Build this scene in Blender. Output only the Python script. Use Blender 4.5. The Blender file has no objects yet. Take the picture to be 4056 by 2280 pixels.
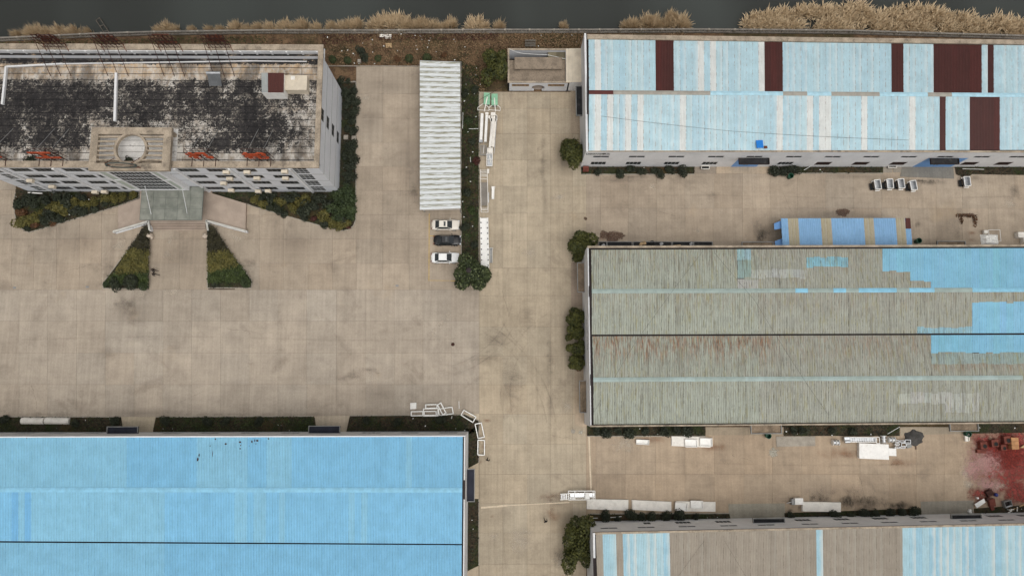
import bpy, math, random
import numpy as np
from mathutils import Vector, Matrix, noise as mnoise

random.seed(7); rng = np.random.default_rng(7)
scn = bpy.context.scene
col = scn.collection
R_ = math.radians

# ------------------------------------------------------------------ camera
F, CX, CY, HC = 2766.0, 2028.0, 1140.0, 118.0      # focal length and centre in photo pixels, drone height in metres
NX, NY = 2000.0, 1515.0                            # where straight down meets the picture
_d = Vector(((NX-CX)/F, -(NY-CY)/F, -1)).normalized()
_Z = -_d
_Y = (Vector((0, 1, 0)) - _Z*_Z.y).normalized()
_X = _Y.cross(_Z)
ROT = Matrix((_X, _Y, _Z))                         # camera axes -> world axes
cam = bpy.data.cameras.new('camera'); cam.sensor_width = 36; cam.lens = 36*F/4056
cam.clip_start = 1; cam.clip_end = 3000
camo = bpy.data.objects.new('camera', cam); col.objects.link(camo)
camo.matrix_world = Matrix.Translation((0, 0, HC)) @ ROT.to_4x4()
scn.camera = camo

# ------------------------------------------------------------------ overcast sky, soft sun, exposure
w = bpy.data.worlds.new('World'); scn.world = w; w.use_nodes = True
wn = w.node_tree.nodes; wl = w.node_tree.links
bg = wn['Background']; sky = wn.new('ShaderNodeTexSky'); sky.sky_type = 'NISHITA'; sky.sun_disc = False
sky.sun_elevation = R_(70); sky.sun_rotation = R_(150); sky.air_density = 1.0; sky.dust_density = 6.0; sky.ozone_density = 1.0
hs = wn.new('ShaderNodeHueSaturation'); hs.inputs['Saturation'].default_value = 0.1
wl.new(sky.outputs[0], hs.inputs['Color']); wl.new(hs.outputs[0], bg.inputs['Color'])
bg.inputs['Strength'].default_value = 0.115
sun = bpy.data.lights.new('sun', 'SUN'); sun.energy = 1.2; sun.angle = R_(70); sun.color = (1.0, 0.965, 0.91)
suno = bpy.data.objects.new('sun', sun); col.objects.link(suno)
suno.rotation_euler = (R_(20), 0, R_(180-150)); suno.location = (0, 0, 200)
vs = scn.view_settings; vs.view_transform = 'Standard'; vs.look = 'None'; vs.gamma = 1; vs.use_curve_mapping = False
vs.exposure = -0.22
scn.cycles.max_bounces = 6; scn.cycles.diffuse_bounces = 3; scn.cycles.glossy_bounces = 3
scn.cycles.transparent_max_bounces = 12; scn.cycles.transmission_bounces = 4
scn.cycles.use_denoising = True; scn.cycles.use_adaptive_sampling = True

# ------------------------------------------------------------------ helpers: photo pixel -> point at a known height
def G(px, py, z=0.0):
    c = ROT @ Vector(((px-CX)/F, -(py-CY)/F, -1))
    return c*((z-HC)/c.z) + Vector((0, 0, HC))
def crop(ox, oy, s=2.4133):
    return lambda x, y, z=0.0: G(ox+x/s, oy+y/s, z)
A1, A2, A3, A4 = (crop(x, 0) for x in (0, 1000, 2000, 3006))
B1, B2, B3, B4 = (crop(x, 560) for x in (0, 1000, 2000, 3006))
C1, C2, C3, C4 = (crop(x, 1120) for x in (0, 1000, 2000, 3006))
D1, D2, D3, D4 = (crop(x, 1680) for x in (0, 1000, 2000, 3006))
def S(r, g, b, k=1.0):
    f = lambda c: (c/255/12.92 if c/255 <= .04045 else ((c/255+.055)/1.055)**2.4)*k
    return (f(r), f(g), f(b))
_ones = 'first second third fourth fifth sixth seventh eighth ninth tenth eleventh twelfth thirteenth fourteenth fifteenth sixteenth seventeenth eighteenth nineteenth'.split()
def nth(i):
    i += 1
    if i < 20: return _ones[i-1]
    t, o = divmod(i, 10); tens = ['', '', 'twent', 'thirt', 'fort', 'fift', 'sixt', 'sevent', 'eight', 'ninet'][t]
    return tens+'ieth' if o == 0 else tens+'y-'+_ones[o-1]

ORG = {}
def org(o): return ORG.get(o.name, Vector((0, 0, 0))) if o else Vector((0, 0, 0))
def tag(o, label=None, cat=None, group=None, kind=None):
    if label: o['label'] = label
    if cat: o['category'] = cat
    if group: o['group'] = group
    if kind: o['kind'] = kind
    return o
def thing(name, label, cat, loc=(0, 0, 0), group=None):
    o = bpy.data.objects.new(name, None); col.objects.link(o); o.location = loc; o.empty_display_size = .3
    ORG[o.name] = Vector(loc)
    return tag(o, label, cat, group)
def link(name, me, parent=None, loc=None):
    o = bpy.data.objects.new(name, me); col.objects.link(o)
    if parent is not None: o.parent = parent; ORG[o.name] = org(parent)
    if loc is not None: o.location = loc
    return o
def dup(root, loc, rz=None, label=None, scale=None):
    def cp(o, par):
        c = o.copy(); col.objects.link(c); c.parent = par
        for ch in o.children: cp(ch, c)
        return c
    r = cp(root, None); r.location = loc
    if rz is not None: r.rotation_euler = (0, 0, rz)
    if scale: r.scale = scale
    if label: r['label'] = label
    return r

class MB:
    """collects shapes in world coordinates; build() links them as one mesh object"""
    def __init__(s): s.v = []; s.f = []
    def add(s, vs, fs):
        n = len(s.v); s.v += [tuple(p) for p in vs]; s.f += [tuple(i+n for i in q) for q in fs]; return s
    def quad(s, *p): return s.add(p, [tuple(range(len(p)))])
    def box(s, c, d, rz=0.0, tilt=None):
        hx, hy, hz = d[0]/2, d[1]/2, d[2]/2; ca, sa = math.cos(rz), math.sin(rz); vs = []
        for z in (-hz, hz):
            for x, y in ((-hx, -hy), (hx, -hy), (hx, hy), (-hx, hy)):
                p = Vector((x, y, z))
                if tilt is not None: p = tilt @ p
                vs.append((c[0]+p.x*ca-p.y*sa, c[1]+p.x*sa+p.y*ca, c[2]+p.z))
        return s.add(vs, [(3, 2, 1, 0), (4, 5, 6, 7), (0, 1, 5, 4), (1, 2, 6, 5), (2, 3, 7, 6), (3, 0, 4, 7)])
    def prism(s, poly, z0, z1, bottom=True):
        n = len(poly); a = sum(poly[i][0]*poly[(i+1) % n][1]-poly[(i+1) % n][0]*poly[i][1] for i in range(n))
        if a < 0: poly = poly[::-1]
        vs = [(p[0], p[1], z0) for p in poly]+[(p[0], p[1], z1) for p in poly]
        fs = [tuple(range(n, 2*n))]+[(i, (i+1) % n, n+(i+1) % n, n+i) for i in range(n)]
        if bottom: fs.append(tuple(range(n-1, -1, -1)))
        return s.add(vs, fs)
    def beam(s, p, q, w, h=None):
        h = h or w; p = Vector(p); q = Vector(q); d = (q-p)
        if d.length < 1e-6: return s
        d.normalize(); up = Vector((0, 0, 1)) if abs(d.z) < .95 else Vector((0, 1, 0))
        a = d.cross(up).normalized()*(w/2); b = a.cross(d).normalized()*(h/2)
        vs = [p-a-b, p+a-b, p+a+b, p-a+b, q-a-b, q+a-b, q+a+b, q-a+b]
        return s.add(vs, [(0, 1, 2, 3), (7, 6, 5, 4), (4, 5, 1, 0), (5, 6, 2, 1), (6, 7, 3, 2), (7, 4, 0, 3)])
    def tube(s, p, q, r, n=8, r2=None):
        p = Vector(p); q = Vector(q); d = (q-p).normalized(); up = Vector((0, 0, 1)) if abs(d.z) < .95 else Vector((1, 0, 0))
        a = d.cross(up).normalized(); b = a.cross(d); r2 = r if r2 is None else r2; vs = []
        for c, rr in ((p, r), (q, r2)):
            vs += [c+(a*math.cos(t)+b*math.sin(t))*rr for t in [2*math.pi*i/n for i in range(n)]]
        return s.add(vs, [(i, (i+1) % n, n+(i+1) % n, n+i) for i in range(n)]+[tuple(range(n-1, -1, -1)), tuple(range(n, 2*n))])
    def lathe(s, c, prof, n=16, cap=True):
        vs = []; c = Vector(c)
        for r, z in prof: vs += [(c.x+r*math.cos(2*math.pi*i/n), c.y+r*math.sin(2*math.pi*i/n), c.z+z) for i in range(n)]
        m = len(prof); fs = [(k*n+i, k*n+(i+1) % n, (k+1)*n+(i+1) % n, (k+1)*n+i) for k in range(m-1) for i in range(n)]
        if cap: fs += [tuple(range(n-1, -1, -1)), tuple(range((m-1)*n, m*n))]
        return s.add(vs, fs)
    def frame(s, pts, w, h=None):
        n = len(pts); h = h or w
        for i in range(n): s.beam(pts[i], pts[(i+1) % n], w, h)
        return s
    def build(s, name, mat, parent=None, smooth=False, loc=None, uv=None):
        o0 = Vector(loc) if loc is not None else org(parent)
        me = bpy.data.meshes.new(name)
        vv = np.array(s.v, dtype=float)-np.array(o0) if s.v else np.zeros((0, 3))
        me.from_pydata([tuple(q) for q in vv], [], s.f)
        for m_ in (mat if isinstance(mat, (list, tuple)) else [mat]): me.materials.append(m_)
        if smooth: me.polygons.foreach_set('use_smooth', [True]*len(me.polygons))
        o = link(name, me, parent)
        if parent is None: o.location = o0; ORG[o.name] = o0
        return o

# ------------------------------------------------------------------ materials
class NT:
    def __init__(s, name):
        s.m = bpy.data.materials.new(name); s.m.use_nodes = True; s.t = s.m.node_tree; s.n = s.t.nodes; s.l = s.t.links
        s.b = s.n['Principled BSDF']; s.pos = s.n.new('ShaderNodeNewGeometry')
    def node(s, t, **k):
        o = s.n.new(t)
        for a, v in k.items(): setattr(o, a, v)
        return o
    def put(s, sock, v):
        if hasattr(v, 'is_output') or hasattr(v, 'links'): s.l.new(v, sock)
        else:
            if isinstance(v, (tuple, list)) and len(v) == 3 and sock.type == 'RGBA': v = (*v, 1)
            sock.default_value = v
    def math(s, op, a, b=0.0, c=None, clamp=False):
        o = s.node('ShaderNodeMath', operation=op, use_clamp=clamp); s.put(o.inputs[0], a); s.put(o.inputs[1], b)
        if c is not None: s.put(o.inputs[2], c)
        return o.outputs[0]
    def scale(s, v, k):
        o = s.node('ShaderNodeVectorMath', operation='MULTIPLY'); s.put(o.inputs[0], v); o.inputs[1].default_value = k if isinstance(k, (tuple, list)) else (k, k, k)
        return o.outputs[0]
    def noise(s, sc, detail=4, rough=.55, vec=None, dist=0.0):
        o = s.node('ShaderNodeTexNoise'); o.inputs['Scale'].default_value = sc; o.inputs['Detail'].default_value = detail
        o.inputs['Roughness'].default_value = rough; o.inputs['Distortion'].default_value = dist
        s.put(o.inputs['Vector'], vec if vec is not None else s.pos.outputs['Position']); return o.outputs['Fac']
    def ramp(s, v, a, b, lo=0.0, hi=1.0, smooth=True):
        o = s.node('ShaderNodeMapRange', interpolation_type='SMOOTHSTEP' if smooth else 'LINEAR'); s.put(o.inputs[0], v)
        for i, x in enumerate((a, b, lo, hi)): s.put(o.inputs[1+i], x)
        return o.outputs[0]
    def mix(s, f, a, b, mode='MIX'):
        o = s.node('ShaderNodeMix', data_type='RGBA', blend_type=mode); s.put(o.inputs[0], f); s.put(o.inputs[6], a); s.put(o.inputs[7], b); return o.outputs[2]
    def objcol(s):
        o = s.node('ShaderNodeObjectInfo'); return o.outputs['Color'], o.outputs['Alpha'], o.outputs['Random']
    def xyz(s, v=None):
        o = s.node('ShaderNodeSeparateXYZ'); s.put(o.inputs[0], v if v is not None else s.pos.outputs['Position']); return o.outputs
    def bump(s, h, strength=.3, dist=.02):
        o = s.node('ShaderNodeBump'); o.inputs['Strength'].default_value = strength; o.inputs['Distance'].default_value = dist; s.put(o.inputs['Height'], h)
        s.l.new(o.outputs[0], s.b.inputs['Normal'])
    def done(s, color, rough=.85, metal=0.0, spec=.3):
        s.put(s.b.inputs['Base Color'], color); s.put(s.b.inputs['Roughness'], rough); s.b.inputs['Metallic'].default_value = metal
        s.b.inputs['Specular IOR Level'].default_value = spec; return s.m
def M(name, c=None, rough=.8, var=.22, sc=.8, fine=.12, metal=0.0, spec=.3, dirt=None, dirtamt=.35, dsc=.6):
    """painted / mineral surface: object colour or a fixed one, broken by two noises, dirt patches"""
    t = NT(name); n = t.noise(sc, 5); f = t.noise(sc*9, 3)
    k = t.math('ADD', t.ramp(n, .3, .7, 1-var, 1+var), t.ramp(f, .25, .75, -fine, fine))
    base = (*c, 1) if c else t.objcol()[0]
    colr = t.mix(1.0, base, k, 'MULTIPLY')
    if dirt:
        d = t.ramp(t.noise(dsc, 8, .68), .52, .72); colr = t.mix(t.math('MULTIPLY', d, dirtamt), colr, (*dirt, 1))
    return t.done(colr, rough, metal, spec)

MT = {}
MT['wall'] = M('white_wall_paint', S(222, 222, 222), .85, .05, .35, .04, dirt=S(120, 118, 112), dirtamt=.18, dsc=.25)
MT['wall_cool'] = M('grey_white_wall_tiles', S(216, 218, 222), .7, .04, .4, .03, dirt=S(130, 130, 128), dirtamt=.12, dsc=.2)
MT['tan'] = M('weathered_tan_render', S(164, 150, 132), .9, .25, .6, .18, dirt=S(88, 80, 72), dirtamt=.75, dsc=.7)
MT['gutter'] = M('dark_gutter', S(50, 43, 43), .8, .2, .6, .1)
MT['black'] = M('black_bitumen', S(40, 40, 42), .8, .25, .8, .2, dirt=S(110, 106, 100), dirtamt=.3, dsc=1.2)
MT['rubber'] = M('dark_rubber', S(26, 26, 27), .7, .1)
MT['glass'] = M('dark_window_glass', S(34, 37, 38), .4, .4, .5, .05, spec=.12)
MT['carglass'] = M('car_glass', S(46, 50, 52), .08, .1, 1, .02, spec=.7)
MT['bright'] = M('bright_white_steel', S(246, 245, 240), .5, .03)
MT['frame'] = M('white_window_frame', S(205, 206, 206), .6, .05)
MT['greyframe'] = M('grey_metal_frame', S(140, 140, 138), .5, .15, 1)
MT['white'] = M('white_painted_steel', S(240, 238, 233), .55, .05, 1.2, .04, dirt=S(150, 130, 110), dirtamt=.25, dsc=1.4)
MT['cream'] = M('dirty_white_panel', S(232, 227, 218), .6, .08, 1.0, .05, dirt=S(160, 144, 124), dirtamt=.25, dsc=1.1)
MT['steel'] = M('stainless_steel', S(190, 192, 194), .3, .15, 1.5, .05, metal=.7)
MT['rust'] = M('rusty_steel', S(104, 58, 40), .9, .35, 2, .25)
MT['rustdark'] = M('dark_rusty_steel', S(66, 42, 36), .9, .3, 2, .2)
MT['redsign'] = M('faded_red_paint', S(176, 76, 44), .7, .12, 1.2, .06)
MT['wood'] = M('pale_wood', S(186, 158, 120), .85, .2, 2, .15)
MT['greywood'] = M('weathered_grey_wood', S(96, 90, 82), .9, .25, 2, .2)
MT['green'] = M('mint_green_paint', S(142, 192, 158), .5, .1, 1.5, .05)
MT['bin'] = M('green_plastic', S(30, 78, 58), .5, .15)
MT['stone'] = M('pale_boulder', S(190, 176, 160), .9, .2, 1.5, .15)
MT['beige'] = M('beige_paint', S(212, 200, 180), .7, .08, .8, .05, dirt=S(150, 130, 105), dirtamt=.25)
MT['tile'] = M('pink_brown_porch_tiles', S(168, 152, 138), .8, .1, .6, .06)
MT['kerb'] = M('concrete_kerb', S(158, 150, 138), .9, .15, .7, .1)
MT['bark'] = M('bark', S(84, 72, 60), .95, .3, 3, .2)
MT['blue'] = M('blue_door_paint', S(112, 158, 212), .5, .08, .6, .04)
MT['bluetarp'] = M('bright_blue_plastic', S(24, 120, 205), .5, .1)
MT['cloth'] = M('black_clothing', S(22, 23, 26), .9, .2, 4, .1)
MT['skin'] = M('skin', S(200, 160, 135), .6, .05)
MT['hair'] = M('black_hair', S(20, 18, 18), .6, .1)
MT['brick'] = M('orange_packing', S(178, 132, 92), .8, .15, 1.5)
MT['redoxide'] = M('red_oxide_casting', S(112, 62, 52), .85, .25, 1.5, .15)
MT['pipe'] = M('white_plastic_pipe', S(214, 214, 210), .5, .04)
MT['litter'] = M('white_litter', S(238, 238, 234), .7, .1, 3)
MT['yellow'] = M('worn_yellow_paint', S(196, 164, 92), .8, .2, 2, .2)
MT['object'] = M('object_coloured_paint', None, .6, .1, 1.0, .06)
# ------------------------------------------------------------------ ground, water, yard
RN = np.array([list(r) for r in ROT])
def npG(px, py, z):
    c = np.stack([(px-CX)/F, -(py-CY)/F, -np.ones_like(px)], -1) @ RN.T
    return c*((z-HC)/c[:, 2])[:, None]+np.array([0, 0, HC])
def inpoly(x, y, poly):
    r = np.zeros(len(x), bool); n = len(poly)
    for i in range(n):
        (x1, y1), (x2, y2) = poly[i], poly[(i+1) % n]
        if y1 == y2: continue
        c = ((y1 > y) != (y2 > y)) & (x < (x2-x1)*(y-y1)/(y2-y1)+x1); r ^= c
    return r
def sample(poly, n):
    p = np.array(poly); lo, hi = p.min(0), p.max(0); X = []; Y = []; k = 0
    while k < n:
        x = rng.uniform(lo[0], hi[0], n*2); y = rng.uniform(lo[1], hi[1], n*2); m = inpoly(x, y, poly)
        X.append(x[m]); Y.append(y[m]); k += int(m.sum())
        if k == 0: break
    return np.concatenate(X)[:n], np.concatenate(Y)[:n]
def area_m2(poly):
    q = [G(*p) for p in poly]; n = len(q)
    return abs(sum(q[i].x*q[(i+1) % n].y-q[(i+1) % n].x*q[i].y for i in range(n)))/2
def np_mesh(name, verts, faces_n, mat, smooth=False):
    """verts (k*n,3) as n-gons in order"""
    me = bpy.data.meshes.new(name); nv = len(verts); nf = nv//faces_n
    me.vertices.add(nv); me.vertices.foreach_set('co', np.ascontiguousarray(verts, dtype=np.float32).ravel())
    me.loops.add(nv); me.loops.foreach_set('vertex_index', np.arange(nv, dtype=np.int32))
    me.polygons.add(nf); me.polygons.foreach_set('loop_start', np.arange(0, nv, faces_n, dtype=np.int32)); me.polygons.foreach_set('loop_total', np.full(nf, faces_n, np.int32))
    me.update(); me.validate(); me.materials.append(mat); return me
def leaf_quads(c, nrm, size, aspect=.6):
    """diamond leaves: centres (n,3), rough normals (n,3), sizes (n,)"""
    n = len(c); nrm = nrm+rng.normal(0, .55, (n, 3)); nrm /= np.linalg.norm(nrm, axis=1)[:, None]+1e-9
    t = rng.normal(0, 1, (n, 3)); a = np.cross(nrm, t); a /= np.linalg.norm(a, axis=1)[:, None]+1e-9; b = np.cross(nrm, a)
    a *= size[:, None]; b *= (size*aspect)[:, None]
    return np.stack([c-a, c-b+a*.15, c+a, c+b+a*.15], 1).reshape(-1, 3)

def leafmat(name, c1, c2, c3=None, sc=.9):
    t = NT(name); isl = t.pos.outputs['Random Per Island']; n = t.ramp(t.noise(sc, 3), .35, .65)
    k = t.math('ADD', t.math('MULTIPLY', isl, .6), t.math('MULTIPLY', n, .4))
    cc = t.mix(k, (*c1, 1), (*c2, 1))
    if c3: cc = t.mix(t.ramp(isl, .86, .9), cc, (*c3, 1))
    m = t.done(cc, .6, 0, .25); return m
LEAF = {
    'dark': leafmat('dark_evergreen_leaves', S(33, 38, 31), S(64, 69, 52)),
    'deep': leafmat('deep_green_leaves', S(36, 47, 30), S(76, 88, 54)),
    'olive': leafmat('olive_yellow_leaves', S(66, 66, 36), S(116, 108, 58)),
    'green': leafmat('grass_green_leaves', S(38, 48, 26), S(78, 90, 48)),
    'rust': leafmat('reddish_brown_leaves', S(64, 46, 34), S(118, 84, 56)),
    'tree': leafmat('glossy_tree_leaves', S(26, 34, 22), S(70, 80, 46), S(104, 112, 76)),
    'bush': leafmat('bushy_tree_leaves', S(38, 46, 26), S(92, 92, 44)),
    'reed': leafmat('dry_reed_blades', S(176, 152, 120), S(222, 200, 166)),
    'dry': leafmat('dry_grass_blades', S(96, 76, 56), S(158, 130, 98)),
    'weed': leafmat('mixed_weeds', S(44, 46, 32), S(100, 92, 62)),
    'umber': leafmat('umber_hedge_leaves', S(36, 35, 27), S(68, 64, 44)),
    'wine': leafmat('dark_wine_leaves', S(52, 34, 32), S(92, 56, 48)),
}
t = NT('soil_and_dry_grass')
n1 = t.noise(.09, 6, .6); n2 = t.noise(.6, 8, .7); n3 = t.noise(5, 4)
c = t.mix(t.ramp(n2, .35, .68), (*S(88, 70, 56), 1), (*S(132, 107, 82), 1))
c = t.mix(t.math('MULTIPLY', t.ramp(n1, .48, .62), .7), c, (*S(62, 62, 42), 1))
c = t.mix(1.0, c, t.ramp(n3, .25, .75, .72, 1.25), 'MULTIPLY'); t.bump(n3, .5, .05)
MT['soil'] = t.done(c, .95, 0, .1)
t = NT('dark_bed_soil')
n1 = t.noise(.35, 6, .65); n2 = t.noise(2.5, 6, .7); n3 = t.noise(.12, 3)
c = t.mix(t.ramp(n2, .35, .7), (*S(46, 42, 36), 1), (*S(84, 74, 60), 1))
c = t.mix(t.math('MULTIPLY', t.ramp(n1, .45, .62), .75), c, (*S(50, 60, 34), 1)); c = t.mix(t.math('MULTIPLY', t.ramp(n3, .52, .66), .5), c, (*S(92, 72, 52), 1))
t.bump(n2, .6, .06); MT['bedsoil'] = t.done(c, .95, 0, .1)
t = NT('yard_concrete')
oc, oa, orn = t.objcol()
n1 = t.noise(.05, 4, .6); n2 = t.noise(.35, 8, .68); n3 = t.noise(3.5, 6, .65); n4 = t.noise(14, 3)
st = t.noise(1.0, 5, .6, t.scale(t.pos.outputs['Position'], (2.3, .06, 1)))
se = t.noise(1.0, 5, .6, t.scale(t.pos.outputs['Position'], (.07, 1.3, 1)))
k = t.math('ADD', t.ramp(n1, .3, .7, .9, 1.08), t.ramp(n2, .3, .7, -.11, .1)); k = t.math('ADD', k, t.ramp(n3, .25, .75, -.08, .07))
k = t.math('ADD', k, t.ramp(n4, .25, .75, -.05, .05)); k = t.math('ADD', k, t.ramp(st, .3, .75, -.07, .08)); k = t.math('ADD', k, t.ramp(se, .3, .75, -.035, .035))
c = t.mix(1.0, oc, k, 'MULTIPLY')
c = t.mix(t.math('MULTIPLY', t.ramp(t.noise(.16, 9, .72, None, .6), .53, .7), .42), c, (*S(118, 106, 94), 1))
c = t.mix(t.math('MULTIPLY', t.ramp(t.noise(.5, 10, .75), .58, .7), .3), c, (*S(104, 96, 88), 1))
c = t.mix(t.math('MULTIPLY', t.ramp(t.noise(.11, 6, .6), .6, .75), .3), c, (*S(176, 152, 120), 1))
t.bump(n3, .25, .01); MT['concrete'] = t.done(c, .9, 0, .25)
MT['joint_and_shade'] = M('joint_dirt_and_riser_shade', S(96, 84, 72), .95, .2)
t = NT('pond_water'); n1 = t.noise(.03, 3, .5, t.scale(t.pos.outputs['Position'], (1, .35, 1))); n2 = t.noise(1.6, 3)
c = t.mix(t.ramp(n1, .35, .7), (*S(52, 54, 51), 1), (*S(68, 72, 69), 1)); t.bump(n2, .08, .02); MT['water'] = t.done(c, .22, 0, .35)

BANK = [(-700, 205), (-150, 172), (0, 160), (414, 141), (622, 135), (1050, 129), (1500, 129), (2000, 127), (2290, 127), (2700, 125), (3006, 127), (3360, 130), (3630, 139), (4056, 151), (4800, 182)]
bank = [G(*p) for p in BANK]
mb = MB(); pts = [(-600, bank[0].y-2, 0)]+[tuple(p) for p in bank]+[(600, bank[-1].y-2, 0)]
for a, b in zip(pts, pts[1:]):
    mb.quad((a[0], -500, -.14), (b[0], -500, -.14), (b[0], b[1], -.14), (a[0], a[1], -.14))
    mb.quad((a[0], a[1], -.14), (b[0], b[1], -.14), (b[0], b[1], -3), (a[0], a[1], -3))
tag(mb.build('ground', MT['soil']), kind='structure')
mb = MB(); mb.quad((-600, 30, -1.3), (600, 30, -1.3), (600, 700, -1.3), (-600, 700, -1.3)); tag(mb.build('water', MT['water']), kind='structure')

BEDS = {
 'west': [(62, 764), (55, 800), (62, 860), (72, 895), (100, 914), (116, 921), (468, 817), (552, 784), (552, 750), (62, 750)],
 'east': [(838, 752), (838, 765), (974, 806), (1000, 817), (1290, 900), (1352, 914), (1381, 910), (1402, 893), (1410, 868), (1411, 326), (1336, 326), (1336, 752)],
 'tri_l': [(576, 894), (592, 914), (585, 1144), (410, 1142), (408, 1122), (510, 985)],
 'tri_r': [(822, 890), (822, 1140), (996, 1140), (999, 1112), (912, 995), (850, 906)],
 'strip': [(1826, 250), (1898, 262), (1897, 1108), (1827, 1108)],
 'nwh': [(2302, 640), (2302, 690), (2750, 690), (2750, 640)],
 'nwh2': [(3046, 640), (3054, 686), (3497, 686), (3497, 640)],
 'nwh3': [(3778, 640), (3786, 690), (3830, 706), (3850, 690), (4200, 696), (4200, 640)],
 'mws': [(2325, 1660), (2325, 1725), (2794, 1725), (2794, 1660)],
 'mws2': [(3104, 1660), (3104, 1725), (3563, 1725), (3563, 1660)],
 'mwr': [(3830, 1660), (3830, 1716), (4200, 1710), (4200, 1660)],
  'wlw': [(-60, 1649), (-60, 1725), (488, 1725), (478, 1650)],
 'wlm': [(619, 1650), (604, 1725), (1254, 1725), (1243, 1647)],
 'wle': [(1387, 1645), (1370, 1725), (1850, 1725), (1899, 1700), (1897, 1665), (1842, 1641)],
 'wles': [(1840, 1695), (1897, 1695), (1897, 1830), (1840, 1858)],
 'wles2': [(1840, 1975), (1897, 1975), (1897, 2236), (1840, 2265)],
 'lrn': [(2335, 2034), (2318, 2100), (2905, 2100), (2888, 2032)],
 'lrn2': [(3106, 2030), (3114, 2100), (3655, 2090), (3646, 2012)],
 'lre': [(3858, 2012), (3858, 2070), (4200, 2060), (4200, 1990)],
}
YARD = [(-120, 560), (62, 560), (62, 752), (1411, 752), (1411, 262), (1826, 262), (1826, 1112), (1898, 1112), (1898, 364), (2280, 364), (2280, 664), (4300, 664), (4300, 1000), (2330, 1000), (2330, 1690), (4300, 1690), (4300, 2070), (2330, 2070), (2330, 2500), (1850, 2500), (1850, 1700), (-120, 1700)]
mb = MB(); mb.add([G(*p, -.05) for p in YARD], [tuple(range(len(YARD)-1, -1, -1))])
yard = tag(mb.build('concrete_yard', MT['joint_and_shade']), kind='structure')
def in_bed(x, y):
    return any(inpoly(np.array([x]), np.array([y], float), BEDS[b])[0] for b in BEDS)
def slab(x0, x1, y0, y1, tint):
    q = [G(x0, y1), G(x1, y1), G(x1, y0), G(x0, y0)]; g = .011
    q = [Vector((q[0].x+g, q[0].y+g, 0)), Vector((q[1].x-g, q[1].y+g, 0)), Vector((q[2].x-g, q[2].y-g, 0)), Vector((q[3].x+g, q[3].y-g, 0))]
    c = sum(q, Vector())/4; m = MB(); m.prism([(p.x, p.y) for p in q], -.15, random.uniform(-.004, .004), False)
    o = m.build('slab', MT['concrete'], yard); k = random.gauss(1, .024) if random.random() > .1 else random.choice((.9, .93, 1.07, 1.1)); h = random.gauss(0, .008)
    o.color = (tint[0]*k*(1+h), tint[1]*k, tint[2]*k*(1-h), 1)
def grid(cols, rows, tint, skip=lambda x, y: False, xl=None):
    for y0, y1 in zip(rows, rows[1:]):
        for x0, x1 in zip(cols, cols[1:]):
            cs = [(x0*(1-a)+x1*a, y0*(1-b)+y1*b) for a in (.08, .5, .92) for b in (.08, .5, .92)]
            vis = [p for p in cs if -20 < p[0] < 4076 and -20 < p[1] < 2300 and not in_bed(*p) and not skip(*p)]
            if vis: slab(x0, x1, y0, y1, tint)
inwh = lambda x, y: x > 2322 and (y < 660 or 990 < y < 1690 or y > 2062)
grid([-40, 75, 189, 303, 417, 531, 645, 759, 873, 987, 1101, 1215, 1333, 1449, 1561, 1675, 1787, 1898], [1147, 1271, 1397, 1522, 1652], S(170, 158, 143))
grid([1411, 1516, 1620, 1700, 1826], [262, 372, 468, 564, 659, 755, 850, 947, 1043, 1147], S(166, 152, 135))
grid([-50, 45, 133, 224, 315, 402, 496, 590, 711, 825, 930, 1027, 1122, 1220, 1317, 1411], [752, 850, 947, 1043, 1147], S(165, 151, 134), lambda x, y: 480 < x < 970 and y < 905)
grid([-120, 62], [560, 660, 752], S(165, 152, 136)); grid([1826, 1898], [1112, 1147], S(160, 146, 130))
grid([1898, 1992, 2088, 2180, 2268, 2322], [364, 430, 530, 634, 738, 845, 953, 1061, 1170, 1294, 1410, 1523, 1639, 1757, 1877, 1993, 2109, 2232, 2350], S(175, 161, 140), lambda x, y: inwh(x, y))
grid([2322, 2379, 2489, 2601, 2713, 2828, 2941, 3050, 3160, 3271, 3381, 3492, 3601, 3710, 3812, 3915, 4020, 4130], [664, 825, 990], S(168, 153, 135))
grid([2322, 2361, 2477, 2597, 2713, 2829, 2947, 3060, 3176, 3292, 3406, 3522, 3630, 3740, 3850, 3960, 4070, 4150], [1690, 1877, 2062], S(169, 151, 130))
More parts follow.
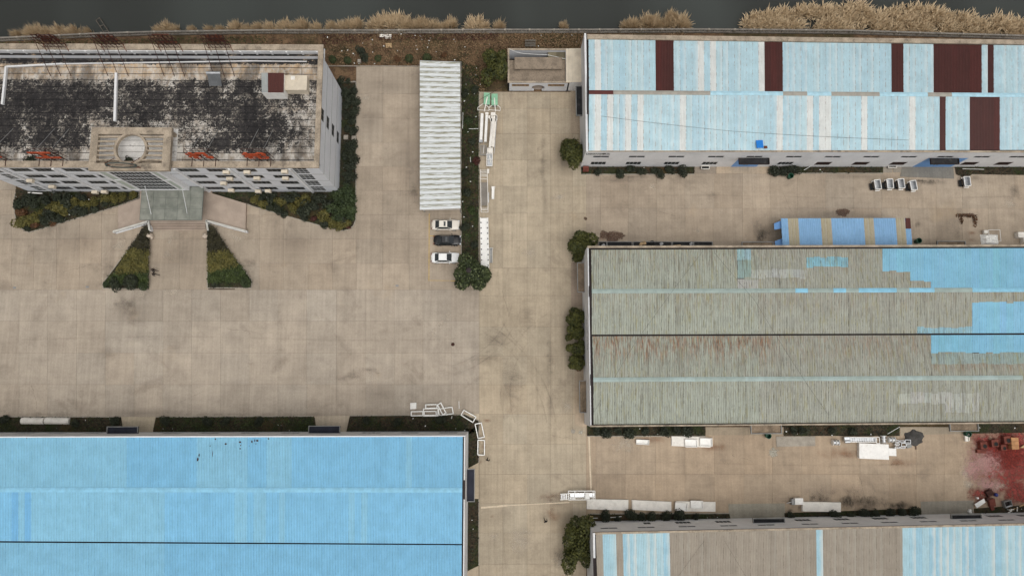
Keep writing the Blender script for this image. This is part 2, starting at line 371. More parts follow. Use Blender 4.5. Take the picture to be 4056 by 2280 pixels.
# side joints and door aprons, laid as their own pours
def apron(pts, tint, z=.05, name='apron'):
    m = MB(); m.prism([G(*p).xy for p in pts], -.05, z, False); o = m.build(name, MT['concrete'], yard); o.color = (*tint, 1); return o
for pts, tint in [
    ([(481, 1650), (617, 1650), (604, 1715), (490, 1715)], S(186, 172, 150)), ([(1247, 1647), (1385, 1645), (1370, 1715), (1256, 1715)], S(190, 176, 156)),
    ([(2752, 640), (2752, 687), (2835, 689), (2835, 640)], S(150, 138, 124)), ([(2838, 640), (2838, 687), (3052, 687), (3044, 640)], S(182, 164, 142)),
    ([(3495, 640), (3495, 684), (3533, 684), (3533, 640)], S(150, 142, 130)), ([(3537, 640), (3537, 683), (3568, 683), (3575, 640)], S(148, 140, 128)),
    ([(3576, 640), (3565, 700), (3779, 708), (3773, 640)], S(130, 126, 118)),
    ([(2885, 1994), (2890, 2095), (3112, 2095), (3108, 1992)], S(156, 150, 136)), ([(3646, 1985), (3655, 2090), (3856, 2080), (3856, 1980)], S(152, 146, 134)),
    ([(1840, 1860), (1897, 1830), (1897, 1974), (1840, 1974)], S(188, 172, 148)), ([(1840, 2266), (1896, 2238), (1896, 2330), (1840, 2330)], S(184, 168, 146)),
    ([(2262, 1040), (2262, 1212), (2325, 1212), (2325, 1040)], S(158, 142, 126)), ([(2276, 1466), (2276, 1680), (2300, 1690), (2340, 1690), (2340, 1466)], S(182, 164, 142)),
    ([(2260, 360), (2260, 530), (2310, 530), (2310, 360)], S(172, 156, 136)), ([(1866, 1116), (1866, 1140), (1897, 1140), (1897, 1112)], S(188, 176, 158)),
    ([(2796, 1690), (2796, 1722), (3102, 1722), (3102, 1690)], S(158, 144, 124)), ([(3566, 1690), (3566, 1722), (3828, 1716), (3828, 1690)], S(156, 144, 126)),
    ([(1834, 1637), (1898, 1637), (1898, 1670), (1874, 1669)], S(192, 178, 156))]:
    apron(pts, tint)
for k, p in BEDS.items():
    m = MB(); q = [G(*a) for a in p]; m.prism([v.xy for v in q], -.05, .07, False); tag(m.build('planting_bed', MT['bedsoil']), kind='structure')
def kerb(pts, closed=False, w=.14, h=.16):
    m = MB(); q = [G(*p) for p in pts]
    for a, b in zip(q, q[1:]+([q[0]] if closed else [])): m.beam((a.x, a.y, h/2-.02), (b.x, b.y, h/2-.02), w, h)
    m.build('kerb', MT['kerb'], yard)
for k in ('west', 'east'): kerb(BEDS[k][:-1] if k == 'west' else BEDS[k][2:11])
for k in ('tri_l', 'tri_r'): kerb(BEDS[k], True)
kerb([(1827, 262), (1827, 1108)]); kerb([(1898, 364), (1897, 1108), (1827, 1108)])
kerb([(-60, 1649), (478, 1650)]); kerb([(619, 1650), (1243, 1647)]); kerb([(1387, 1645), (1842, 1641), (1897, 1665), (1897, 1830)]); kerb([(1897, 1975), (1897, 2236)])
kerb([(1290, 262), (1660, 264)]); kerb([(2302, 691), (2750, 691)]); kerb([(3054, 687), (3497, 687)]); kerb([(2335, 2033), (2888, 2031)]); kerb([(2325, 1726), (2794, 1726)])

# stains, spills and dust: irregular thin layers on the concrete
def stainmat(name, c, edge=.35, op=.8, sc=1.2, streak=None, core=.34):
    t = NT(name); tc = t.node('ShaderNodeTexCoord'); ob = t.xyz(tc.outputs['Generated'])
    dx = t.math('SUBTRACT', ob[0], .5); dy = t.math('SUBTRACT', ob[1], .5)
    r = t.math('SQRT', t.math('ADD', t.math('MULTIPLY', dx, dx), t.math('MULTIPLY', dy, dy)))
    v = t.pos.outputs['Position']; v = t.scale(v, streak) if streak else v
    n = t.noise(sc, 8, .68, v); f = t.noise(sc*5, 5, .7, v)
    a = t.math('ADD', t.math('SUBTRACT', core, r), t.math('MULTIPLY', t.math('SUBTRACT', n, .5), 1.0))
    a = t.math('MULTIPLY', t.ramp(a, 0, edge), t.ramp(f, .3, .62, .45, 1.0)); a = t.math('MULTIPLY', a, t.ramp(r, .5, .4)); a = t.math('MULTIPLY', a, op)
    k = t.mix(1.0, (*c, 1), t.ramp(f, .25, .75, .75, 1.2), 'MULTIPLY')
    tr = t.node('ShaderNodeBsdfTransparent'); mx = t.node('ShaderNodeMixShader'); t.put(mx.inputs[0], a); t.l.new(tr.outputs[0], mx.inputs[1]); t.l.new(t.b.outputs[0], mx.inputs[2])
    t.l.new(mx.outputs[0], t.n['Material Output'].inputs['Surface']); return t.done(k, .9, 0, .2)
ST = {'oil': stainmat('dark_oil_stain', S(104, 95, 86), .55, .45, .5), 'soot': stainmat('black_grime', S(52, 50, 46), .45, .75, .45, (1, .6, 1)), 'dust': stainmat('pale_cement_dust', S(204, 192, 174), .4, .6, 1.1),
      'rust': stainmat('rust_stain', S(136, 90, 60), .5, .5, .7), 'brown': stainmat('brown_spill', S(96, 74, 62), .12, .85, .8), 'red': stainmat('red_oxide_dust', S(140, 70, 64), .4, .95, .35, None, .5), 'tread': stainmat('tyre_marks', S(120, 108, 97), .5, .35, .6, (.5, 1.6, 1)),
      'redd': stainmat('dark_red_oxide', S(124, 52, 45), .35, .85, .5, None, .4), 'pale': stainmat('pale_grey_patch', S(182, 178, 164), .15, .8, 1.0), 'grimewide': stainmat('worn_grey_grime', S(124, 113, 103), .6, .45, .35), 'pinkdust': stainmat('pink_dust', S(190, 150, 145), .3, .7, 1.6)}
_sz = [0]
def stain(kind, x, y, w, h, rz=0.0):
    c = G(x, y); sx = w/23.4; sy = h/23.4; _sz[0] = (_sz[0]+1) % 9
    m = MB(); z = .008+.002*_sz[0]; m.box((c.x, c.y, z), (sx, sy, .001), rz); m.f = [m.f[1]]
    m.build('stain', ST[kind], yard)
for a in [('grimewide', 330, 960, 420, 220), ('grimewide', 1160, 960, 420, 260), ('grimewide', 720, 1010, 320, 300), ('grimewide', 520, 1240, 330, 200), ('oil', 505, 1205, 190, 160), ('dust', 565, 1160, 70, 60), ('dust', 690, 1155, 150, 50), ('dust', 475, 975, 90, 90), ('dust', 940, 940, 150, 70), ('dust', 672, 955, 40, 60), ('dust', 662, 1005, 50, 50), ('oil', 420, 1085, 150, 200), ('oil', 985, 1080, 120, 240),
          ('dust', 1775, 1250, 60, 60), ('dust', 1742, 1285, 60, 60), ('dust', 1720, 1320, 50, 90), ('oil', 1400, 1490, 280, 90), ('oil', 1460, 1465, 140, 60), ('grimewide', 1500, 1560, 340, 140), ('grimewide', 600, 1635, 900, 60), ('grimewide', 1200, 1640, 700, 50), ('oil', 200, 1640, 420, 36), ('oil', 900, 1640, 500, 30), ('dust', 25, 1625, 60, 60),
          ('grimewide', 1530, 340, 360, 160), ('grimewide', 1470, 480, 220, 260), ('dust', 1450, 390, 90, 80), ('grimewide', 1620, 640, 150, 500), ('oil', 1640, 760, 70, 180), ('oil', 2150, 640, 60, 420), ('grimewide', 2160, 800, 60, 300), ('grimewide', 2230, 640, 130, 220), ('grimewide', 2245, 1320, 120, 420), ('oil', 2180, 1430, 60, 520), ('grimewide', 2180, 1600, 60, 240), ('dust', 2220, 780, 90, 60), ('dust', 2100, 1000, 120, 60),
          ('tread', 1960, 1340, 260, 90, .5), ('tread', 2090, 1260, 80, 260, -.25), ('tread', 2030, 1500, 80, 320, .35), ('tread', 1930, 1420, 240, 60, -.2), ('grimewide', 2000, 1560, 160, 220),
          ('rust', 1930, 1664, 70, 30), ('rust', 1920, 1768, 50, 40), ('rust', 1903, 1828, 30, 30), ('rust', 1948, 2044, 34, 24), ('dust', 1955, 2125, 60, 50), ('rust', 2175, 1965, 200, 50), ('grimewide', 2200, 1980, 260, 150), ('dust', 2060, 2140, 160, 200), ('oil', 2220, 2200, 140, 140), ('dust', 2225, 2215, 110, 100), ('dust', 2245, 1610, 90, 90), ('rust', 2190, 2040, 120, 120),
          ('oil', 2500, 700, 420, 40), ('grimewide', 2460, 715, 420, 60), ('dust', 2205, 785, 100, 50), ('brown', 2435, 938, 130, 70), ('brown', 2395, 930, 60, 60), ('rust', 2388, 945, 60, 40), ('brown', 2318, 866, 30, 22), ('dust', 2765, 912, 50, 40), ('dust', 2585, 740, 50, 60), ('soot', 3020, 925, 120, 150), ('grimewide', 3000, 900, 160, 200), ('brown', 3335, 842, 90, 50), ('grimewide', 3300, 845, 520, 60), ('grimewide', 3400, 700, 500, 50), ('soot', 3675, 722, 210, 50), ('soot', 3660, 715, 240, 24), ('oil', 3860, 705, 90, 60), ('oil', 3640, 888, 34, 44), ('oil', 3628, 893, 26, 40),
          ('oil', 3800, 855, 70, 60), ('oil', 3858, 870, 50, 70), ('brown', 3840, 850, 90, 26), ('oil', 3793, 925, 36, 70), ('rust', 3850, 922, 80, 36), ('rust', 3848, 950, 70, 34), ('dust', 4000, 810, 110, 70), ('oil', 4020, 760, 100, 160),
          ('rust', 3340, 1795, 420, 90), ('rust', 3560, 1830, 260, 80), ('rust', 2820, 1770, 240, 60), ('rust', 2560, 1740, 300, 60), ('pale', 3063, 1792, 64, 56), ('pale', 2300, 1708, 30, 30), ('dust', 2480, 1760, 200, 120), ('grimewide', 3300, 1950, 460, 160), ('soot', 3400, 1985, 380, 110), ('soot', 3250, 1975, 140, 80), ('soot', 3560, 2000, 190, 50), ('soot', 3130, 2020, 50, 40), ('soot', 3165, 2010, 30, 50), ('oil', 3370, 1940, 120, 90), ('soot', 3605, 1738, 90, 60), ('soot', 3630, 1730, 70, 50), ('brown', 3626, 1765, 12, 40),
          ('red', 4010, 1850, 420, 360), ('red', 4060, 1780, 330, 300), ('red', 3930, 1760, 260, 160), ('pinkdust', 3900, 1830, 260, 260), ('redd', 4010, 1790, 200, 160), ('redd', 3930, 1770, 180, 120), ('redd', 3990, 1830, 120, 90), ('pinkdust', 3850, 1860, 130, 160), ('pinkdust', 3920, 1920, 200, 80), ('dust', 3820, 1870, 60, 130), ('dust', 3835, 1915, 60, 90), ('dust', 3950, 1925, 150, 50), ('red', 3880, 1960, 120, 80), ('red', 4030, 1960, 160, 120)]:
    stain(*a)
# painted lines and saw-cut strips
def line(p, q, w, mat, name='painted_line'):
    m = MB(); a = G(*p, .03); b = G(*q, .03); m.beam(a, b, w, .004); m.build(name, mat, yard)
line((1700, 846), (1699, 1112), .11, MT['yellow']); line((1702, 934), (1722, 934), .11, MT['yellow']); line((1784, 1112), (1824, 1112), .12, MT['yellow']); line((1702, 1110), (1780, 1111), .06, MT['yellow'])
MT['patchline'] = M('cement_repair_strip', S(206, 190, 166), .9, .1)
line((2333, 1725), (2341, 1942), .26, MT['patchline'], 'repair_strip'); line((1905, 2009), (2010, 2000), .3, MT['patchline'], 'repair_strip'); line((2010, 2000), (2255, 1988), .16, MT['patchline'], 'repair_strip')
for x, y in ((58, 1139), (346, 1136), (1573, 1131), (1255, 1655), (1403, 325)):
    c = G(x, y); m = MB(); m.box((c.x, c.y, .03), (.5, .32, .03)); g = m.build('drain_grate', MT['greyframe'], yard)
c = G(1794, 1363); m = MB(); m.lathe((c.x, c.y, .01), [(.3, 0), (.3, .03), (.25, .035)], 20); m.build('manhole_cover', MT['rustdark'], yard)
c = G(2270, 1707); m = MB(); m.lathe((c.x, c.y, .01), [(.36, 0), (.36, .05), (.3, .06)], 20); m.build('manhole_cover', MT['kerb'], yard)

# tyre tracks and hairline cracks
def trackmat(name, c, op, sc):
    t = NT(name); n = t.noise(sc, 7, .7); a = t.math('MULTIPLY', t.ramp(n, .35, .65), op)
    tr = t.node('ShaderNodeBsdfTransparent'); mx = t.node('ShaderNodeMixShader'); t.put(mx.inputs[0], a); t.l.new(tr.outputs[0], mx.inputs[1]); t.l.new(t.b.outputs[0], mx.inputs[2])
    t.l.new(mx.outputs[0], t.n['Material Output'].inputs['Surface']); return t.done((*c, 1), .9, 0, .2)
MT['track'] = trackmat('rubber_track', S(116, 105, 93), .1, .2); MT['crack'] = trackmat('hairline_crack', S(84, 75, 66), .7, 1.5)
def strip(pts, w_, mat, name, z):
    m = MB()
    for a, b in zip(pts, pts[1:]):
        d = Vector((b[0]-a[0], b[1]-a[1], 0)).normalized(); n_ = Vector((-d.y, d.x, 0))*(w_/2); A, B = Vector((a[0], a[1], z)), Vector((b[0], b[1], z)); m.quad(A-n_, B-n_, B+n_, A+n_)
    m.build(name, mat, yard)
for k, (cx_, cy_, r_, a0, a1) in enumerate(((1700, 1120, 340, 15, 75), (2260, 1150, 260, 130, 200), (1690, 1740, 480, -62, -8), (2350, 1560, 330, 160, 240))):
    for dr in (0, 36):
        pts = [G(cx_+(r_+dr)*math.cos(R_(a0+(a1-a0)*i/16)), cy_+(r_+dr)*math.sin(R_(a0+(a1-a0)*i/16))) for i in range(17)]; strip(pts, .24, MT['track'], 'tyre_track', .03+.0015*k+.0007*(dr > 0))
for k, (x, y0, y1) in enumerate(((2030, 600, 1080), (2062, 610, 1100), (1965, 1700, 2270), (2000, 1690, 2275), (2125, 1100, 1660))):
    strip([G(x+6*math.sin(y*.01+k), y) for y in range(y0, y1, 30)], .3, MT['track'], 'tyre_track', .045+.001*k)
for k, (y, x0, x1) in enumerate(((780, 2350, 4050), (1835, 2360, 3800), (1340, 60, 1850))):
    strip([G(x, y+7*math.sin(x*.004+k)) for x in range(x0, x1, 50)], .3, MT['track'], 'tyre_track', .052+.001*k)
for k, (x, y, dx, dy) in enumerate(((125, 1524, .15, 1), (700, 1600, 1, -.45), (1120, 700, .1, 1), (1500, 900, 1, .2), (1990, 1150, .2, 1), (2180, 1720, 1, .25), (2600, 830, .9, .5), (3100, 760, .3, 1), (2900, 1800, 1, .3), (3400, 1880, .2, 1), (900, 1300, 1, .15), (250, 1080, 1, -.3))):
    p = [(x, y)]
    for i in range(11): x += dx*9+random.uniform(-4, 4); y += dy*9+random.uniform(-4, 4); p.append((x, y))
    strip([G(*q) for q in p], .035, MT['crack'], 'crack', .06+.0008*k)
# ------------------------------------------------------------------ building helpers
def PX(p):
    c = ROT.transposed() @ (Vector(p)-Vector((0, 0, HC))); return (CX+F*c.x/-c.z, CY-F*c.y/-c.z)
def GY(px, py, Y):
    c = ROT @ Vector(((px-CX)/F, -(py-CY)/F, -1)); return c*(Y/c.y)+Vector((0, 0, HC))
def GX(px, py, X):
    c = ROT @ Vector(((px-CX)/F, -(py-CY)/F, -1)); return c*(X/c.x)+Vector((0, 0, HC))
class Wall:
    """vertical wall from A to B (outside on the right hand when walking A->B) with real openings"""
    def __init__(s, A, B, z0, z1, depth=.05):
        s.A = Vector((A[0], A[1], 0)); s.B = Vector((B[0], B[1], 0)); s.L = (s.B-s.A).length; s.d = (s.B-s.A)/s.L; s.n = Vector((s.d.y, -s.d.x, 0)); s.z0, s.z1, s.depth, s.ops = z0, z1, depth, []
    def p(s, u, off, z): return s.A+s.d*u+s.n*off+Vector((0, 0, z))
    def u_of(s, X=None, Y=None): return ((X-s.A.x)/s.d.x) if X is not None else ((Y-s.A.y)/s.d.y)
    def opening(s, u0, u1, za, zb): s.ops.append((max(u0, .05), min(u1, s.L-.05), za, zb)); return s.ops[-1]
    def emit(s, mb):
        us = sorted({0, s.L}|{o[0] for o in s.ops}|{o[1] for o in s.ops})
        for a, b in zip(us, us[1:]):
            m = (a+b)/2; cov = sorted([(o[2], o[3]) for o in s.ops if o[0] < m < o[1]]); z = s.z0
            for za, zb in cov+[(s.z1, s.z1)]:
                if za > z+1e-4: mb.quad(s.p(a, 0, z), s.p(b, 0, z), s.p(b, 0, za), s.p(a, 0, za))
                z = max(z, zb)
        D = -s.depth
        for u0, u1, za, zb in s.ops:
            mb.quad(s.p(u0, 0, za), s.p(u1, 0, za), s.p(u1, D, za), s.p(u0, D, za)); mb.quad(s.p(u0, D, zb), s.p(u1, D, zb), s.p(u1, 0, zb), s.p(u0, 0, zb))
            mb.quad(s.p(u0, 0, za), s.p(u0, D, za), s.p(u0, D, zb), s.p(u0, 0, zb)); mb.quad(s.p(u1, D, za), s.p(u1, 0, za), s.p(u1, 0, zb), s.p(u1, D, zb))
    def window(s, parent, op, cols=2, rows=1, fw=.07, fmat=None, gmat=None, name='window'):
        u0, u1, za, zb = op; m = MB(); o = -s.depth*.55
        bar = lambda a, b: m.beam(s.p(a[0], o, a[1]), s.p(b[0], o, b[1]), fw, fw)
        h = fw/2
        bar((u0, za+h), (u1, za+h)); bar((u0, zb-h), (u1, zb-h)); bar((u0+h, za+fw), (u0+h, zb-fw)); bar((u1-h, za+fw), (u1-h, zb-fw))
        for i in range(1, cols): u = u0+(u1-u0)*i/cols; bar((u, za+fw), (u, zb-fw))
        for i in range(1, rows): z = za+(zb-za)*i/rows; bar((u0+fw, z), (u1-fw, z))
        wo = m.build(name, fmat or MT['frame'], parent)
        g = MB(); q = -s.depth*.9; g.quad(s.p(u0, q, za), s.p(u1, q, za), s.p(u1, q, zb), s.p(u0, q, zb)); g.build('pane', gmat or MT['glass'], wo)
        return wo
# corrugated roof sheets
def sheetmat(name, rough=.5, pale=None, palef=.55, groove=.5, seam=S(120, 70, 52), seamf=.5, rust=True, moss=False, gsc=1.0):
    t = NT(name); oc, oa, orn = t.objcol(); uv = t.node('ShaderNodeUVMap').outputs[0]; xy = t.xyz(uv)
    n1 = t.noise(.5, 6, .65); n2 = t.noise(6, 4, .6); stv = t.scale(t.pos.outputs['Position'], (5.5, .42, 1)); sn = t.noise(1, 8, .7, stv)
    k = t.math('ADD', t.ramp(n1, .3, .7, .93, 1.06), t.ramp(n2, .25, .75, -.05, .05)); k = t.math('ADD', k, t.ramp(sn, .3, .7, -.05, .05))
    c = t.mix(1.0, oc, k, 'MULTIPLY')
    if pale: c = t.mix(t.math('MULTIPLY', t.ramp(t.math('ADD', xy[0], t.ramp(n1, .3, .7, -.15, .15)), .3, .95), t.math('MULTIPLY', t.ramp(orn, .15, .7), palef)), c, (*pale, 1))
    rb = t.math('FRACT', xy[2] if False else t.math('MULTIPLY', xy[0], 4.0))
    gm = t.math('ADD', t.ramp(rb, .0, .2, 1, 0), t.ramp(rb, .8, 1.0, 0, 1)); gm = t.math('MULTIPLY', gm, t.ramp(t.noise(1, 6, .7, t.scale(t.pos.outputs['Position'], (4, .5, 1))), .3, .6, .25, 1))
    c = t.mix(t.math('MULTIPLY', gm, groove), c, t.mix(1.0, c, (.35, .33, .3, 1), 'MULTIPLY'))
    if moss:
        c = t.mix(t.math('MULTIPLY', t.ramp(t.noise(1, 7, .72, t.scale(t.pos.outputs['Position'], (3.2, .35, 1))), .5, .66), .6), c, (*S(150, 144, 98), 1))
        dk = t.ramp(t.noise(1, 6, .7, t.scale(t.pos.outputs['Position'], (7, .6, 1))), .5, .68); c = t.mix(t.math('MULTIPLY', dk, .45), c, (*S(80, 78, 68), 1)); dk2 = t.ramp(t.noise(1, 3, .6, t.scale(t.pos.outputs['Position'], (2.3, .03, 1))), .56, .66); c = t.mix(t.math('MULTIPLY', dk2, .4), c, (*S(96, 92, 80), 1))
    if rust:
        ra = t.math('MULTIPLY', t.ramp(t.noise(1, 8, .75, t.scale(t.pos.outputs['Position'], (3.6, .42, 1))), .42, .6), t.math('SUBTRACT', 1.0, oa)); ra = t.math('MULTIPLY', ra, t.ramp(xy[1], .1, .8, 1, .2))
        c = t.mix(t.math('MULTIPLY', ra, 1.3, clamp=True), c, t.mix(t.ramp(t.noise(1, 5, .7, t.scale(t.pos.outputs['Position'], (6, .8, 1))), .4, .6), (*S(158, 106, 72), 1), (*S(88, 60, 44), 1)))
    ed = t.ramp(xy[0], .0, .12, 1, 0); ds = t.ramp(t.noise(1, 4, .6, t.scale(t.pos.outputs['Position'], (1, 1.6, 1))), .5, .58)
    c = t.mix(t.math('MULTIPLY', t.math('MULTIPLY', ed, ds), seamf), c, (*seam, 1))
    return t.done(c, rough, 0, .35)
SM = {'ne': sheetmat('faded_blue_roof_sheet', .55, S(226, 229, 226), .4, .35, S(140, 96, 82), .75), 'brown': sheetmat('brown_roof_sheet', .55, None, 0, .85, S(40, 22, 20), .6, False),
      'mid': sheetmat('weathered_grey_roof_sheet', .75, None, 0, 1.0, S(74, 70, 62), .8, True, True), 'blue': sheetmat('bright_blue_roof_sheet', .6, None, 0, .5, S(70, 130, 180), .6, False),
      'lr': sheetmat('striped_blue_roof_sheet', .6, S(214, 220, 216), .8, .35, S(150, 150, 140), .4, False), 'tan': sheetmat('tan_grey_roof_sheet', .75, S(176, 170, 158), .5, .45, S(100, 90, 78), .7, False)}
def sheet(A0, A1, B0, B1, mat, color, parent, m=4, rib=.04, name='roof_sheet'):
    """A0-A1 upper edge, B0-B1 lower edge"""
    vs = []; uvs = []
    prof = []
    for i in range(m):
        for f, h in ((0, 0), (.3, 0), (.42, 1), (.58, 1), (.7, 0)): prof.append(((i+f)/m, h))
    prof.append((1, 0))
    for v, (P0, P1) in ((0, (A0, A1)), (1, (B0, B1))):
        for u, h in prof:
            p = P0.lerp(P1, u); vs.append((p.x, p.y, p.z+h*rib)); uvs.append((u, v))
    n = len(prof); fs = [(i, n+i, n+i+1, i+1) for i in range(n-1)]
    o0 = org(parent); me = bpy.data.meshes.new(name); me.from_pydata([(a-o0.x, b-o0.y, c-o0.z) for a, b, c in vs], [], fs); me.materials.append(mat)
    ul = me.uv_layers.new(); ul.data.foreach_set('uv', [x for f in fs for i in f for x in uvs[i]])
    o = link(name, me, parent); o.color = (*color[:3], color[3] if len(color) > 3 else 1); return o
class RL:
    """roof line between two photo points at height z"""
    def __init__(s, l, r, z): s.a = G(*l, z); s.b = G(*r, z)
    def at(s, u): return s.a.lerp(s.b, u)
def rooflay(parent, lines, n, colf, spans, capf=None, capw=.75):
    """spans: [(k0,k1)] line pairs, upper (north) first"""
    for si, (k0, k1) in enumerate(spans):
        for i in range(n):
            a0, a1, b0, b1 = lines[k0].at(i/n), lines[k0].at((i+1)/n), lines[k1].at(i/n), lines[k1].at((i+1)/n)
            pa = PX(a0.lerp(a1, .5)); pb = PX(b0.lerp(b1, .5))
            if max(pa[0], pb[0]) < -30 or min(pa[0], pb[0]) > 4086 or min(pa[1], pb[1]) > 2310: continue
            for v0, v1, mat, c in colf(si, i, pa, pb):
                e = Vector((0, 0, random.uniform(0, .012)+.004*(i % 2)))
                sheet(a0.lerp(b0, v0)+e, a1.lerp(b1, v0)+e, a0.lerp(b0, v1)+e, a1.lerp(b1, v1)+e, mat, c, parent)
def ridge(parent, ln, z, n, colf, w=.7):
    for i in range(n):
        a, b = ln.at(i/n), ln.at((i+1)/n); px = PX(a.lerp(b, .5))[0]
        if px > 4090 or px < -40: continue
        c, mat = colf(px, i); d = Vector((0, w/2, 0)); dz = Vector((0, 0, -.07)); up = Vector((0, 0, z+.012*(i % 2)))
        m = MB(); m.quad(a-d+dz+up, b-d+dz+up, b+up, a+up); m.quad(a+up, b+up, b+d+dz+up, a+d+dz+up)
        o = m.build('ridge_cap', mat, parent); o.color = (*c, 1)
MT['cap'] = M('ridge_cap_paint', None, .6, .1, 1.2, .05)

# ------------------------------------------------------------------ office block
OX0, OX1, OY0, OY1, OY2, OZ, OD = -82.0, -28.7, 32.75, 50.9, 52.7, 14.0, 12.75
off = thing('office_building', 'four-storey white office block with black stained flat roof and roof letters', 'building', ((OX0+OX1)/2, (OY0+OY1)/2, 0))
ws = Wall((OX0, OY0), (OX1, OY0), 0, OZ-.35); we = Wall((OX1, OY0), (OX1, OY1), 0, OZ-.35); wn_ = Wall((OX1, OY1), (OX0, OY1), 0, OZ-.35); ww = Wall((OX0, OY1), (OX0, OY0), 0, OZ-.35)
rowsz = [(1.5, 3.05), (4.9, 6.5), (8.3, 9.9), (11.65, 13.25)]
winX = [G(p, 741, 2.2).x for p in (854, 958, 1065, 1173)]+[G(p, 745, 2.2).x for p in (249, 334, 437, 522)]
pend = []
for X in winX:
    for za, zb in rowsz:
        if X > -58 or X < -64 or za < 4 or True: pend.append((ws, ws.opening(ws.u_of(X)-1.5, ws.u_of(X)+1.5, za, zb), 4, 1))
for X0, X1 in ((G(1235, 741, 2.2).x, G(1286, 741, 2.2).x), (G(131, 746, 2.2).x, G(192, 746, 2.2).x)):
    for za, zb in rowsz: pend.append((ws, ws.opening(ws.u_of(X0), ws.u_of(X1), za-.85, zb+.25), 3, 3))
Ye = GX(1336, 541, OX1).y
for za, zb in rowsz: pend.append((we, we.opening(we.u_of(Y=Ye)-1.0, we.u_of(Y=Ye)+1.0, za, zb), 2, 1))
pend.append((ws, ws.opening(ws.u_of(-60.5), ws.u_of(-53.5), .6, 3.3), 6, 1))
m = MB()
for q in (ws, we, wn_, ww): q.emit(m)
m.build('wall', MT['wall_cool'], off)
for q, op, cc, rr in pend: q.window(off, op, cc, rr, .045 if rr == 1 else .035, MT['greyframe'] if rr == 1 else MT['frame'])
for z in (3.55, 7.0, 10.45):
    m = MB(); m.beam((OX0, OY0-.012, z), (OX1, OY0-.012, z), .03, .1); m.beam((OX1+.012, OY0, z), (OX1+.012, OY1, z), .03, .1); m.build('string_course', MT['greyframe'], off)
for px in (218, 408, 1028, 1242, 835):
    X = G(px, 761, 0).x; m = MB(); m.box((X, OY0-.14, OZ/2-.2), (.34, .27, OZ-.4)); m.build('pilaster', MT['wall'], off)
# parapet: tan capping over a white upstand, deck below
m = MB()
m.box(((OX0+OX1)/2, OY0+.45, OZ-.15), (OX1-OX0+.3, 1.0, .3)); m.box((OX1-.25, (OY0+OY2)/2+.45, OZ-.152), (.8, OY2-OY0-.9, .3)); m.box((OX0+.25, (OY0+OY2)/2+.45, OZ-.152), (.8, OY2-OY0-.9, .3)); m.box(((OX0+OX1)/2, OY2-.45, OZ-.149), (OX1-OX0+.3, .9, .3))
m.build('parapet', MT['tan'], off)
m = MB(); iy = OY2-.95
m.box(((OX0+OX1)/2, OY0+.75, OZ-.85), (OX1-OX0, .2, 1.09)); m.box((OX1-.5, (OY0+OY2)/2, OZ-.85), (.2, OY2-OY0-1.9, 1.09)); m.box(((OX0+OX1)/2, iy, OZ-.85), (OX1-OX0-1.4, .1, 1.09))
for i in range(22): m.box((OX0+1.6+i*2.42, iy-.12, OZ-.85), (.28, .16, 1.08))
m.box(((OX0+OX1)/2, (OY1+OY2)/2, OD-.3), (OX1-OX0-.02, OY2-OY1, .35))
m.build('parapet_upstand', MT['wall'], off)
t = NT('stained_black_roof')
ps = t.xyz(); n1 = t.noise(.22, 9, .72, None, .5); n2 = t.noise(1.3, 9, .75, None, .7); n3 = t.noise(.8, 8, .7, t.scale(t.pos.outputs['Position'], (1, .45, 1)), .8); n4 = t.noise(5, 5, .7)
whiten = t.math('ADD', t.ramp(ps[1], OY0+4.2, OY0+.8, 0, .25), t.ramp(ps[0], OX1-11, OX1-3, 0, .07)); whiten = t.math('ADD', whiten, t.ramp(ps[1], OY2-6.0, OY2-4.4, 0, .19)); whiten = t.math('SUBTRACT', whiten, t.ramp(ps[1], OY2-3.2, OY2-2.4, 0, .22))
wx = t.ramp(t.math('ABSOLUTE', t.math('SUBTRACT', ps[0], -56.5)), 11, 5, 0, .12); whiten = t.math('ADD', whiten, t.math('MULTIPLY', wx, t.ramp(ps[1], 41.6, 39.2)))
vv = t.math('ADD', t.math('ADD', t.math('MULTIPLY', n1, .5), t.math('MULTIPLY', n2, .55)), whiten)
cb = t.mix(t.ramp(n3, .3, .7), (*S(34, 33, 34), 1), (*S(58, 56, 56), 1)); cb = t.mix(t.ramp(n4, .45, .7, 0, .5), cb, (*S(88, 82, 78), 1))
cw = t.mix(t.ramp(n3, .35, .65), (*S(205, 200, 192), 1), (*S(150, 138, 124), 1)); cw = t.mix(t.math('MULTIPLY', t.ramp(ps[1], OY2-6, OY2-4, 0, 1), t.ramp(n2, .42, .6, .1, .8)), cw, (*S(190, 160, 124), 1))
vv = t.math('ADD', vv, t.ramp(n4, .3, .7, -.05, .05)); c = t.mix(t.ramp(vv, .56, .64), cb, cw); c = t.mix(t.math('MULTIPLY', t.math('MULTIPLY', t.ramp(t.noise(1.6, 8, .78, None, .8), .52, .62), t.ramp(n1, .4, .62, .15, 1)), .8), c, (*S(186, 177, 164), 1)); c = t.mix(t.math('MULTIPLY', t.ramp(t.noise(.12, 6, .7, t.scale(t.pos.outputs['Position'], (1.6, .6, 1))), .5, .62), .6), c, (*S(34, 33, 34), 1))
ln = t.math('FRACT', t.math('MULTIPLY', t.math('ADD', ps[1], t.ramp(t.noise(.3, 3), 0, 1, -.08, .08)), .93)); c = t.mix(t.math('MULTIPLY', t.ramp(ln, .88, .93), t.ramp(n2, .35, .55, .6, 1.0)), c, (*S(28, 27, 28), 1))
ln2 = t.math('FRACT', t.math('MULTIPLY', ps[0], .28)); c = t.mix(t.math('MULTIPLY', t.ramp(ln2, .975, .99), .5), c, (*S(40, 38, 38), 1))
t.bump(n4, .3, .02); MT['deck'] = t.done(c, .9, 0, .2)
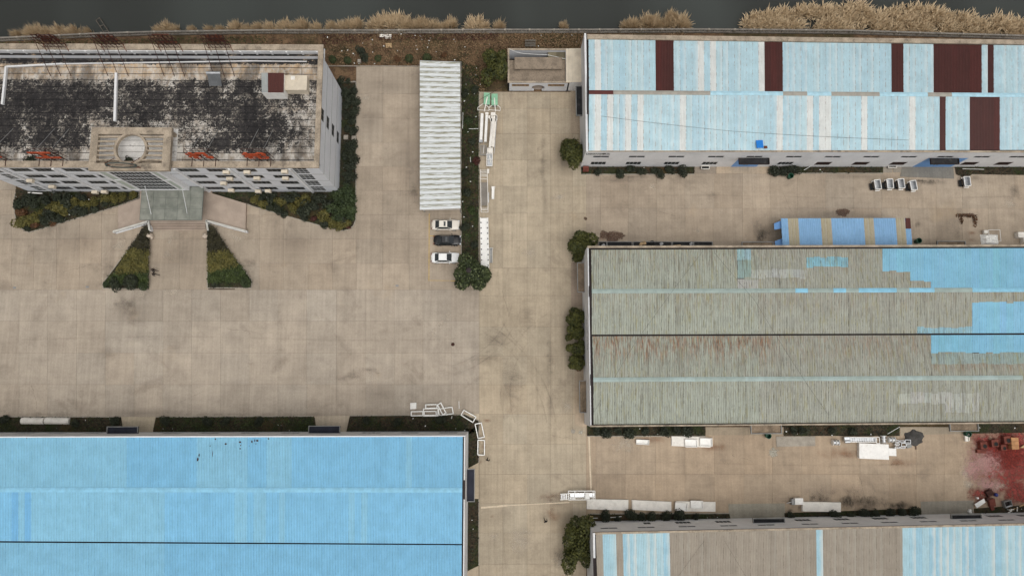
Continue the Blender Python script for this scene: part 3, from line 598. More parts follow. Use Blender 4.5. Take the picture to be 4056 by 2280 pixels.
m = MB(); m.prism([(OX0+.1, OY0+.2), (OX1-.1, OY0+.2), (OX1-.1, OY2-.9), (OX0+.1, OY2-.9)], OD-.3, OD, False); m.build('roof', MT['deck'], off)
m = MB(); m.beam(A1(62, 640, 13), A1(25, 1000, 13), .3, .4); m.build('roof_divider', MT['wall'], off)
m = MB(); m.beam(A1(1113, 700, 13), A1(1100, 1160, 13), .35, .4); m.build('roof_divider', MT['wall'], off)
m = MB(); m.beam(A1(60, 640, 13), A1(600, 612, 13), .22, .3); m.beam(A1(600, 612, 13), A2(0, 585, 13), .12, .25); m.beam(A2(0, 585, 13), A2(520, 590, 13), .1, .2); m.build('roof_divider', MT['wall'], off)
# entrance portal: glazed box under a slatted roof frame with a ring
PX0, PX1, PY0, PY1, PZ = -63.1, -50.9, 31.9, 38.7, 15.0
bx0, bx1 = G(519, 725, 3.6).x, G(752, 725, 3.6).x
m = MB(); wp = Wall((bx0, 32.0), (bx1, 32.0), 3.6, PZ-.6, .12)
gx0, gx1 = G(562, 722, 3.8).x, G(711, 722, 3.8).x
gop = wp.opening(wp.u_of(gx0), wp.u_of(gx1), 4.0, PZ-1.2)
lop = wp.opening(wp.u_of(bx0)+.5, wp.u_of(gx0)-.35, 4.0, 9.2), wp.opening(wp.u_of(bx0)+.5, wp.u_of(gx0)-.35, 9.5, PZ-1.2), wp.opening(wp.u_of(gx1)+.35, wp.L-.5, 4.0, 9.2), wp.opening(wp.u_of(gx1)+.35, wp.L-.5, 9.5, PZ-1.2)
wp.emit(m); m.quad((bx1, 32.0, 3.6), (bx1, OY0, 3.6), (bx1, OY0, PZ-.6), (bx1, 32.0, PZ-.6)); m.quad((bx0, OY0, 3.6), (bx0, 32.0, 3.6), (bx0, 32.0, PZ-.6), (bx0, OY0, PZ-.6)); m.quad((bx0, OY0, 3.6), (bx1, OY0, 3.6), (bx1, 32.0, 3.6), (bx0, 32.0, 3.6))
m.build('portal_wall', MT['wall'], off)
wp.window(off, gop, 10, 6, .05, MT['frame'], None, 'curtain_window')
MT['panelgreen'] = M('pale_green_panel', S(176, 184, 172), .6, .05)
for o_ in lop: wp.window(off, o_, 1, 1, .06, MT['frame'], MT['panelgreen'], 'panel_window')
m = MB()
for c_, d_ in ((((PX0+PX1)/2, PY0+.58, PZ-.3), (PX1-PX0, 1.16, .6)), (((PX0+PX1)/2, PY1-.53, PZ-.3), (PX1-PX0, 1.06, .6)), ((PX0+.55, (PY0+PY1)/2+.05, PZ-.302), (1.1, PY1-PY0-2.22, .596)), ((PX1-.6, (PY0+PY1)/2+.05, PZ-.302), (1.2, PY1-PY0-2.22, .596))): m.box(c_, d_)
for X in (PX0+.5, PX1-.5): m.box((X, PY1-.5, (OD+PZ-.6)/2), (.5, .5, PZ-.6-OD))
m.build('portal_frame', MT['tan'], off)
rc = G(515.6, 587.7, PZ); rr_ = 2.2
m = MB(); n = 40
for i in range(n):
    a, b = 2*math.pi*i/n, 2*math.pi*(i+1)/n
    q = lambda t_, r_, z_: (rc.x+r_*math.cos(t_), rc.y+r_*1.0*math.sin(t_), z_)
    m.quad(q(a, rr_, PZ-.01), q(a, rr_+.35, PZ-.01), q(b, rr_+.35, PZ-.01), q(b, rr_, PZ-.01)); m.quad(q(b, rr_, PZ-.6), q(b, rr_, PZ-.01), q(a, rr_, PZ-.01), q(a, rr_, PZ-.6)); m.quad(q(a, rr_+.35, PZ-.6), q(a, rr_+.35, PZ-.01), q(b, rr_+.35, PZ-.01), q(b, rr_+.35, PZ-.6))
m.build('portal_ring', MT['tan'], off)
for i in range(6):
    Y = PY0+1.16+(PY1-PY0-2.2)*(i+.75)/6.3; dd = abs(Y-rc.y); half = math.sqrt(max((rr_+.25)**2-dd**2, 0))
    for a, b in ((PX0+1.08, rc.x-half), (rc.x+half, PX1-1.18)):
        if b-a > .2: m = MB(); m.box(((a+b)/2, Y, PZ-.25), (b-a, .26, .3)); m.build('portal_slat', MT['tan'], off)
MT['rt'] = M('pale_roof_tiles', S(214, 211, 206), .8, .15, .8, .1, dirt=S(96, 90, 84), dirtamt=.75, dsc=.8)
for i in range(6):
    ya, yb = OY0+1.0+i*.93, OY0+1.0+(i+1)*.93-.07; m = MB(); m.box(((PX0+PX1)/2, (ya+yb)/2, OD+.02), (PX1-PX0-.2, yb-ya, .03)); m.build('roof_tile_row', MT['rt'], off)
# glazed canopy over the porch with two tie rods
t = NT('green_canopy_glass'); n1 = t.noise(.8, 6, .6); cg = t.mix(t.ramp(n1, .3, .7), (*S(158, 160, 150), 1), (*S(128, 132, 123), 1))
tr = t.node('ShaderNodeBsdfTransparent'); mx = t.node('ShaderNodeMixShader'); mx.inputs[0].default_value = .72; t.l.new(tr.outputs[0], mx.inputs[1]); t.l.new(t.b.outputs[0], mx.inputs[2]); t.l.new(mx.outputs[0], t.n['Material Output'].inputs['Surface']); MT['canopyglass'] = t.done(cg, .2, 0, .5)
ca, cb_ = G(553, 871, 3.4), G(798, 871, 3.4); cn = OY0-.05
for i in range(5):
    for j in range(3):
        x0, x1 = ca.x+(cb_.x-ca.x)*i/5, ca.x+(cb_.x-ca.x)*(i+1)/5; y0, y1 = ca.y+(cn-ca.y)*j/3, ca.y+(cn-ca.y)*(j+1)/3
        m = MB(); m.box(((x0+x1)/2, (y0+y1)/2, 3.4), (x1-x0-.05, y1-y0-.05, .03)); m.build('canopy_pane', MT['canopyglass'], off)
m = MB()
for i in range(6): x = ca.x+(cb_.x-ca.x)*i/5; m.beam((x, ca.y, 3.3), (x, cn, 3.3), .1, .14)
for j in range(4): y = ca.y+(cn-ca.y)*j/3; m.beam((ca.x, y, 3.33), (cb_.x, y, 3.33), .08, .08)
m.build('canopy_frame', M('dull_green_steel', S(104, 108, 102), .6), off)
for (a, b) in (((1385, 425), (1445, 695)), ((1735, 415), (1790, 690))):
    q = B1(*b, 3.45); m = MB(); m.tube(q, (GY(a[0]/2.4133, 560+a[1]/2.4133, 32.0)), .05); m.build('canopy_rod', MT['frame'], off)
# porch terrace, steps, balustrades
TZ = .55; MT['dullstone'] = M('dull_white_stone', S(196, 194, 186), .85, .1, 1, .08, dirt=S(130, 122, 112), dirtamt=.4)
por = thing('porch_terrace', 'pinkish tiled entrance porch with broad steps before the office doors', 'porch', G(705, 830))
tp = [(468, 817), (554, 786), (554, 740), (838, 740), (838, 765), (974, 806), (972, 913), (818, 874), (818, 886), (592, 886), (590, 872), (468, 910)]
m = MB(); m.prism([G(*p, TZ).xy for p in tp], -.05, TZ, False); m.build('floor_slab', MT['tile'], por)
sy0, sy1 = G(705, 886, TZ).y, G(705, 912, 0).y
for i in range(4):
    y = sy0+(sy1-sy0)*(i+.5)/4; m = MB(); xa, xb = G(596, 890, .3).x, G(814, 890, .3).x
    m.box(((xa+xb)/2, y, (TZ-(i+1)*.11)/2-.02), (xb-xa, abs(sy1-sy0)/4-.012, TZ-(i+1)*.11)); st_ = m.build('step', MT['tile'], por); m = MB(); m.box(((xa+xb)/2, y+abs(sy1-sy0)/8-.03, TZ-(i+1)*.11-.017), (xb-xa, .07, .008)); m.build('riser_shade_strip', MT['joint_and_shade'], st_)  # thin dark strip at each riser paints in the shade line between steps
for pl in ([(450, 918), (588, 877), (594, 912)], [(975, 916), (818, 874), (824, 910)]):
    bo = thing('balustrade', 'white stone balustrade on the %s side of the office steps' % ('west' if pl[0][0] < 700 else 'east'), 'balustrade', G(*pl[0]), 'balustrades beside the office steps')
    for k, (a, b) in enumerate(zip(pl, pl[1:])):
        p, q = G(*a, .9), G(*b, .9); m = MB(); m.beam((p.x, p.y, 1.0), (q.x, q.y, 1.0), .3, .16); m.build('rail', MT['dullstone'], bo)
        m = MB(); m.beam((p.x, p.y, .12), (q.x, q.y, .12), .34, .26); m.build('plinth', MT['wall'], bo)
        L = (q-p).length; nn = max(2, int(L/2.2))
        for i in range(nn+1):
            r = p.lerp(q, i/nn)
            if k and i == 0: continue
            m = MB(); m.box((r.x, r.y, .58), (.26, .26, .68)); m.build('post', MT['wall'], bo)
        m = MB(); nb = int(L/.35)
        for i in range(nb): r = p.lerp(q, (i+.5)/nb); m.lathe((r.x, r.y, .25), [(.05, 0), (.09, .2), (.05, .5), (.06, .68)], 6)
        m.build('baluster_row', MT['wall'], bo)
for k, (x, y, s_) in enumerate(((598, 936, 1.0), (816, 936, .82))):
    c = G(x, y); m = MB(); nn = 12; prof = [(.45, 0), (.62, .25), (.6, .6), (.42, .85), (.12, .98)]
    m.lathe((c.x, c.y, 0), [(r*s_, z*s_) for r, z in prof], nn)
    m.v = [(a+mnoise.noise((a*1.7, b*1.7, d*2))*.22, b+mnoise.noise((a*1.9+9, b*1.7, d*2))*.22, d*(1+.2*mnoise.noise((a, b, 4)))) for a, b, d in m.v]
    tag(m.build('boulder', MT['stone'], loc=(c.x, c.y, 0)), 'pale boulder at the foot of the %s balustrade' % ('west' if k == 0 else 'east'), 'boulder', 'boulders by the office steps')
# air conditioners on the south facade
ac = [(680+x/5.79, 540+y/5.79) for x, y in ((1255, 825), (1735, 825), (1335, 975), (1960, 965), (1195, 1080), (1370, 1240), (1990, 1265), (2215, 1255))]+[(1040+490/5.57, 540+780/5.57), (1040+510/5.57, 540+930/5.57)]+[(x/2.4133, 560+y/2.4133) for x, y in ((500, 435), (910, 485), (1000, 483), (290, 377))]
acd = ['on the third floor beside the centre pilaster east of the portal', 'on the third floor right of the middle pilaster', 'on the second floor left of the middle pilaster', 'on the second floor right of the middle pilaster', 'low on the wall, smallest one east of the portal', 'at ground level, nearest the portal on its east side', 'at ground level at the foot of the middle pilaster', 'at ground level, farthest east', 'high up near the east stair windows', 'half way up near the east stair windows', 'low beside the west stair windows', 'at ground level west of the portal, left of a pair', 'at ground level west of the portal, right of a pair', 'on the west pilaster beside the dark stair windows']
for (x, y), d_ in zip(ac, acd):
    c = GY(x, y, OY0-.45); c.z = max(c.z, .9); r = thing('air_conditioner', 'cream outdoor air conditioner '+d_, 'air conditioner', (c.x, OY0-.42, c.z-.35), 'air conditioners on the office facade')
    m = MB(); m.box((c.x, OY0-.47, c.z), (.95, .5, .62)); m.build('casing', MT['beige'], r)
    m = MB(); m.tube((c.x-.12, OY0-.72, c.z), (c.x-.12, OY0-.735, c.z), .24, 14); m.build('fan_grille', MT['greyframe'], r)
    for s_ in (-.35, .35): m = MB(); m.beam((c.x+s_, OY0, c.z-.36), (c.x+s_, OY0-.7, c.z-.36), .05); m.build('bracket', MT['greyframe'], r)
# roof letters: rusty trusses carrying characters
def letters(char, X, Y, zb, wd, ht, mat, parent, face=-1, offset=.0):
    cu = bpy.data.curves.new('letter', 'FONT'); cu.body = char; cu.size = 1; cu.align_x = 'CENTER'; cu.extrude = .06; cu.offset = offset
    cu.materials.append(mat); o = bpy.data.objects.new('letter', cu); col.objects.link(o); o.parent = parent
    bpy.context.view_layer.update(); dm = o.dimensions; sx = wd/max(dm.x, .01); sy = ht/max(dm.y, .01)
    cz = (o.bound_box[0][1]+o.bound_box[6][1])/2; cx_ = (o.bound_box[0][0]+o.bound_box[6][0])/2
    o.scale = (sx, sy, 1); o.rotation_euler = (math.pi/2, 0, 0 if face < 0 else math.pi)
    s_ = 1 if face < 0 else -1
    me = bpy.data.meshes.new_from_object(o.evaluated_get(bpy.context.evaluated_depsgraph_get())); me.materials.clear(); me.materials.append(mat)
    q = link('letter', me, parent); q.scale = o.scale; q.rotation_euler = o.rotation_euler; bpy.data.objects.remove(o)
    q.location = Vector((X-cx_*sx*s_, Y, zb+ht/2-cz*sy))-org(parent); return q
fx = [(-2, 632, '華'), (213, 628, '工'), (800, 620, '机'), (1014, 616, '械')]
for k, (x, y, ch) in enumerate(fx):
    X = GY(x+6, y, OY0+1.6).x; Yl = OY0+1.35; r = thing('roof_sign', 'red %s character on a rusty frame along the office roof\'s south edge' % ['westernmost', 'I-beam shaped', 'third from the west', 'easternmost'][k], 'sign', (X, Yl, OD), 'red roof characters along the south edge')
    zb = OZ+.45; letters(ch, X, Yl-.12, zb, 3.7, 2.75, MT['redsign'], r, -1, .03)
    m = MB()
    for z in (zb-.15, zb+.8, zb+1.6, zb+2.5): m.beam((X-1.8, Yl, z), (X+1.8, Yl, z), .07); m.beam((X-1.8, Yl+.55, z), (X+1.8, Yl+.55, z), .05)
    for i in range(5):
        x_ = X-1.8+.9*i; m.beam((x_, Yl, OD), (x_, Yl, zb+2.6), .07); m.beam((x_, Yl+.55, OD), (x_, Yl+.55, zb+2.5), .05)
        for z in (zb-.15, zb+.8, zb+1.6, zb+2.5): m.beam((x_, Yl, z), (x_, Yl+.55, z), .04)
    for x_ in (X-1.8, X, X+1.8): m.beam((x_, Yl, OZ+.04), (x_, OY0+.1, OZ+.06), .08)
    m.build('truss', MT['rustdark'], r)
    for x_ in (X-1.0, X+1.3): m = MB(); m.tube((x_, Yl+.5, zb+1.9), (x_+.2, Yl+5.2, OD), .035, 6); m.build('brace', MT['greyframe'], r)
bx = [205, 435, 660, 860]
for k, px in enumerate(bx):
    Yl = OY2-.2; q = G(px+5, 196-px*.006, OZ+.4); X = q.x; r = thing('roof_sign', 'rusty open truss sign standing on the office\'s north parapet, %s from the west' % nth(k), 'sign', (X, Yl, OD), 'rusty truss signs along the north edge')
    zb = OZ+.35; letters('華工机械'[3-k], X, Yl+.2, zb+.1, 2.9, 2.6, MT['rust'], r, 1, 0.0)
    m = MB()
    for z in (zb, zb+.95, zb+1.9, zb+2.9): m.beam((X-1.7, Yl, z), (X+1.7, Yl, z), .08); m.beam((X-1.7, Yl-.5, z), (X+1.7, Yl-.5, z), .05)
    for i in range(6): x_ = X-1.7+.68*i; m.beam((x_, Yl, zb-.35), (x_, Yl, zb+3.0), .07); m.beam((x_, Yl-.5, zb-.35), (x_, Yl-.5, zb+2.9), .05)
    for i in range(5): m.beam((X-1.7+.68*i, Yl, zb), (X-1.7+.68*(i+1), Yl, zb+2.9), .05)
    m.build('truss', MT['rustdark'], r)
    for x_ in (X-1.6, X, X+1.6):
        m = MB(); m.tube((x_, Yl, zb+2.6), (x_+.5, Yl-4.6, OD), .05, 6); m.build('brace', MT['rustdark'], r)
    m = MB(); m.beam((X-1.7, Yl, zb), (X-1.3, Yl-1.0, OZ-.2), .08); m.beam((X+1.7, Yl, zb), (X+2.1, Yl-1.0, OZ-.2), .08); m.build('strut', MT['rust'], r)
# emblem on the portal
X, Yl = G(500, 668, PZ).x, PY0+.35
r = thing('emblem_sign', 'dark oval emblem on a rusty frame above the office entrance portal', 'sign', (X, Yl, PZ))
for nm, ra, rb_, w_, mt_ in (('emblem_ring', 2.2, 1.15, .3, MT['greyframe']), ('emblem_core', 1.3, .55, .28, MT['tan'])):
    m = MB(); n = 28
    for i in range(n):
        a, b = 2*math.pi*i/n, 2*math.pi*(i+1)/n; m.beam((X+ra*math.cos(a), Yl, PZ+1.45+rb_*math.sin(a)), (X+ra*math.cos(b), Yl, PZ+1.45+rb_*math.sin(b)), .1, w_)
    m.build(nm, M('dark_'+nm, S(84, 90, 86), .7, .2) if nm == 'emblem_ring' else mt_, r)
m = MB(); m.beam((X-2.2, Yl+.1, PZ+.1), (X+2.2, Yl+.1, PZ+.1), .1); m.beam((X-2.2, Yl+.1, PZ+1.4), (X+2.2, Yl+.1, PZ+1.4), .07)
for x_ in (X-2.0, X-.9, X+.9, X+2.0): m.beam((x_, Yl+.1, PZ), (x_, Yl+.1, PZ+2.4), .07)
for x_ in (X-1.9, X+1.9): m.beam((x_, Yl+.1, PZ+2.2), (x_, Yl+1.6, PZ), .07)
m.build('frame', MT['rust'], r)
# rooftop huts, heater
hz = OD
r = thing('roof_hut', 'small white roof hut with brown and grey sheet roof', 'hut', G(1090, 340, OD))
hut = [G(1000+x/8.52, 250+y/8.52, OD+2.4) for x, y in ((320, 355), (1085, 360), (1055, 1000), (310, 1000))]
m = MB(); m.prism([(p.x*.97+hut[0].x*.03, p.y) for p in hut], OD, OD+2.3, False); m.build('wall', MT['white'], r)
for i in range(7):
    a0, a1 = hut[0].lerp(hut[1], i/7), hut[0].lerp(hut[1], (i+1)/7); b0, b1 = hut[3].lerp(hut[2], i/7), hut[3].lerp(hut[2], (i+1)/7); u = Vector((0, 0, .25))
    sheet(a0+u, a1+u, b0, b1, SM['brown'] if i > 1 else SM['tan'], S(84, 44, 38) if i > 1 else S(160, 164, 162), r, 2)
r = thing('roof_hut', 'beige flat-roofed water tank room beside the brown hut on the office roof', 'hut', G(1175, 335, OD))
hb = [G(1000+x/8.52, 250+y/8.52, OD+1.7) for x, y in ((1110, 440), (1825, 445), (1815, 900), (1095, 895))]
m = MB(); m.prism([p.xy for p in hb], OD, OD+1.7, False); m.build('wall', MT['beige'], r)
m = MB(); ct = (hb[0]+hb[1]+hb[2]+hb[3])/4; m.box((ct.x, ct.y, OD+1.74), (abs(hb[1].x-hb[0].x)+.2, abs(hb[0].y-hb[3].y)+.2, .08)); m.build('roof', MT['beige'], r)
m = MB(); q = G(1000+1370/8.52, 250+510/8.52, OD+1.8); m.box((q.x, q.y, OD+1.86), (.62, .62, .16)); m.build('hatch', MT['cream'], r)
c = G(858, 322, OD); r = thing('solar_heater', 'tilted dark solar water heater near the back of the office roof', 'solar heater', (c.x, c.y, OD))
m = MB(); m.quad((c.x-1.0, c.y-.9, OD+.25), (c.x+1.0, c.y-.9, OD+.25), (c.x+.9, c.y+.7, OD+1.0), (c.x-1.1, c.y+.7, OD+1.0)); m.build('collector', M('solar_collector', S(86, 88, 90), .3, .15), r)
m = MB(); m.tube((c.x-1.2, c.y+.85, OD+1.1), (c.x+1.0, c.y+.85, OD+1.1), .24, 12); m.build('tank', MT['steel'], r)
m = MB()
for x_ in (-.9, .8): m.beam((c.x+x_, c.y+.8, OD), (c.x+x_, c.y+.8, OD+1.0), .05); m.beam((c.x+x_, c.y-.85, OD), (c.x+x_, c.y-.85, OD+.3), .05)
m.build('stand', MT['greyframe'], r)
# ------------------------------------------------------------------ warehouses
def canopy(parent, px0, px1, py0, py1, z, top, rimm, side='S', wall=0.0):
    """concrete door canopy: tray with a rim; the edge on `side` is free, the other meets the wall line"""
    a, b = G(px0, py0, z), G(px1, py1, z); x0, x1 = sorted((a.x, b.x)); y0, y1 = sorted((a.y, b.y))
    if side == 'S': y1 = wall
    if side == 'N': y0 = wall
    if side == 'W': x1 = wall
    if side == 'E': x0 = wall
    cx, cy, sx, sy = (x0+x1)/2, (y0+y1)/2, x1-x0, y1-y0
    m = MB(); m.box((cx, cy, z-.25), (sx, sy, .12)); o = m.build('door_canopy', top, parent)
    m = MB(); w_ = .1
    for c_, d_, sd in (((cx, y0+w_/2, z-.15), (sx, w_, .38), 'N'), ((cx, y1-w_/2, z-.15), (sx, w_, .38), 'S'), ((x0+w_/2, cy, z-.15), (w_, sy-2*w_-.01, .376), 'E'), ((x1-w_/2, cy, z-.15), (w_, sy-2*w_-.01, .376), 'W')):
        if sd != side: m.box(c_, d_)
    m.build('canopy_rim', rimm, o); return o
def door(parent, wl_, op, mat, leaves=2):
    u0, u1, za, zb = op; root = None
    for i in range(leaves):
        a, b = u0+(u1-u0)*i/leaves+.02, u0+(u1-u0)*(i+1)/leaves-.02; m = MB(); d = -wl_.depth*.6
        p, q = wl_.p(a, d, 0), wl_.p(b, d, 0); m.box(((p.x+q.x)/2, (p.y+q.y)/2, (za+zb)/2), (abs(q.x-p.x)+.02, abs(q.y-p.y)+.06, zb-za-.04)); o = m.build('door_leaf', mat, parent)
        m = MB(); e = b-.25 if i == 0 else a+.25; h = wl_.p(e, d+.06, 1.2); m.box(h, (.08, .08, .3)); m.build('handle', MT['greyframe'], o)

# ---- north-east warehouse, faded blue roof
WX = 13.2; XE = 92.0
nw = thing('north_warehouse', 'white warehouse beside the pond with pale blue and brown striped roof', 'warehouse', (50, 47, 0))
s_, e_ = Wall((WX, 37.35), (XE, 37.45), 0, 8.0), Wall((WX, 57.6), (WX, 37.35), 0, 8.15)
n_ = Wall((XE, 56.7), (WX, 57.6), 0, 8.0)
pend = []
for p in (2381, 2523, 2680, 2837, 2990, 3147, 3302, 3455, 3605, 3750, 3897, 4038): X = GY(p, 619, 37.4).x; pend.append((s_, s_.opening(X-13.2-1.35, X-13.2+1.35, 5.0, 5.95), 2, 1))
for i, p in enumerate((2369, 2508, 2659, 2810, 3110, 3261, 3410, 3559, 3843, 3978)): X = GY(p, 647, 37.4).x; pend.append((s_, s_.opening(X-13.2-1.3, X-13.2+1.3, 1.15, 2.75), 4 if i < 5 else 5, 1 if i < 5 else 3))
drs = [s_.opening(s_.u_of(G(2893, 658).x), s_.u_of(G(2995, 658).x), 0, 4.9), s_.opening(s_.u_of(G(3612, 656).x), s_.u_of(G(3765, 658).x), 0, 4.9)]
m = MB()
for q in (s_, e_, n_): q.emit(m)
m.build('wall', MT['wall'], nw)
for i, (q, op, a, b) in enumerate(pend): q.window(nw, op, a, b, .05, MT['frame'] if b == 1 else MT['rustdark'])
for d_ in drs: door(nw, s_, d_, MT['blue'])
for a, b in ((2927, 3049), (3686, 3801)): canopy(nw, a, b, 619, 650, 5.3, MT['black'], MT['gutter'], 'S', 37.33)
canopy(nw, 2280, 2309, 340, 458, 4.2, MT['black'], MT['greyframe'], 'W', WX-.02)
m = MB(); m.box((WX+.17, 47.4, 8.3), (.32, 20.4, .5)); m.build('parapet', MT['wall'], nw)
m = MB(); m.box(((WX+XE)/2, 37.5, 8.02), (XE-WX, .3, .1)); m.build('eave_trim', MT['tan'], nw)
m = MB(); a, b = G(2325, 145, 8.3), G(4130, 168, 8.3); m.beam((a.x, a.y, 8.15), (b.x, b.y, 8.15), .78, .3); m.build('gutter_parapet', MT['tan'], nw)
L = [RL((2331, 157), (4150, 182), 8.05), RL((2333, 366), (4150, 378), 9.2), RL((2331, 597), (4150, 594), 8.1)]
rf = MB(); rf.quad(L[0].a-Vector((.3, 0, .25)), L[1].a-Vector((.3, 0, .25)), L[1].b-Vector((0, 0, .25)), L[0].b-Vector((0, 0, .25))); rf.quad(L[1].a-Vector((.3, 0, .25)), L[2].a-Vector((.3, 0, .25)), L[2].b-Vector((0, 0, .25)), L[1].b-Vector((0, 0, .25)))
nroof = rf.build('roof', MT['gutter'], nw)
BR0 = [(2597, 2671), (3027, 3103), (3523, 3572), (3690, 3899), (3922, 3945)]; BR1 = [(3729, 3753), (3848, 3964)]
WH0 = [(2352, 2369), (2492, 2502), (2680, 2700), (2754, 2779), (2820, 2836), (3007, 3024), (3354, 3370), (3905, 3920)]; WH1 = [(2350, 2373), (2405, 2426), (2477, 2503), (2530, 2555), (3074, 3099), (3203, 3227), (3255, 3304), (3406, 3431), (3607, 3632), (2705, 2722)]
pal = [S(183, 211, 220), S(179, 209, 220), S(187, 213, 220), S(181, 210, 220), S(185, 214, 223)]
def ncol(si, i, pa, pb):
    x = pa[0]
    if any(a <= x <= b for a, b in (BR0, BR1)[si]): return [(0, 1, SM['brown'], S(80+random.randint(-4, 4), 42, 38))]
    if any(a <= x <= b for a, b in (WH0, WH1)[si]): return [(0, 1, SM['ne'], (*S(218, 221, 218), .95))]
    return [(0, 1, SM['ne'], (*random.choice(pal), .93))]
rooflay(nroof, L, 76, ncol, [(0, 1), (1, 2)])
def capn(px, i):
    if px < 2440: return S(90, 46, 42), MT['cap']
    if px < 2770 or 3077 < px < 3177 or 3277 < px < 3456 or 3652 < px < 3745 or px > 4025: return S(160, 155, 145), MT['cap']
    return S(170, 207, 221), MT['cap']
ridge(nroof, L[1], .1, 19, capn)
tx = GY(2369, 610, 37.33)
lo = letters('LIGONG華工', tx.x, 37.31, tx.z-.35, GY(2418, 608, 37.33).x-GY(2322, 611, 37.33).x, .75, M('dark_grey_lettering', S(88, 88, 84), .7), nw, -1, .012); lo.scale.z = .3
for px, py, w_, h_, c in ((3009, 571, 1.1, 1.3, MT['bluetarp']), (3033, 583, .5, .4, MT['rust'])):
    q = G(px, py, 8.5); m = MB(); m.box((q.x, q.y, 8.5), (w_, h_, .12), .05)
    m.build('patch_sheet', c, nroof)
# ---- middle warehouse, grey green four-slope roof
mw = thing('middle_warehouse', 'long grey warehouse with mossy twin-gabled roof and leftover blue paint', 'warehouse', (50, 7.5, 0))
n_ = Wall((XE, 21.7), (WX, 21.55), 0, 8.1); w_ = Wall((WX, 21.55), (WX, -6.75), 0, 8.1); s_ = Wall((WX, -6.75), (XE, -6.3), 0, 8.1)
lv = []
for y in (390, 460, 548, 620): Y = GX(2317, 1120+y/2.4133, WX).y; lv.append(w_.opening(21.55-Y-.55, 21.55-Y+.55, 5.4, 6.9))
dw = [w_.opening(21.55-G(2300, 1150).y, 21.55-G(2300, 1045).y, 0, 3.2)]
m = MB()
for q in (n_, w_, s_): q.emit(m)
m.build('wall', MT['wall'], mw)
for o_ in lv: w_.window(mw, o_, 4, 1, .12, MT['frame'], MT['rubber'], 'louvre_window')
door(mw, w_, dw[0], MT['blue'])
m = MB(); m.beam((WX, 21.5, 8.15), (XE, 21.8, 8.15), .3, .4); m.build('parapet', MT['tan'], mw)
m = MB(); m.beam((WX+.08, 21.3, 8.15), (WX+.08, -6.5, 8.15), .16, .398); m.build('parapet', MT['wall'], mw)
m = MB(); m.beam((WX, -6.66, 8.15), (XE, -6.2, 8.15), .22, .4); m.build('parapet', MT['tan'], mw)
L = [RL((2341, 989), (4150, 982), 7.95), RL((2344, 1153), (4150, 1147), 8.75), RL((2344, 1324), (4150, 1318), 7.95), RL((2345, 1331), (4150, 1325), 7.95), RL((2350, 1503), (4150, 1494), 8.75), RL((2351, 1680), (4150, 1666), 7.95)]
rf = MB(); d_ = Vector((.45, 0, .3)); d2 = Vector((0, 0, .3))
for a, b in ((0, 1), (1, 2), (3, 4), (4, 5)): rf.quad(L[a].a-d_+(Vector((0, .35, 0)) if a == 0 else Vector()), L[b].a-d_-(Vector((0, .35, 0)) if b == 5 else Vector()), L[b].b-d2-(Vector((0, .35, 0)) if b == 5 else Vector()), L[a].b-d2+(Vector((0, .35, 0)) if a == 0 else Vector()))
rf.quad(L[2].a-d_, L[3].a-d_, L[3].b-d2, L[2].b-d2)
mroof = rf.build('roof', MT['gutter'], mw)
BL, PB, PG, GG = S(136, 190, 214), S(158, 188, 196), S(182, 184, 178), S(156, 164, 156)
PATCH = {0: [(3485, 3605, 960, 1074, BL), (3605, 3676, 960, 1115, BL), (3676, 4300, 960, 1160, BL), (3188, 3350, 1019, 1058, S(142, 192, 208)), (2912, 2980, 960, 1030, PB), (2912, 2932, 1030, 1075, PB), (2972, 3190, 1066, 1101, PG), (2920, 3000, 1106, 1160, PG), (2932, 2975, 1030, 1100, S(150, 172, 166))],
         1: [(3857, 4300, 1197, 1330, BL), (3640, 3857, 1296, 1330, S(150, 190, 204))], 2: [(3676, 4300, 1320, 1397, BL), (3676, 4300, 1397, 1440, S(160, 176, 172))], 3: [(3546, 3740, 1555, 1598, PG), (3740, 3870, 1555, 1631, PG)]}
def mcol(si, i, pa, pb):
    x = (pa[0]+pb[0])/2; k = random.gauss(1, .02); g = S(170, 175, 163) if x < 3000 else S(168, 170, 159)
    base = (g[0]*k, g[1]*k, g[2]*k); rs = [.84, .85, .68, .93][si]
    if si == 2 and x < 3000: rs = .35
    cuts = []
    for a, b, y0, y1, c in PATCH[si]:
        if a <= x < b:
            v = lambda y: min(max((y+random.uniform(-4, 4)-pa[1])/(pb[1]-pa[1]), 0), 1)
            cuts.append((v(y0) if y0 > 962 and y0 not in (1320,) else 0, v(y1) if y1 not in (1160, 1330) else 1, c))
    cuts.sort(); out = []; z = 0
    for v0, v1, c in cuts:
        if v0 > z+.02: out.append((z, v0, SM['mid'], (*base, rs)))
        out.append((v0, v1, SM['blue'] if c in (BL,) else SM['mid'], (*[q*random.gauss(1, .015) for q in c], .97))); z = v1
    if z < .98:
        if si == 2 and not cuts and x < 3050: out.append((z, 1, SM['mid'], (*base, .2+random.random()*.35)))
        elif si == 2 and not cuts: out.append((z, 1, SM['mid'], (*base, .62+random.random()*.2)))
        else: out.append((z, 1, SM['mid'], (*base, rs)))
    return out
rooflay(mroof, L, 66, mcol, [(0, 1), (1, 2), (3, 4), (4, 5)])
def capm(px, i): return (BL if any(a < px < b for a, b in ((3140, 3192), (3290, 3355), (3400, 3528), (3622, 3706), (3826, 4200))) else S(152, 166, 160)), MT['cap']
ridge(mroof, L[1], .1, 36, capm); ridge(mroof, L[4], .1, 18, lambda px, i: (S(154, 168, 162) if i % 3 else S(160, 176, 172), MT['cap']))
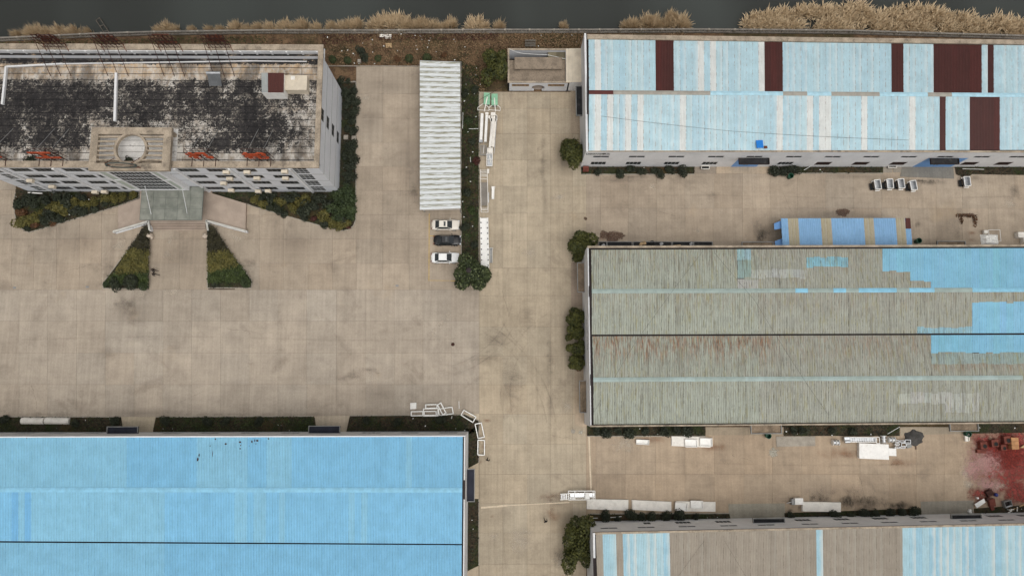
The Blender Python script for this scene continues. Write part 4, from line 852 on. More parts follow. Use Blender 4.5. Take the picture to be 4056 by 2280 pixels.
for a in ((2286, 2315, 1039, 1157, 'W', WX-.02), (2294, 2324, 1506, 1634, 'W', WX-.02), (2974, 3098, 1690, 1717, 'S', -6.62), (3762, 3878, 1682, 1707, 'S', -6.5), (2938, 3064, 957, 978, 'N', 21.72), (3712, 3826, 954, 972, 'N', 21.8)):
    canopy(mw, *a[:4], 3.6, M('leaf_littered_canopy', S(128, 112, 94), .9, .3, .8, .2, dirt=S(60, 52, 44), dirtamt=.5), MT['greyframe'], a[4], a[5])
# ---- south-west warehouse, bright blue roof
lw = thing('blue_roof_warehouse', 'large warehouse with bright blue corrugated roof beside the wide yard', 'warehouse', (-46, -25, 0))
LE = -6.05; LZ = 9.0
n_ = Wall((LE, -7.95), (-100, -7.95), 0, LZ); e_ = Wall((LE, -50), (LE, -7.95), 0, LZ)
pend = []
for i, p in enumerate((15, 143, 295, 462, 617, 773, 940, 1107, 1272, 1441, 1601, 1763)):
    X = GY(p, 1724, -7.95).x; u = LE-X; pend.append((n_.opening(u-1.5, u+1.5, 5.9, 6.6), 2))
    if i not in (3, 8): pend.append((n_.opening(u-1.5, u+1.5, 1.6, 4.0), 4))
m = MB(); n_.emit(m); e_.emit(m); m.build('wall', MT['wall'], lw)
for o_, c_ in pend: n_.window(lw, o_, c_, 1, .06, MT['frame'], M('hazy_glass', S(120, 122, 122), .3, .2) if len(bpy.data.materials) < 200 and 'hazy_glass' not in bpy.data.materials else bpy.data.materials['hazy_glass'])
m = MB(); m.beam((LE, -8.05, LZ-.1), (-100, -8.05, LZ-.1), .2, .4); m.build('parapet', MT['wall'], lw)
m = MB(); m.beam((LE-.1, -50, LZ-.1), (LE-.1, -8.2, LZ-.1), .2, .398); m.build('parapet', MT['wall'], lw)
for a in ((423, 545, 1688, 1716, 'N', -7.93), (1222, 1346, 1685, 1714, 'N', -7.93), (1850, 1880, 1856, 1986, 'E', LE+.02)): canopy(lw, *a[:4], 4.0, M('dark_blue_canopy', S(40, 42, 54), .7, .3), MT['greyframe'], a[4], a[5])
L = [RL((-130, 1731), (1833, 1727), 8.75), RL((-130, 1938), (1831, 1940), 9.6), RL((-130, 2140), (1829, 2152), 8.75), RL((-130, 2146), (1829, 2157), 8.75), RL((-130, 2340), (1828, 2356), 9.6)]
rf = MB(); dn = Vector((0, 0, .35))
for a, b in ((0, 1), (1, 2), (2, 3), (3, 4)): rf.quad(L[a].a-dn+(Vector((0, .2, 0)) if a == 0 else Vector()), L[b].a-dn, L[b].b-dn+Vector((.42, 0, 0)), L[a].b-dn+Vector((.42, .2 if a == 0 else 0, 0)))
lroof = rf.build('roof', MT['gutter'], lw)
def lcol(si, i, pa, pb):
    x = pa[0]; c = S(129, 188, 220)
    if si == 0 and (x < 490 or 785 < x < 970 or 1050 < x < 1160 or 1600 < x < 1625): c = S(138, 192, 217)
    if si == 1 and (80 < x < 640 or 940 < x < 970 or 1000 < x < 1050 or 1100 < x < 1130 or 1375 < x < 1405 or 1430 < x < 1455): c = S(137, 191, 216)
    if si == 1 and (52 < x < 82 or 104 < x < 132): c = S(118, 178, 217)
    if si == 2 and x < 660: c = S(135, 190, 217)
    k = random.gauss(1, .012); return [(0, 1, SM['blue'], tuple(q*k for q in c))]
rooflay(lroof, L, 78, lcol, [(0, 1), (1, 2), (3, 4)])
ridge(lroof, L[1], .1, 19, lambda px, i: (S(138, 193, 220), MT['cap']))
for x, y, w_, h_ in ((785, 1818, .3, .7), (790, 1800, .2, .5), (843, 1795, .1, 1.1), (893, 1757, .4, .4), (950, 1750, .45, .35), (951, 1776, .25, .3), (953, 1763, .2, .25), (997, 1748, .3, .4), (1008, 1744, .15, .45), (1018, 1744, .5, .35), (1013, 1757, .12, .3), (832, 1765, .15, .3), (852, 1738, .25, .25), (1062, 1737, .2, .3), (103, 1732, .12, .4), (987, 1764, .12, .2)):
    q = G(x, y, 9.0); m = MB(); n = 7; m.add([(q.x+w_/2*math.cos(2*math.pi*j/n)*random.uniform(.6, 1.1), q.y+h_/2*math.sin(2*math.pi*j/n)*random.uniform(.6, 1.1), 0) for j in range(n)], [tuple(range(n))])
    u = (q.y-L[0].a.y)/(L[1].a.y-L[0].a.y); z = 8.75+.85*max(u, 0)+.07; m.v = [(a, b, z) for a, b, _ in m.v]; m.build('peeled_patch', MT['rustdark'], lroof)
# ---- south-east warehouse, tan and blue stripes
sw = thing('striped_roof_warehouse', 'white warehouse at the lower edge with tan and light blue striped roof', 'warehouse', (50, -35, 0))
n_ = Wall((XE, -21.1), (WX+.1, -22.4), 0, 8.2); w_ = Wall((WX+.1, -22.4), (WX+.1, -50), 0, 8.35); pend = []
uo = lambda px, py: (n_.A-GY(px, py, -22.35)).length*1.0
def nx(px, py):
    q = GY(px, py, -22.3+1.0*max(0, (px-2700)/1350)**2); return (n_.A.x-q.x)/abs(n_.d.x)
for ox, lst in ((2000, ((1360, 948, .6), (1705, 948, 1.25), (2090, 945, 1.25))), (3006, ((430, 938, 1.25), (805, 932, 1.25), (1180, 925, 1.25), (1545, 912, 1.25), (2250, 882, 1.25), (2520, 865, 1.25)))):
    for x, y, hw in lst: u = nx(ox+x/2.4133, 1680+y/2.4133); pend.append((n_.opening(u-hw, u+hw, 1.7, 3.3), 4 if hw > 1 else 2))
for ox, lst in ((2000, ((1000, 994), (1360, 994), (1755, 993), (2155, 990), (2520, 988))), (3006, ((520, 984), (905, 975), (1290, 966), (1660, 953), (2035, 937), (2380, 918)))):
    for x, y in lst: u = nx(ox+x/2.4133, 1680+y/2.4133); pend.append((n_.opening(u-1.35, u+1.35, 5.2, 6.1), 2))
m = MB(); n_.emit(m); w_.emit(m); m.build('wall', MT['wall'], sw)
for o_, c_ in pend: n_.window(sw, o_, c_, 1, .05)
m = MB(); m.beam((WX+.27, -22.5, 8.3), (WX+.27, -50, 8.3), .32, .3); m.build('parapet', MT['wall'], sw)
m = MB(); m.beam((WX+.1, -22.62, 8.2), (XE, -21.3, 8.2), .3, .14); m.build('eave_trim', MT['tan'], sw)
for a, b in (((2982, 3110), (2051, 2084)), ((3768, 3891), (2036, 2066))): canopy(sw, *a, *b, 4.2, MT['black'], MT['greyframe'], 'N', -22.1 if a[0] < 3500 else -21.55)
L = [RL((2360, 2111), (4150, 2072), 8.2), RL((2366, 2330), (4150, 2300), 9.4)]
rf = MB(); rf.quad(L[0].a-Vector((.5, 0, .3)), L[1].a-Vector((.5, 0, .3)), L[1].b-Vector((0, 0, .3)), L[0].b-Vector((0, 0, .3))); sroof = rf.build('roof', MT['gutter'], sw)
def scol(si, i, pa, pb):
    x = pa[0]
    if x < 2381 or 2433 < x < 2460 or 2650 < x < 3225 or 3252 < x < 3571: k = random.gauss(1, .03); return [(0, 1, SM['tan'], tuple(q*k for q in S(164, 154, 140)))]
    return [(0, 1, SM['lr'], (*random.choice([S(170, 206, 219), S(163, 202, 218), S(176, 209, 219)]), 1))]
rooflay(sroof, L, 68, scol, [(0, 1)])
for b in (('cable', (2650, 2262, 8.6), (2830, 2125, 8.4)), ('cable', (2880, 2130, 8.4), (2960, 2275, 8.9))): pass

# ---- carport
MT['cp'] = None
t = NT('dirty_white_carport_sheet'); uv = t.xyz(t.node('ShaderNodeUVMap').outputs[0]); oc, oa, orn = t.objcol()
n1 = t.noise(1, 7, .7, t.scale(t.pos.outputs['Position'], (.5, 5, 1))); n2 = t.noise(1, 5, .7, t.scale(t.pos.outputs['Position'], (.9, 2.2, 1)))
band = t.math('MULTIPLY', t.ramp(uv[0], .42, .55), t.ramp(uv[0], 1.0, .9)); dr = t.math('MULTIPLY', band, t.ramp(n1, .38, .58))
c = t.mix(1.0, oc, t.ramp(n2, .3, .7, .94, 1.05), 'MULTIPLY'); c = t.mix(t.math('MULTIPLY', dr, .9), c, (*S(132, 128, 100), 1)); c = t.mix(t.math('MULTIPLY', t.ramp(uv[0], .9, .98), .5), c, (*S(90, 94, 92), 1))
MT['cp'] = t.done(c, .5, 0, .35)
cp = thing('carport', 'long white corrugated carport roof stained with yellow green streaks', 'carport', (-11.1, 42, 0))
k0, k1, k2, k3 = G(1663, 240, 3.0), G(1823, 248, 3.0), G(1825, 826, 3.0), G(1663, 831, 3.0); n = 29
for i in range(n):
    a0, a1 = k3.lerp(k0, i/n), k3.lerp(k0, (i+1)/n); b0, b1 = k2.lerp(k1, i/n), k2.lerp(k1, (i+1)/n); u = Vector((0, 0, .25)); e = Vector((0, 0, .03*(i % 2)))
    o = sheet(a0+e, a1+e, b0+u+e, b1+u+e, MT['cp'], S(218, 221, 221), cp, 2, .04)
for i in range(7):
    y = k3.y+(k0.y-k3.y)*(i+.08)/6.16
    for x in (k3.x+.5, k2.x-.2): m = MB(); m.tube((x, y, 0), (x, y, 2.95), .07, 8); m.build('post', MT['greyframe'], cp)
    m = MB(); m.beam((k3.x+.3, y, 2.86), (k2.x-.1, y, 3.1), .1, .14); m.build('beam', MT['greyframe'], cp)
m = MB(); m.quad((k3.x+.5, k3.y-.02, 2.6), (k2.x-.1, k2.y-.06, 2.6), (k2.x-.1, k2.y-.06, 3.2), (k3.x+.5, k3.y-.02, 2.96)); m.build('end_fascia', MT['cream'], cp)

# ---- blue lean-to shed by the middle warehouse
bs = thing('blue_shed', 'low blue lean-to shed with tan roof strips north of the mossy warehouse', 'shed', G(3350, 950))
K = [B4(210, 735, 3.7), B4(1447, 732, 3.7), B4(1467, 990, 4.1), B4(226, 990, 4.1)]; xs = [210, 241, 275, 308, 341, 375, 411, 447, 483, 519, 555, 590, 640, 690, 742, 794, 846, 898, 950, 1000, 1047, 1095, 1137, 1179, 1221, 1263, 1305, 1350, 1395, 1447]
for a, b in zip(xs, xs[1:]):
    u, v = (a-210)/1237, (b-210)/1237; mid = (a+b)/2; tan_ = any(p < mid < q for p, q in ((275, 375), (590, 690), (1000, 1095), (1305, 1395)))
    A_, B_, C_, D_ = K[0].lerp(K[1], u), K[0].lerp(K[1], v), K[3].lerp(K[2], u), K[3].lerp(K[2], v)
    segs = [(0, 1, S(172, 162, 136) if tan_ else S(132, 174, 212))] if mid < 1395 else [(0, .4, S(84, 44, 38)), (.4, 1, S(132, 174, 212))]
    for v0, v1, c in segs: sheet(A_.lerp(C_, v0), B_.lerp(D_, v0), A_.lerp(C_, v1), B_.lerp(D_, v1), SM['tan'] if tan_ else SM['blue'], c, bs, 2, .03)
m = MB(); x0, x1, y0, y1 = K[0].x+.1, K[1].x-.1, K[3].y, K[0].y-.1
m.prism([(x0+.8, y1), (x1, y1), (x1, y1-.1), (x0+.8, y1-.1)], 0, 3.6); m.build('wall', MT['blue'], bs)
for ya, yb in ((y1-.1, y1-1.5), (y0+1.4, y0)): m = MB(); m.quad((x0-1.0, ya-.5, 2.9), (x0-1.0, yb-.5+.3, 2.9), (x0+.4, yb, 3.75), (x0+.4, ya, 3.7)); m.build('side_flap', MT['blue'], bs)
for i in range(5):
    m = MB(); m.tube((x0+(x1-x0)*i/4, y1-.05, 0), (x0+(x1-x0)*i/4, y1-.05, 3.65), .06, 6); m.build('post', MT['greyframe'], bs)

# ---- gatehouse with moon gate, and beige lean-to
MT['weath'] = M('weathered_concrete_roof', S(140, 126, 110), .9, .25, .7, .18, dirt=S(84, 76, 66), dirtamt=.7, dsc=.7)
zc = crop(2000, 160, 5.57); gh = thing('garden_outhouse', 'small walled white outhouse with round moon gate and tan flat roof', 'building', zc(740, 700))
g0, g1, g2, g3 = zc(65, 188, 3.4), zc(1395, 188, 3.4), zc(1395, 938, 3.4), zc(65, 935, 3.4)
gx0, gx1, gy0, gy1 = g3.x, zc(1384, 1125, 0).x, g3.y, g0.y
m = MB(); cxg = zc(730, 1060, 1.2).x; n = 28; R0 = 1.15; zg = 1.25; hole = []
for i in range(n+1):
    a = math.radians(-52)+math.radians(284)*i/n; hole.append((cxg+R0*math.cos(a), zg+R0*math.sin(a)))
hole = [(hole[0][0], 0)]+hole+[(hole[-1][0], 0)]
outer = [(gx1, 0)]+[(gx1, 3.4)]*0
# front wall as fan strips between the round opening and the outline
def outl(p):
    dx, dz = p[0]-cxg, p[1]-zg; k = min([(gx1-cxg)/dx if dx > 1e-6 else 9e9, (gx0-cxg)/dx if dx < -1e-6 else 9e9, (3.4-zg)/dz if dz > 1e-6 else 9e9, (0-zg)/dz if dz < -1e-6 else 9e9]); return (cxg+dx*k, zg+dz*k)
ho = hole[1:-1]; pr = [((hole[0]), (gx1, 0))]+[(p, outl(p)) for p in ho]+[(hole[-1], (gx0, 0))]
ext = []
for a, b in zip(pr, pr[1:]):
    ext.append((a, b))
for yy, fl in ((gy0, False), (gy0+.25, True)):
    for (a, ao), (b, bo) in ext:
        q = [(a[0], yy, a[1]), (ao[0], yy, ao[1]), (bo[0], yy, bo[1]), (b[0], yy, b[1])]
        for cor in ((gx1, 3.4), (gx0, 3.4), (gx1, 0), (gx0, 0)):
            on = lambda o_: abs(o_[0]-cor[0]) < 1e-6, lambda o_: abs(o_[1]-cor[1]) < 1e-6
            if (on[0](ao) and on[1](bo) and not on[1](ao) and not on[0](bo)) or (on[1](ao) and on[0](bo) and not on[0](ao) and not on[1](bo)): q.insert(2, (cor[0], yy, cor[1]))
        m.quad(*(q[::-1] if fl else q))
for a, b in zip(hole, hole[1:]): m.quad((a[0], gy0, a[1]), (b[0], gy0, b[1]), (b[0], gy0+.25, b[1]), (a[0], gy0+.25, a[1]))
m.box((gx0+.12, (gy0+gy1)/2, 1.7), (.24, gy1-gy0, 3.4)); m.box((gx1-.12, (gy0+gy1)/2, 1.698), (.24, gy1-gy0, 3.396)); m.box(((gx0+gx1)/2, gy1-.12, 1.702), (gx1-gx0-.5, .24, 3.4))
m.build('wall', MT['wall_cool'], gh)
m = MB(); m.box(((gx0+gx1)/2, gy0+.12, 3.45), (gx1-gx0+.1, .32, .1)); m.box(((gx0+gx1)/2, gy1-.12, 3.45), (gx1-gx0+.1, .32, .1)); m.box((gx0+.12, (gy0+gy1)/2, 3.449), (.3, gy1-gy0-.3, .1)); m.box((gx1-.12, (gy0+gy1)/2, 3.449), (.3, gy1-gy0-.3, .1)); m.build('coping', MT['tan'], gh)
yb = zc(700, 440, 2.9).y
m = MB(); m.prism([(gx0+.24, gy0+.25), (gx1-.24, gy0+.25), (gx1-.24, yb), (gx0+.24, yb)], 2.75, 2.9); m.build('roof', MT['weath'], gh)
xd = zc(950, 400, 2.9).x; m = MB(); m.prism([(xd, yb+.02), (gx1-.24, yb+.02), (gx1-.24, gy1-.24), (xd, gy1-.24)], 2.4, 2.7); m.build('roof_deck', M('mossy_deck', S(120, 112, 92), .9, .3), gh)
m = MB(); m.prism([(gx0+.24, yb+.02), (xd-.02, yb+.02), (xd-.02, gy1-.24), (gx0+.24, gy1-.24)], 0, .12); m.build('court_floor', MT['black'], gh)
a, b = zc(212, 375, 3.8), zc(1265, 635, 3.8); m = MB(); m.box(((a.x+b.x)/2, (a.y+b.y)/2, 3.75), (b.x-a.x, a.y-b.y, .18)); m.build('raised_slab', MT['weath'], gh)
for x in (a.x+.6, b.x-.6):
    m = MB(); m.box((x, (a.y+b.y)/2, 3.28), (.3, 1.0, .76)); m.build('slab_pier', MT['tan'], gh)
m = MB(); m.prism([(gx0+.24, gy0+.25), (gx1-.24, gy0+.25), (gx1-.24, gy0+2.6), (gx0+.24, gy0+2.6)], 0, .1); m.build('passage_floor', MT['tile'], gh)
for xa, xb in ((155, 530), (950, 1310)):
    p, q = GY(2000+xa/5.57, 160+988/5.57, gy0), GY(2000+xb/5.57, 160+988/5.57, gy0)
    m = MB(); m.box(((p.x+q.x)/2, gy0-.02, p.z), (q.x-p.x, .05, .7)); gr = m.build('vent_window', MT['rustdark'], gh)
    for i in range(13): m = MB(); m.box((p.x+(q.x-p.x)*(i+.5)/13, gy0-.06, p.z), (.1, .06, .7)); m.build('vent_bar', MT['wood'], gr)
le = thing('beige_lean_to', 'beige sheet-roofed lean-to between the outhouse and the north warehouse', 'shed', zc(1520, 560))
q = [zc(1343, 183, 3.6), zc(1697, 177, 3.6), zc(1706, 918, 3.6), zc(1350, 925, 3.6)]
for i in range(5):
    c5 = [(0, .17), (.17, .4), (.4, .6), (.6, .8), (.8, 1)][i]; m = MB(); a, b, c_, d_ = q[0].lerp(q[1], c5[0]+.004), q[0].lerp(q[1], c5[1]-.004), q[3].lerp(q[2], c5[1]-.004), q[3].lerp(q[2], c5[0]+.004)
    m.prism([a.xy, b.xy, c_.xy, d_.xy], 3.5, 3.6+.012*(i % 2)); m.build('roof_panel', MT['beige'], le)
m = MB(); m.prism([(p.x*.98+q[0].x*.02, p.y) for p in q], 0, 3.45, False); m.build('wall', MT['wall'], le)
# ------------------------------------------------------------------ vegetation
def crown(name, mat, n, lobes, size, flat=.8, seed=1, rag=.25):
    """unit crown: leaves on lumpy lobes; lobes [(x,y,z,r)]"""
    L = np.array(lobes); pr = L[:, 3]**2; pr /= pr.sum(); idx = rng.choice(len(L), n, p=pr)
    d = rng.normal(0, 1, (n, 3)); d[:, 2] = np.where(d[:, 2] < -.2, -d[:, 2]*.6, d[:, 2]); d /= np.linalg.norm(d, axis=1)[:, None]
    r = L[idx, 3]*(1-rag*rng.random(n)**1.5+rag*.35*rng.random(n)**6)
    c = L[idx, :3]+d*r[:, None]; c[:, 2] *= flat; c[:, 2] = np.maximum(c[:, 2], .03)
    me = np_mesh(name, leaf_quads(c, d+np.array([0, 0, .5]), size*rng.uniform(.6, 1.4, n)), 4, mat); return me
def lobes(k, spread=.55, r=(.4, .6), z=(.3, .8)):
    return [(random.uniform(-spread, spread), random.uniform(-spread, spread), random.uniform(*z), random.uniform(*r)) for _ in range(k)]
SHR = {}
for mat in ('dark', 'deep', 'olive', 'green', 'rust', 'wine'):
    SHR[mat] = [crown('shrub_leaves', LEAF[mat], 620, lobes(7, .48)+[(0, 0, .45, .62)], .115, .85) for _ in range(3)]
RND = [crown('clipped_leaves', LEAF[k], 760, [(0, 0, .5, .86), (.1, .1, .6, .75)], .085, .95, rag=.12) for k in ('dark', 'deep')]
def shrub(P, r, mat, label, group, h=None, rnd=False, name='shrub'):
    me = random.choice(RND) if rnd and mat in ('dark', 'deep') else random.choice(SHR[mat])
    if rnd: me = RND[0 if mat == 'dark' else 1]
    o = link(name, me, None, (P.x, P.y, .03)); o.scale = (r*random.uniform(.92, 1.1), r*random.uniform(.92, 1.1), (h or r*1.25)); o.rotation_euler = (0, 0, random.uniform(0, 6.28))
    return tag(o, label, 'shrub', group)
CN = {'dark': 'dark green', 'deep': 'deep green', 'olive': 'olive yellow', 'green': 'grass green', 'rust': 'reddish brown', 'wine': 'dark wine'}
def row(items, where, group, rnd=False):
    """items (point, r, mat): numbered west to east within each colour"""
    for mat in sorted({i[2] for i in items}):
        it = sorted([i for i in items if i[2] == mat], key=lambda i: i[0].x)
        for k, (P, r, mt) in enumerate(it):
            w_ = 'only' if len(it) == 1 else nth(k)
            shrub(P, r, mt, '%s %s shrub %s%s' % (w_, CN[mt], '' if len(it) == 1 else 'from the west ', where), group, rnd=rnd)
def low(P, r):   # crown middles were read off the photo: step towards straight-below by their height
    q = P.copy(); k = 1-(r*.7)/HC; q.x *= k; q.y *= k; return q
T = lambda f, l, m: [(low(f(x, y), r), r, m) for x, y, r in l]
row(T(B3, ((885, 285, .85), (1095, 310, 1.0), (1205, 262, .95), (1310, 290, .9), (1430, 285, .8), (1490, 310, .95), (1580, 272, .95), (1705, 282, 1.15)), 'dark')+T(B4, ((160, 275, 1.2), (255, 285, 1.15), (345, 275, 1.15)), 'dark'), 'along the south wall of the pale blue warehouse', 'shrubs under the north warehouse')
row(T(D3, ((960, 880, 1.1), (1070, 905, .7), (1205, 865, 1.0), (1310, 885, .9), (1400, 895, .95), (1550, 880, 1.0), (1660, 870, 1.15), (1830, 888, .7)), 'dark')+T(D4, ((300, 870, .7), (730, 868, 1.0), (880, 875, .8), (1020, 862, 1.1), (1120, 860, 1.0), (1250, 860, 1.0), (1380, 850, .9), (1480, 838, 1.1)), 'dark'), 'along the striped-roof warehouse\'s north wall', 'shrubs under the striped warehouse')
row(T(D3, ((870, 62, .9), (975, 75, 1.05), (1080, 62, .8), (1190, 78, 1.25), (1350, 70, .9), (1530, 75, 1.2), (1640, 62, .9), (1740, 78, 1.15)), 'dark')+T(D4, ((330, 60, .8), (420, 62, .9), (700, 60, .8), (900, 62, .8)), 'dark'), 'under the mossy warehouse\'s south eave', 'shrubs under the mossy warehouse')
row(T(C1, ((1100, 1320, .95), (1580, 1322, .95), (1980, 1320, .95), (2150, 1318, .9), (2480, 1320, .8), (30, 1300, .9), (720, 1340, .8)), 'dark')+T(C2, ((60, 1330, .8), (1090, 1310, .85), (1380, 1330, .9), (1800, 1310, .9)), 'dark'), 'in the beds north of the blue roof', 'shrubs north of the blue roof')
row(T(B1, ((180, 600, 1.2), (250, 560, 1.3), (330, 590, 1.2), (310, 520, 1.1), (430, 560, 1.2), (630, 570, 1.6), (480, 700, 1.3), (425, 760, 1.2), (560, 740, 1.1), (720, 650, 1.1), (800, 670, 1.0), (900, 635, .9), (255, 835, .65), (540, 530, 1.1), (780, 530, 1.0), (1000, 590, .8)), 'dark')+T(B1, ((560, 620, 1.5), (620, 660, 1.2), (480, 640, 1.0), (700, 585, 1.1), (820, 595, 1.0), (900, 580, 1.0), (1000, 555, 1.0), (1090, 540, 1.0), (1170, 530, .9), (1265, 510, .9), (200, 780, 1.3), (290, 760, 1.2), (350, 730, 1.1), (390, 690, .8)), 'olive')+T(B1, ((200, 680, 1.0), (500, 785, .8), (330, 800, .8)), 'rust'), 'in the west bed of the office', 'shrubs in the office\'s west bed')
row(T(B2, ((180, 530, 1.1), (330, 540, 1.2), (400, 530, 1.1), (240, 650, 1.1), (300, 690, .8), (500, 650, 1.6), (490, 715, .9), (580, 620, 1.1), (640, 545, 1.2), (720, 600, 1.3), (680, 785, .9), (850, 740, 1.1), (160, 620, .9), (90, 530, 1.0)), 'dark')+T(B2, ((30, 545, .9), (110, 590, 1.0), (260, 570, 1.1), (380, 635, 1.1), (450, 590, 1.1), (515, 560, 1.1), (690, 715, 1.2), (760, 775, 1.1), (830, 800, 1.0), (895, 790, .9)), 'olive')+T(B2, ((760, 640, 1.4), (820, 690, 1.3), (880, 610, 1.4), (925, 540, 1.3), (900, 465, 1.1), (810, 525, 1.2), (945, 650, 1.1), (935, 720, 1.0)), 'deep')+T(B2, ((590, 735, .7), (920, 815, .6)), 'wine'), 'in the office\'s south-east bed', 'shrubs in the office\'s south-east bed')
it = T(A2, ((845, 772, .95), (910, 775, .6), (890, 880, 1.2), (965, 865, .95), (930, 930, 1.2), (985, 965, 1.1), (905, 1000, 1.0), (970, 1060, 1.1), (900, 1100, .9), (955, 1150, 1.0), (965, 1250, 1.0), (900, 1230, .8), (935, 1400, 1.2), (975, 1380, .9)), 'dark')+T(B2, ((930, 50, 1.15), (900, 130, 1.1), (960, 165, 1.25), (930, 235, 1.1), (900, 330, 1.0), (950, 330, 1.0), (905, 400, .9)), 'dark')
for k, (P, r, mt) in enumerate(sorted(it, key=lambda i: -i[0].y)): shrub(P, r, mt, '%s dark shrub from the north beside the office\'s blank east wall' % nth(k), 'shrubs along the office\'s east wall')
row(T(A2, ((765, 570, .85), (910, 578, .75), (1200, 560, .7), (1497, 562, .85), (1670, 555, 1.0)), 'deep')+T(A2, ((1385, 572, .75), (1830, 528, .7)), 'wine')+T(A2, ((1030, 475, .9), (1070, 550, 1.0)), 'dark'), 'on the dry strip north of the carport', 'shrubs on the dry strip', rnd=True) if False else None
for k, (x, y, r) in enumerate(((765, 570, .85), (910, 578, .75), (1200, 560, .7), (1497, 562, .85), (1670, 556, 1.0))): shrub(low(A2(x, y), r), r, 'deep', '%s clipped ball shrub from the west on the dry strip north of the parking' % nth(k), 'clipped ball shrubs', rnd=True, name='ball_shrub')
for x, y, r, d_ in ((1385, 572, .75, 'between the third and fourth clipped balls'), (1830, 528, .7, 'behind the carport\'s north-east corner')): shrub(low(A2(x, y), r), r, 'rust', 'withered brown shrub '+d_, 'withered shrubs')
for x, y, r, d_ in ((1030, 475, .9, 'farther back'), (1070, 552, 1.0, 'beside the small concrete block')): shrub(low(A2(x, y), r), r, 'dark', 'loose dark green shrub %s on the dry strip' % d_, 'loose shrubs')
for k, (f, x, y, r, mt) in enumerate(((A2, 2130, 855, .8, 'dark'), (A2, 2030, 890, .8, 'dark'), (A2, 2060, 1150, .8, 'deep'), (A2, 2100, 1350, .8, 'dark'), (B2, 2145, 195, .9, 'wine'), (B2, 2040, 300, .8, 'dark'), (B2, 2060, 480, .9, 'dark'), (B2, 2090, 660, .8, 'green'), (B2, 2030, 820, .9, 'dark'), (B2, 2120, 980, .8, 'dark'))): shrub(low(f(x, y), r), r, mt, '%s low shrub from the north in the green strip beside the carport' % nth(k), 'shrubs in the carport strip')
for k, (x, y, r, mt, d_) in enumerate(((1100, 1372, 1.3, 'dark', 'ragged dark shrub at the front of the west triangular bed'), (1250, 1345, 1.45, 'dark', 'big round dark shrub in the west triangular bed'), (1012, 1355, .75, 'deep', 'small shrub at the west tip of the west triangular bed'), (1375, 1382, .95, 'deep', 'clipped ball shrub at the east tip of the west triangular bed'), (2352, 1350, 1.0, 'deep', 'clipped ball shrub at the east tip of the east triangular bed'), (2060, 1370, .7, 'dark', 'low shrub at the west tip of the east triangular bed'))): shrub(low(B1(x, y), r), r, mt, d_, rnd=(k in (1, 3, 4)), group=None, name='shrub')
shrub(G(112, 630, 14), .95, 'dark', 'dark shrub sprouting on the office roof beside the westernmost red character', None).location.z = 12.9
shrub(G(516, 640, 12.8), .8, 'dark', 'dark weed growing on the roof inside the portal\'s ring', None).location.z = 12.8
# hedges in the triangular beds
def hedge(poly, h, mat, label, n, name='hedge'):
    x, y = sample(poly, n); x = x+rng.normal(0, 3, n); y = y+rng.normal(0, 5, n); z = h*(1-.55*rng.random(n)**2)*(1+.18*np.sin(x*.11)*np.cos(y*.13)); c = npG(x, y, z); me = np_mesh(name, leaf_quads(c, np.tile([0, 0, 1.0], (n, 1)), .13*rng.uniform(.6, 1.4, n)), 4, LEAF[mat])
    o = link(name, me); return tag(o, label, 'hedge', 'hedges in the triangular beds')
hedge([(575, 893), (592, 912), (589, 1000), (545, 1000), (510, 990)], .9, 'umber', 'dark brownish clipped hedge at the north tip of the west triangular bed', 2600)
hedge([(510, 985), (589, 992), (586, 1075), (455, 1085), (470, 1050)], 1.0, 'olive', 'yellow olive hedge across the middle of the west triangular bed', 3200)
hedge([(455, 1080), (586, 1072), (585, 1118), (440, 1122), (420, 1110)], .9, 'green', 'green hedge near the front of the west triangular bed', 2600)
hedge([(823, 890), (850, 906), (905, 995), (823, 1005)], .9, 'umber', 'dark brownish clipped hedge at the north tip of the east triangular bed', 2600)
hedge([(823, 1000), (905, 992), (945, 1048), (823, 1078)], 1.0, 'olive', 'yellow olive hedge across the middle of the east triangular bed', 3000)
hedge([(823, 1075), (948, 1045), (985, 1100), (965, 1112), (823, 1118)], .9, 'green', 'green hedge near the front of the east triangular bed', 2800)
# trees: tapered trunk, limbs, leafy crown
def tree(P, rx, ry, ht, mat, n, label, size=.2, k=11, cat='tree', name='tree', low_=.25):
    rx *= 1.2; ry *= 1.15; n = int(n*1.25)
    r = thing(name, label, cat, (P.x, P.y, 0)); m = MB(); m.tube((P.x, P.y, 0), (P.x+.1, P.y+.05, ht*.45), .17, 8, .1)
    for i in range(5):
        a = 2*math.pi*i/5+random.random(); m.tube((P.x+.1, P.y+.05, ht*.4), (P.x+rx*.55*math.cos(a), P.y+ry*.55*math.sin(a), ht*random.uniform(.6, .85)), .08, 6, .03)
    m.build('trunk', MT['bark'], r)
    lb = [(random.uniform(-.6, .6), random.uniform(-.6, .6), random.uniform(low_, .78), random.uniform(.22, .42)) for _ in range(k)]+[(0, 0, .55, .5)]
    L = np.array(lb); pr = L[:, 3]**2; pr /= pr.sum(); idx = rng.choice(len(L), n, p=pr); d = rng.normal(0, 1, (n, 3)); d[:, 2] = np.where(d[:, 2] < -.3, -d[:, 2]*.5, d[:, 2]); d /= np.linalg.norm(d, axis=1)[:, None]
    c = L[idx, :3]+d*(L[idx, 3]*(1-.35*rng.random(n)**1.4+.12*rng.random(n)**4))[:, None]; c = c*np.array([rx, ry, ht]); me = np_mesh('crown', leaf_quads(c, d+np.array([0, 0, .4]), size*rng.uniform(.6, 1.4, n)), 4, LEAF[mat]); link('crown', me, r); return r
tree(G(1876, 1090), 2.9, 2.9, 5.2, 'tree', 5200, 'round glossy-leaved tree at the end of the strip beside the white car', .19, 14)
tree(G(1963, 303), 2.5, 3.3, 5.0, 'bush', 4200, 'bushy olive green tree west of the moon gate outhouse', .19, 12)
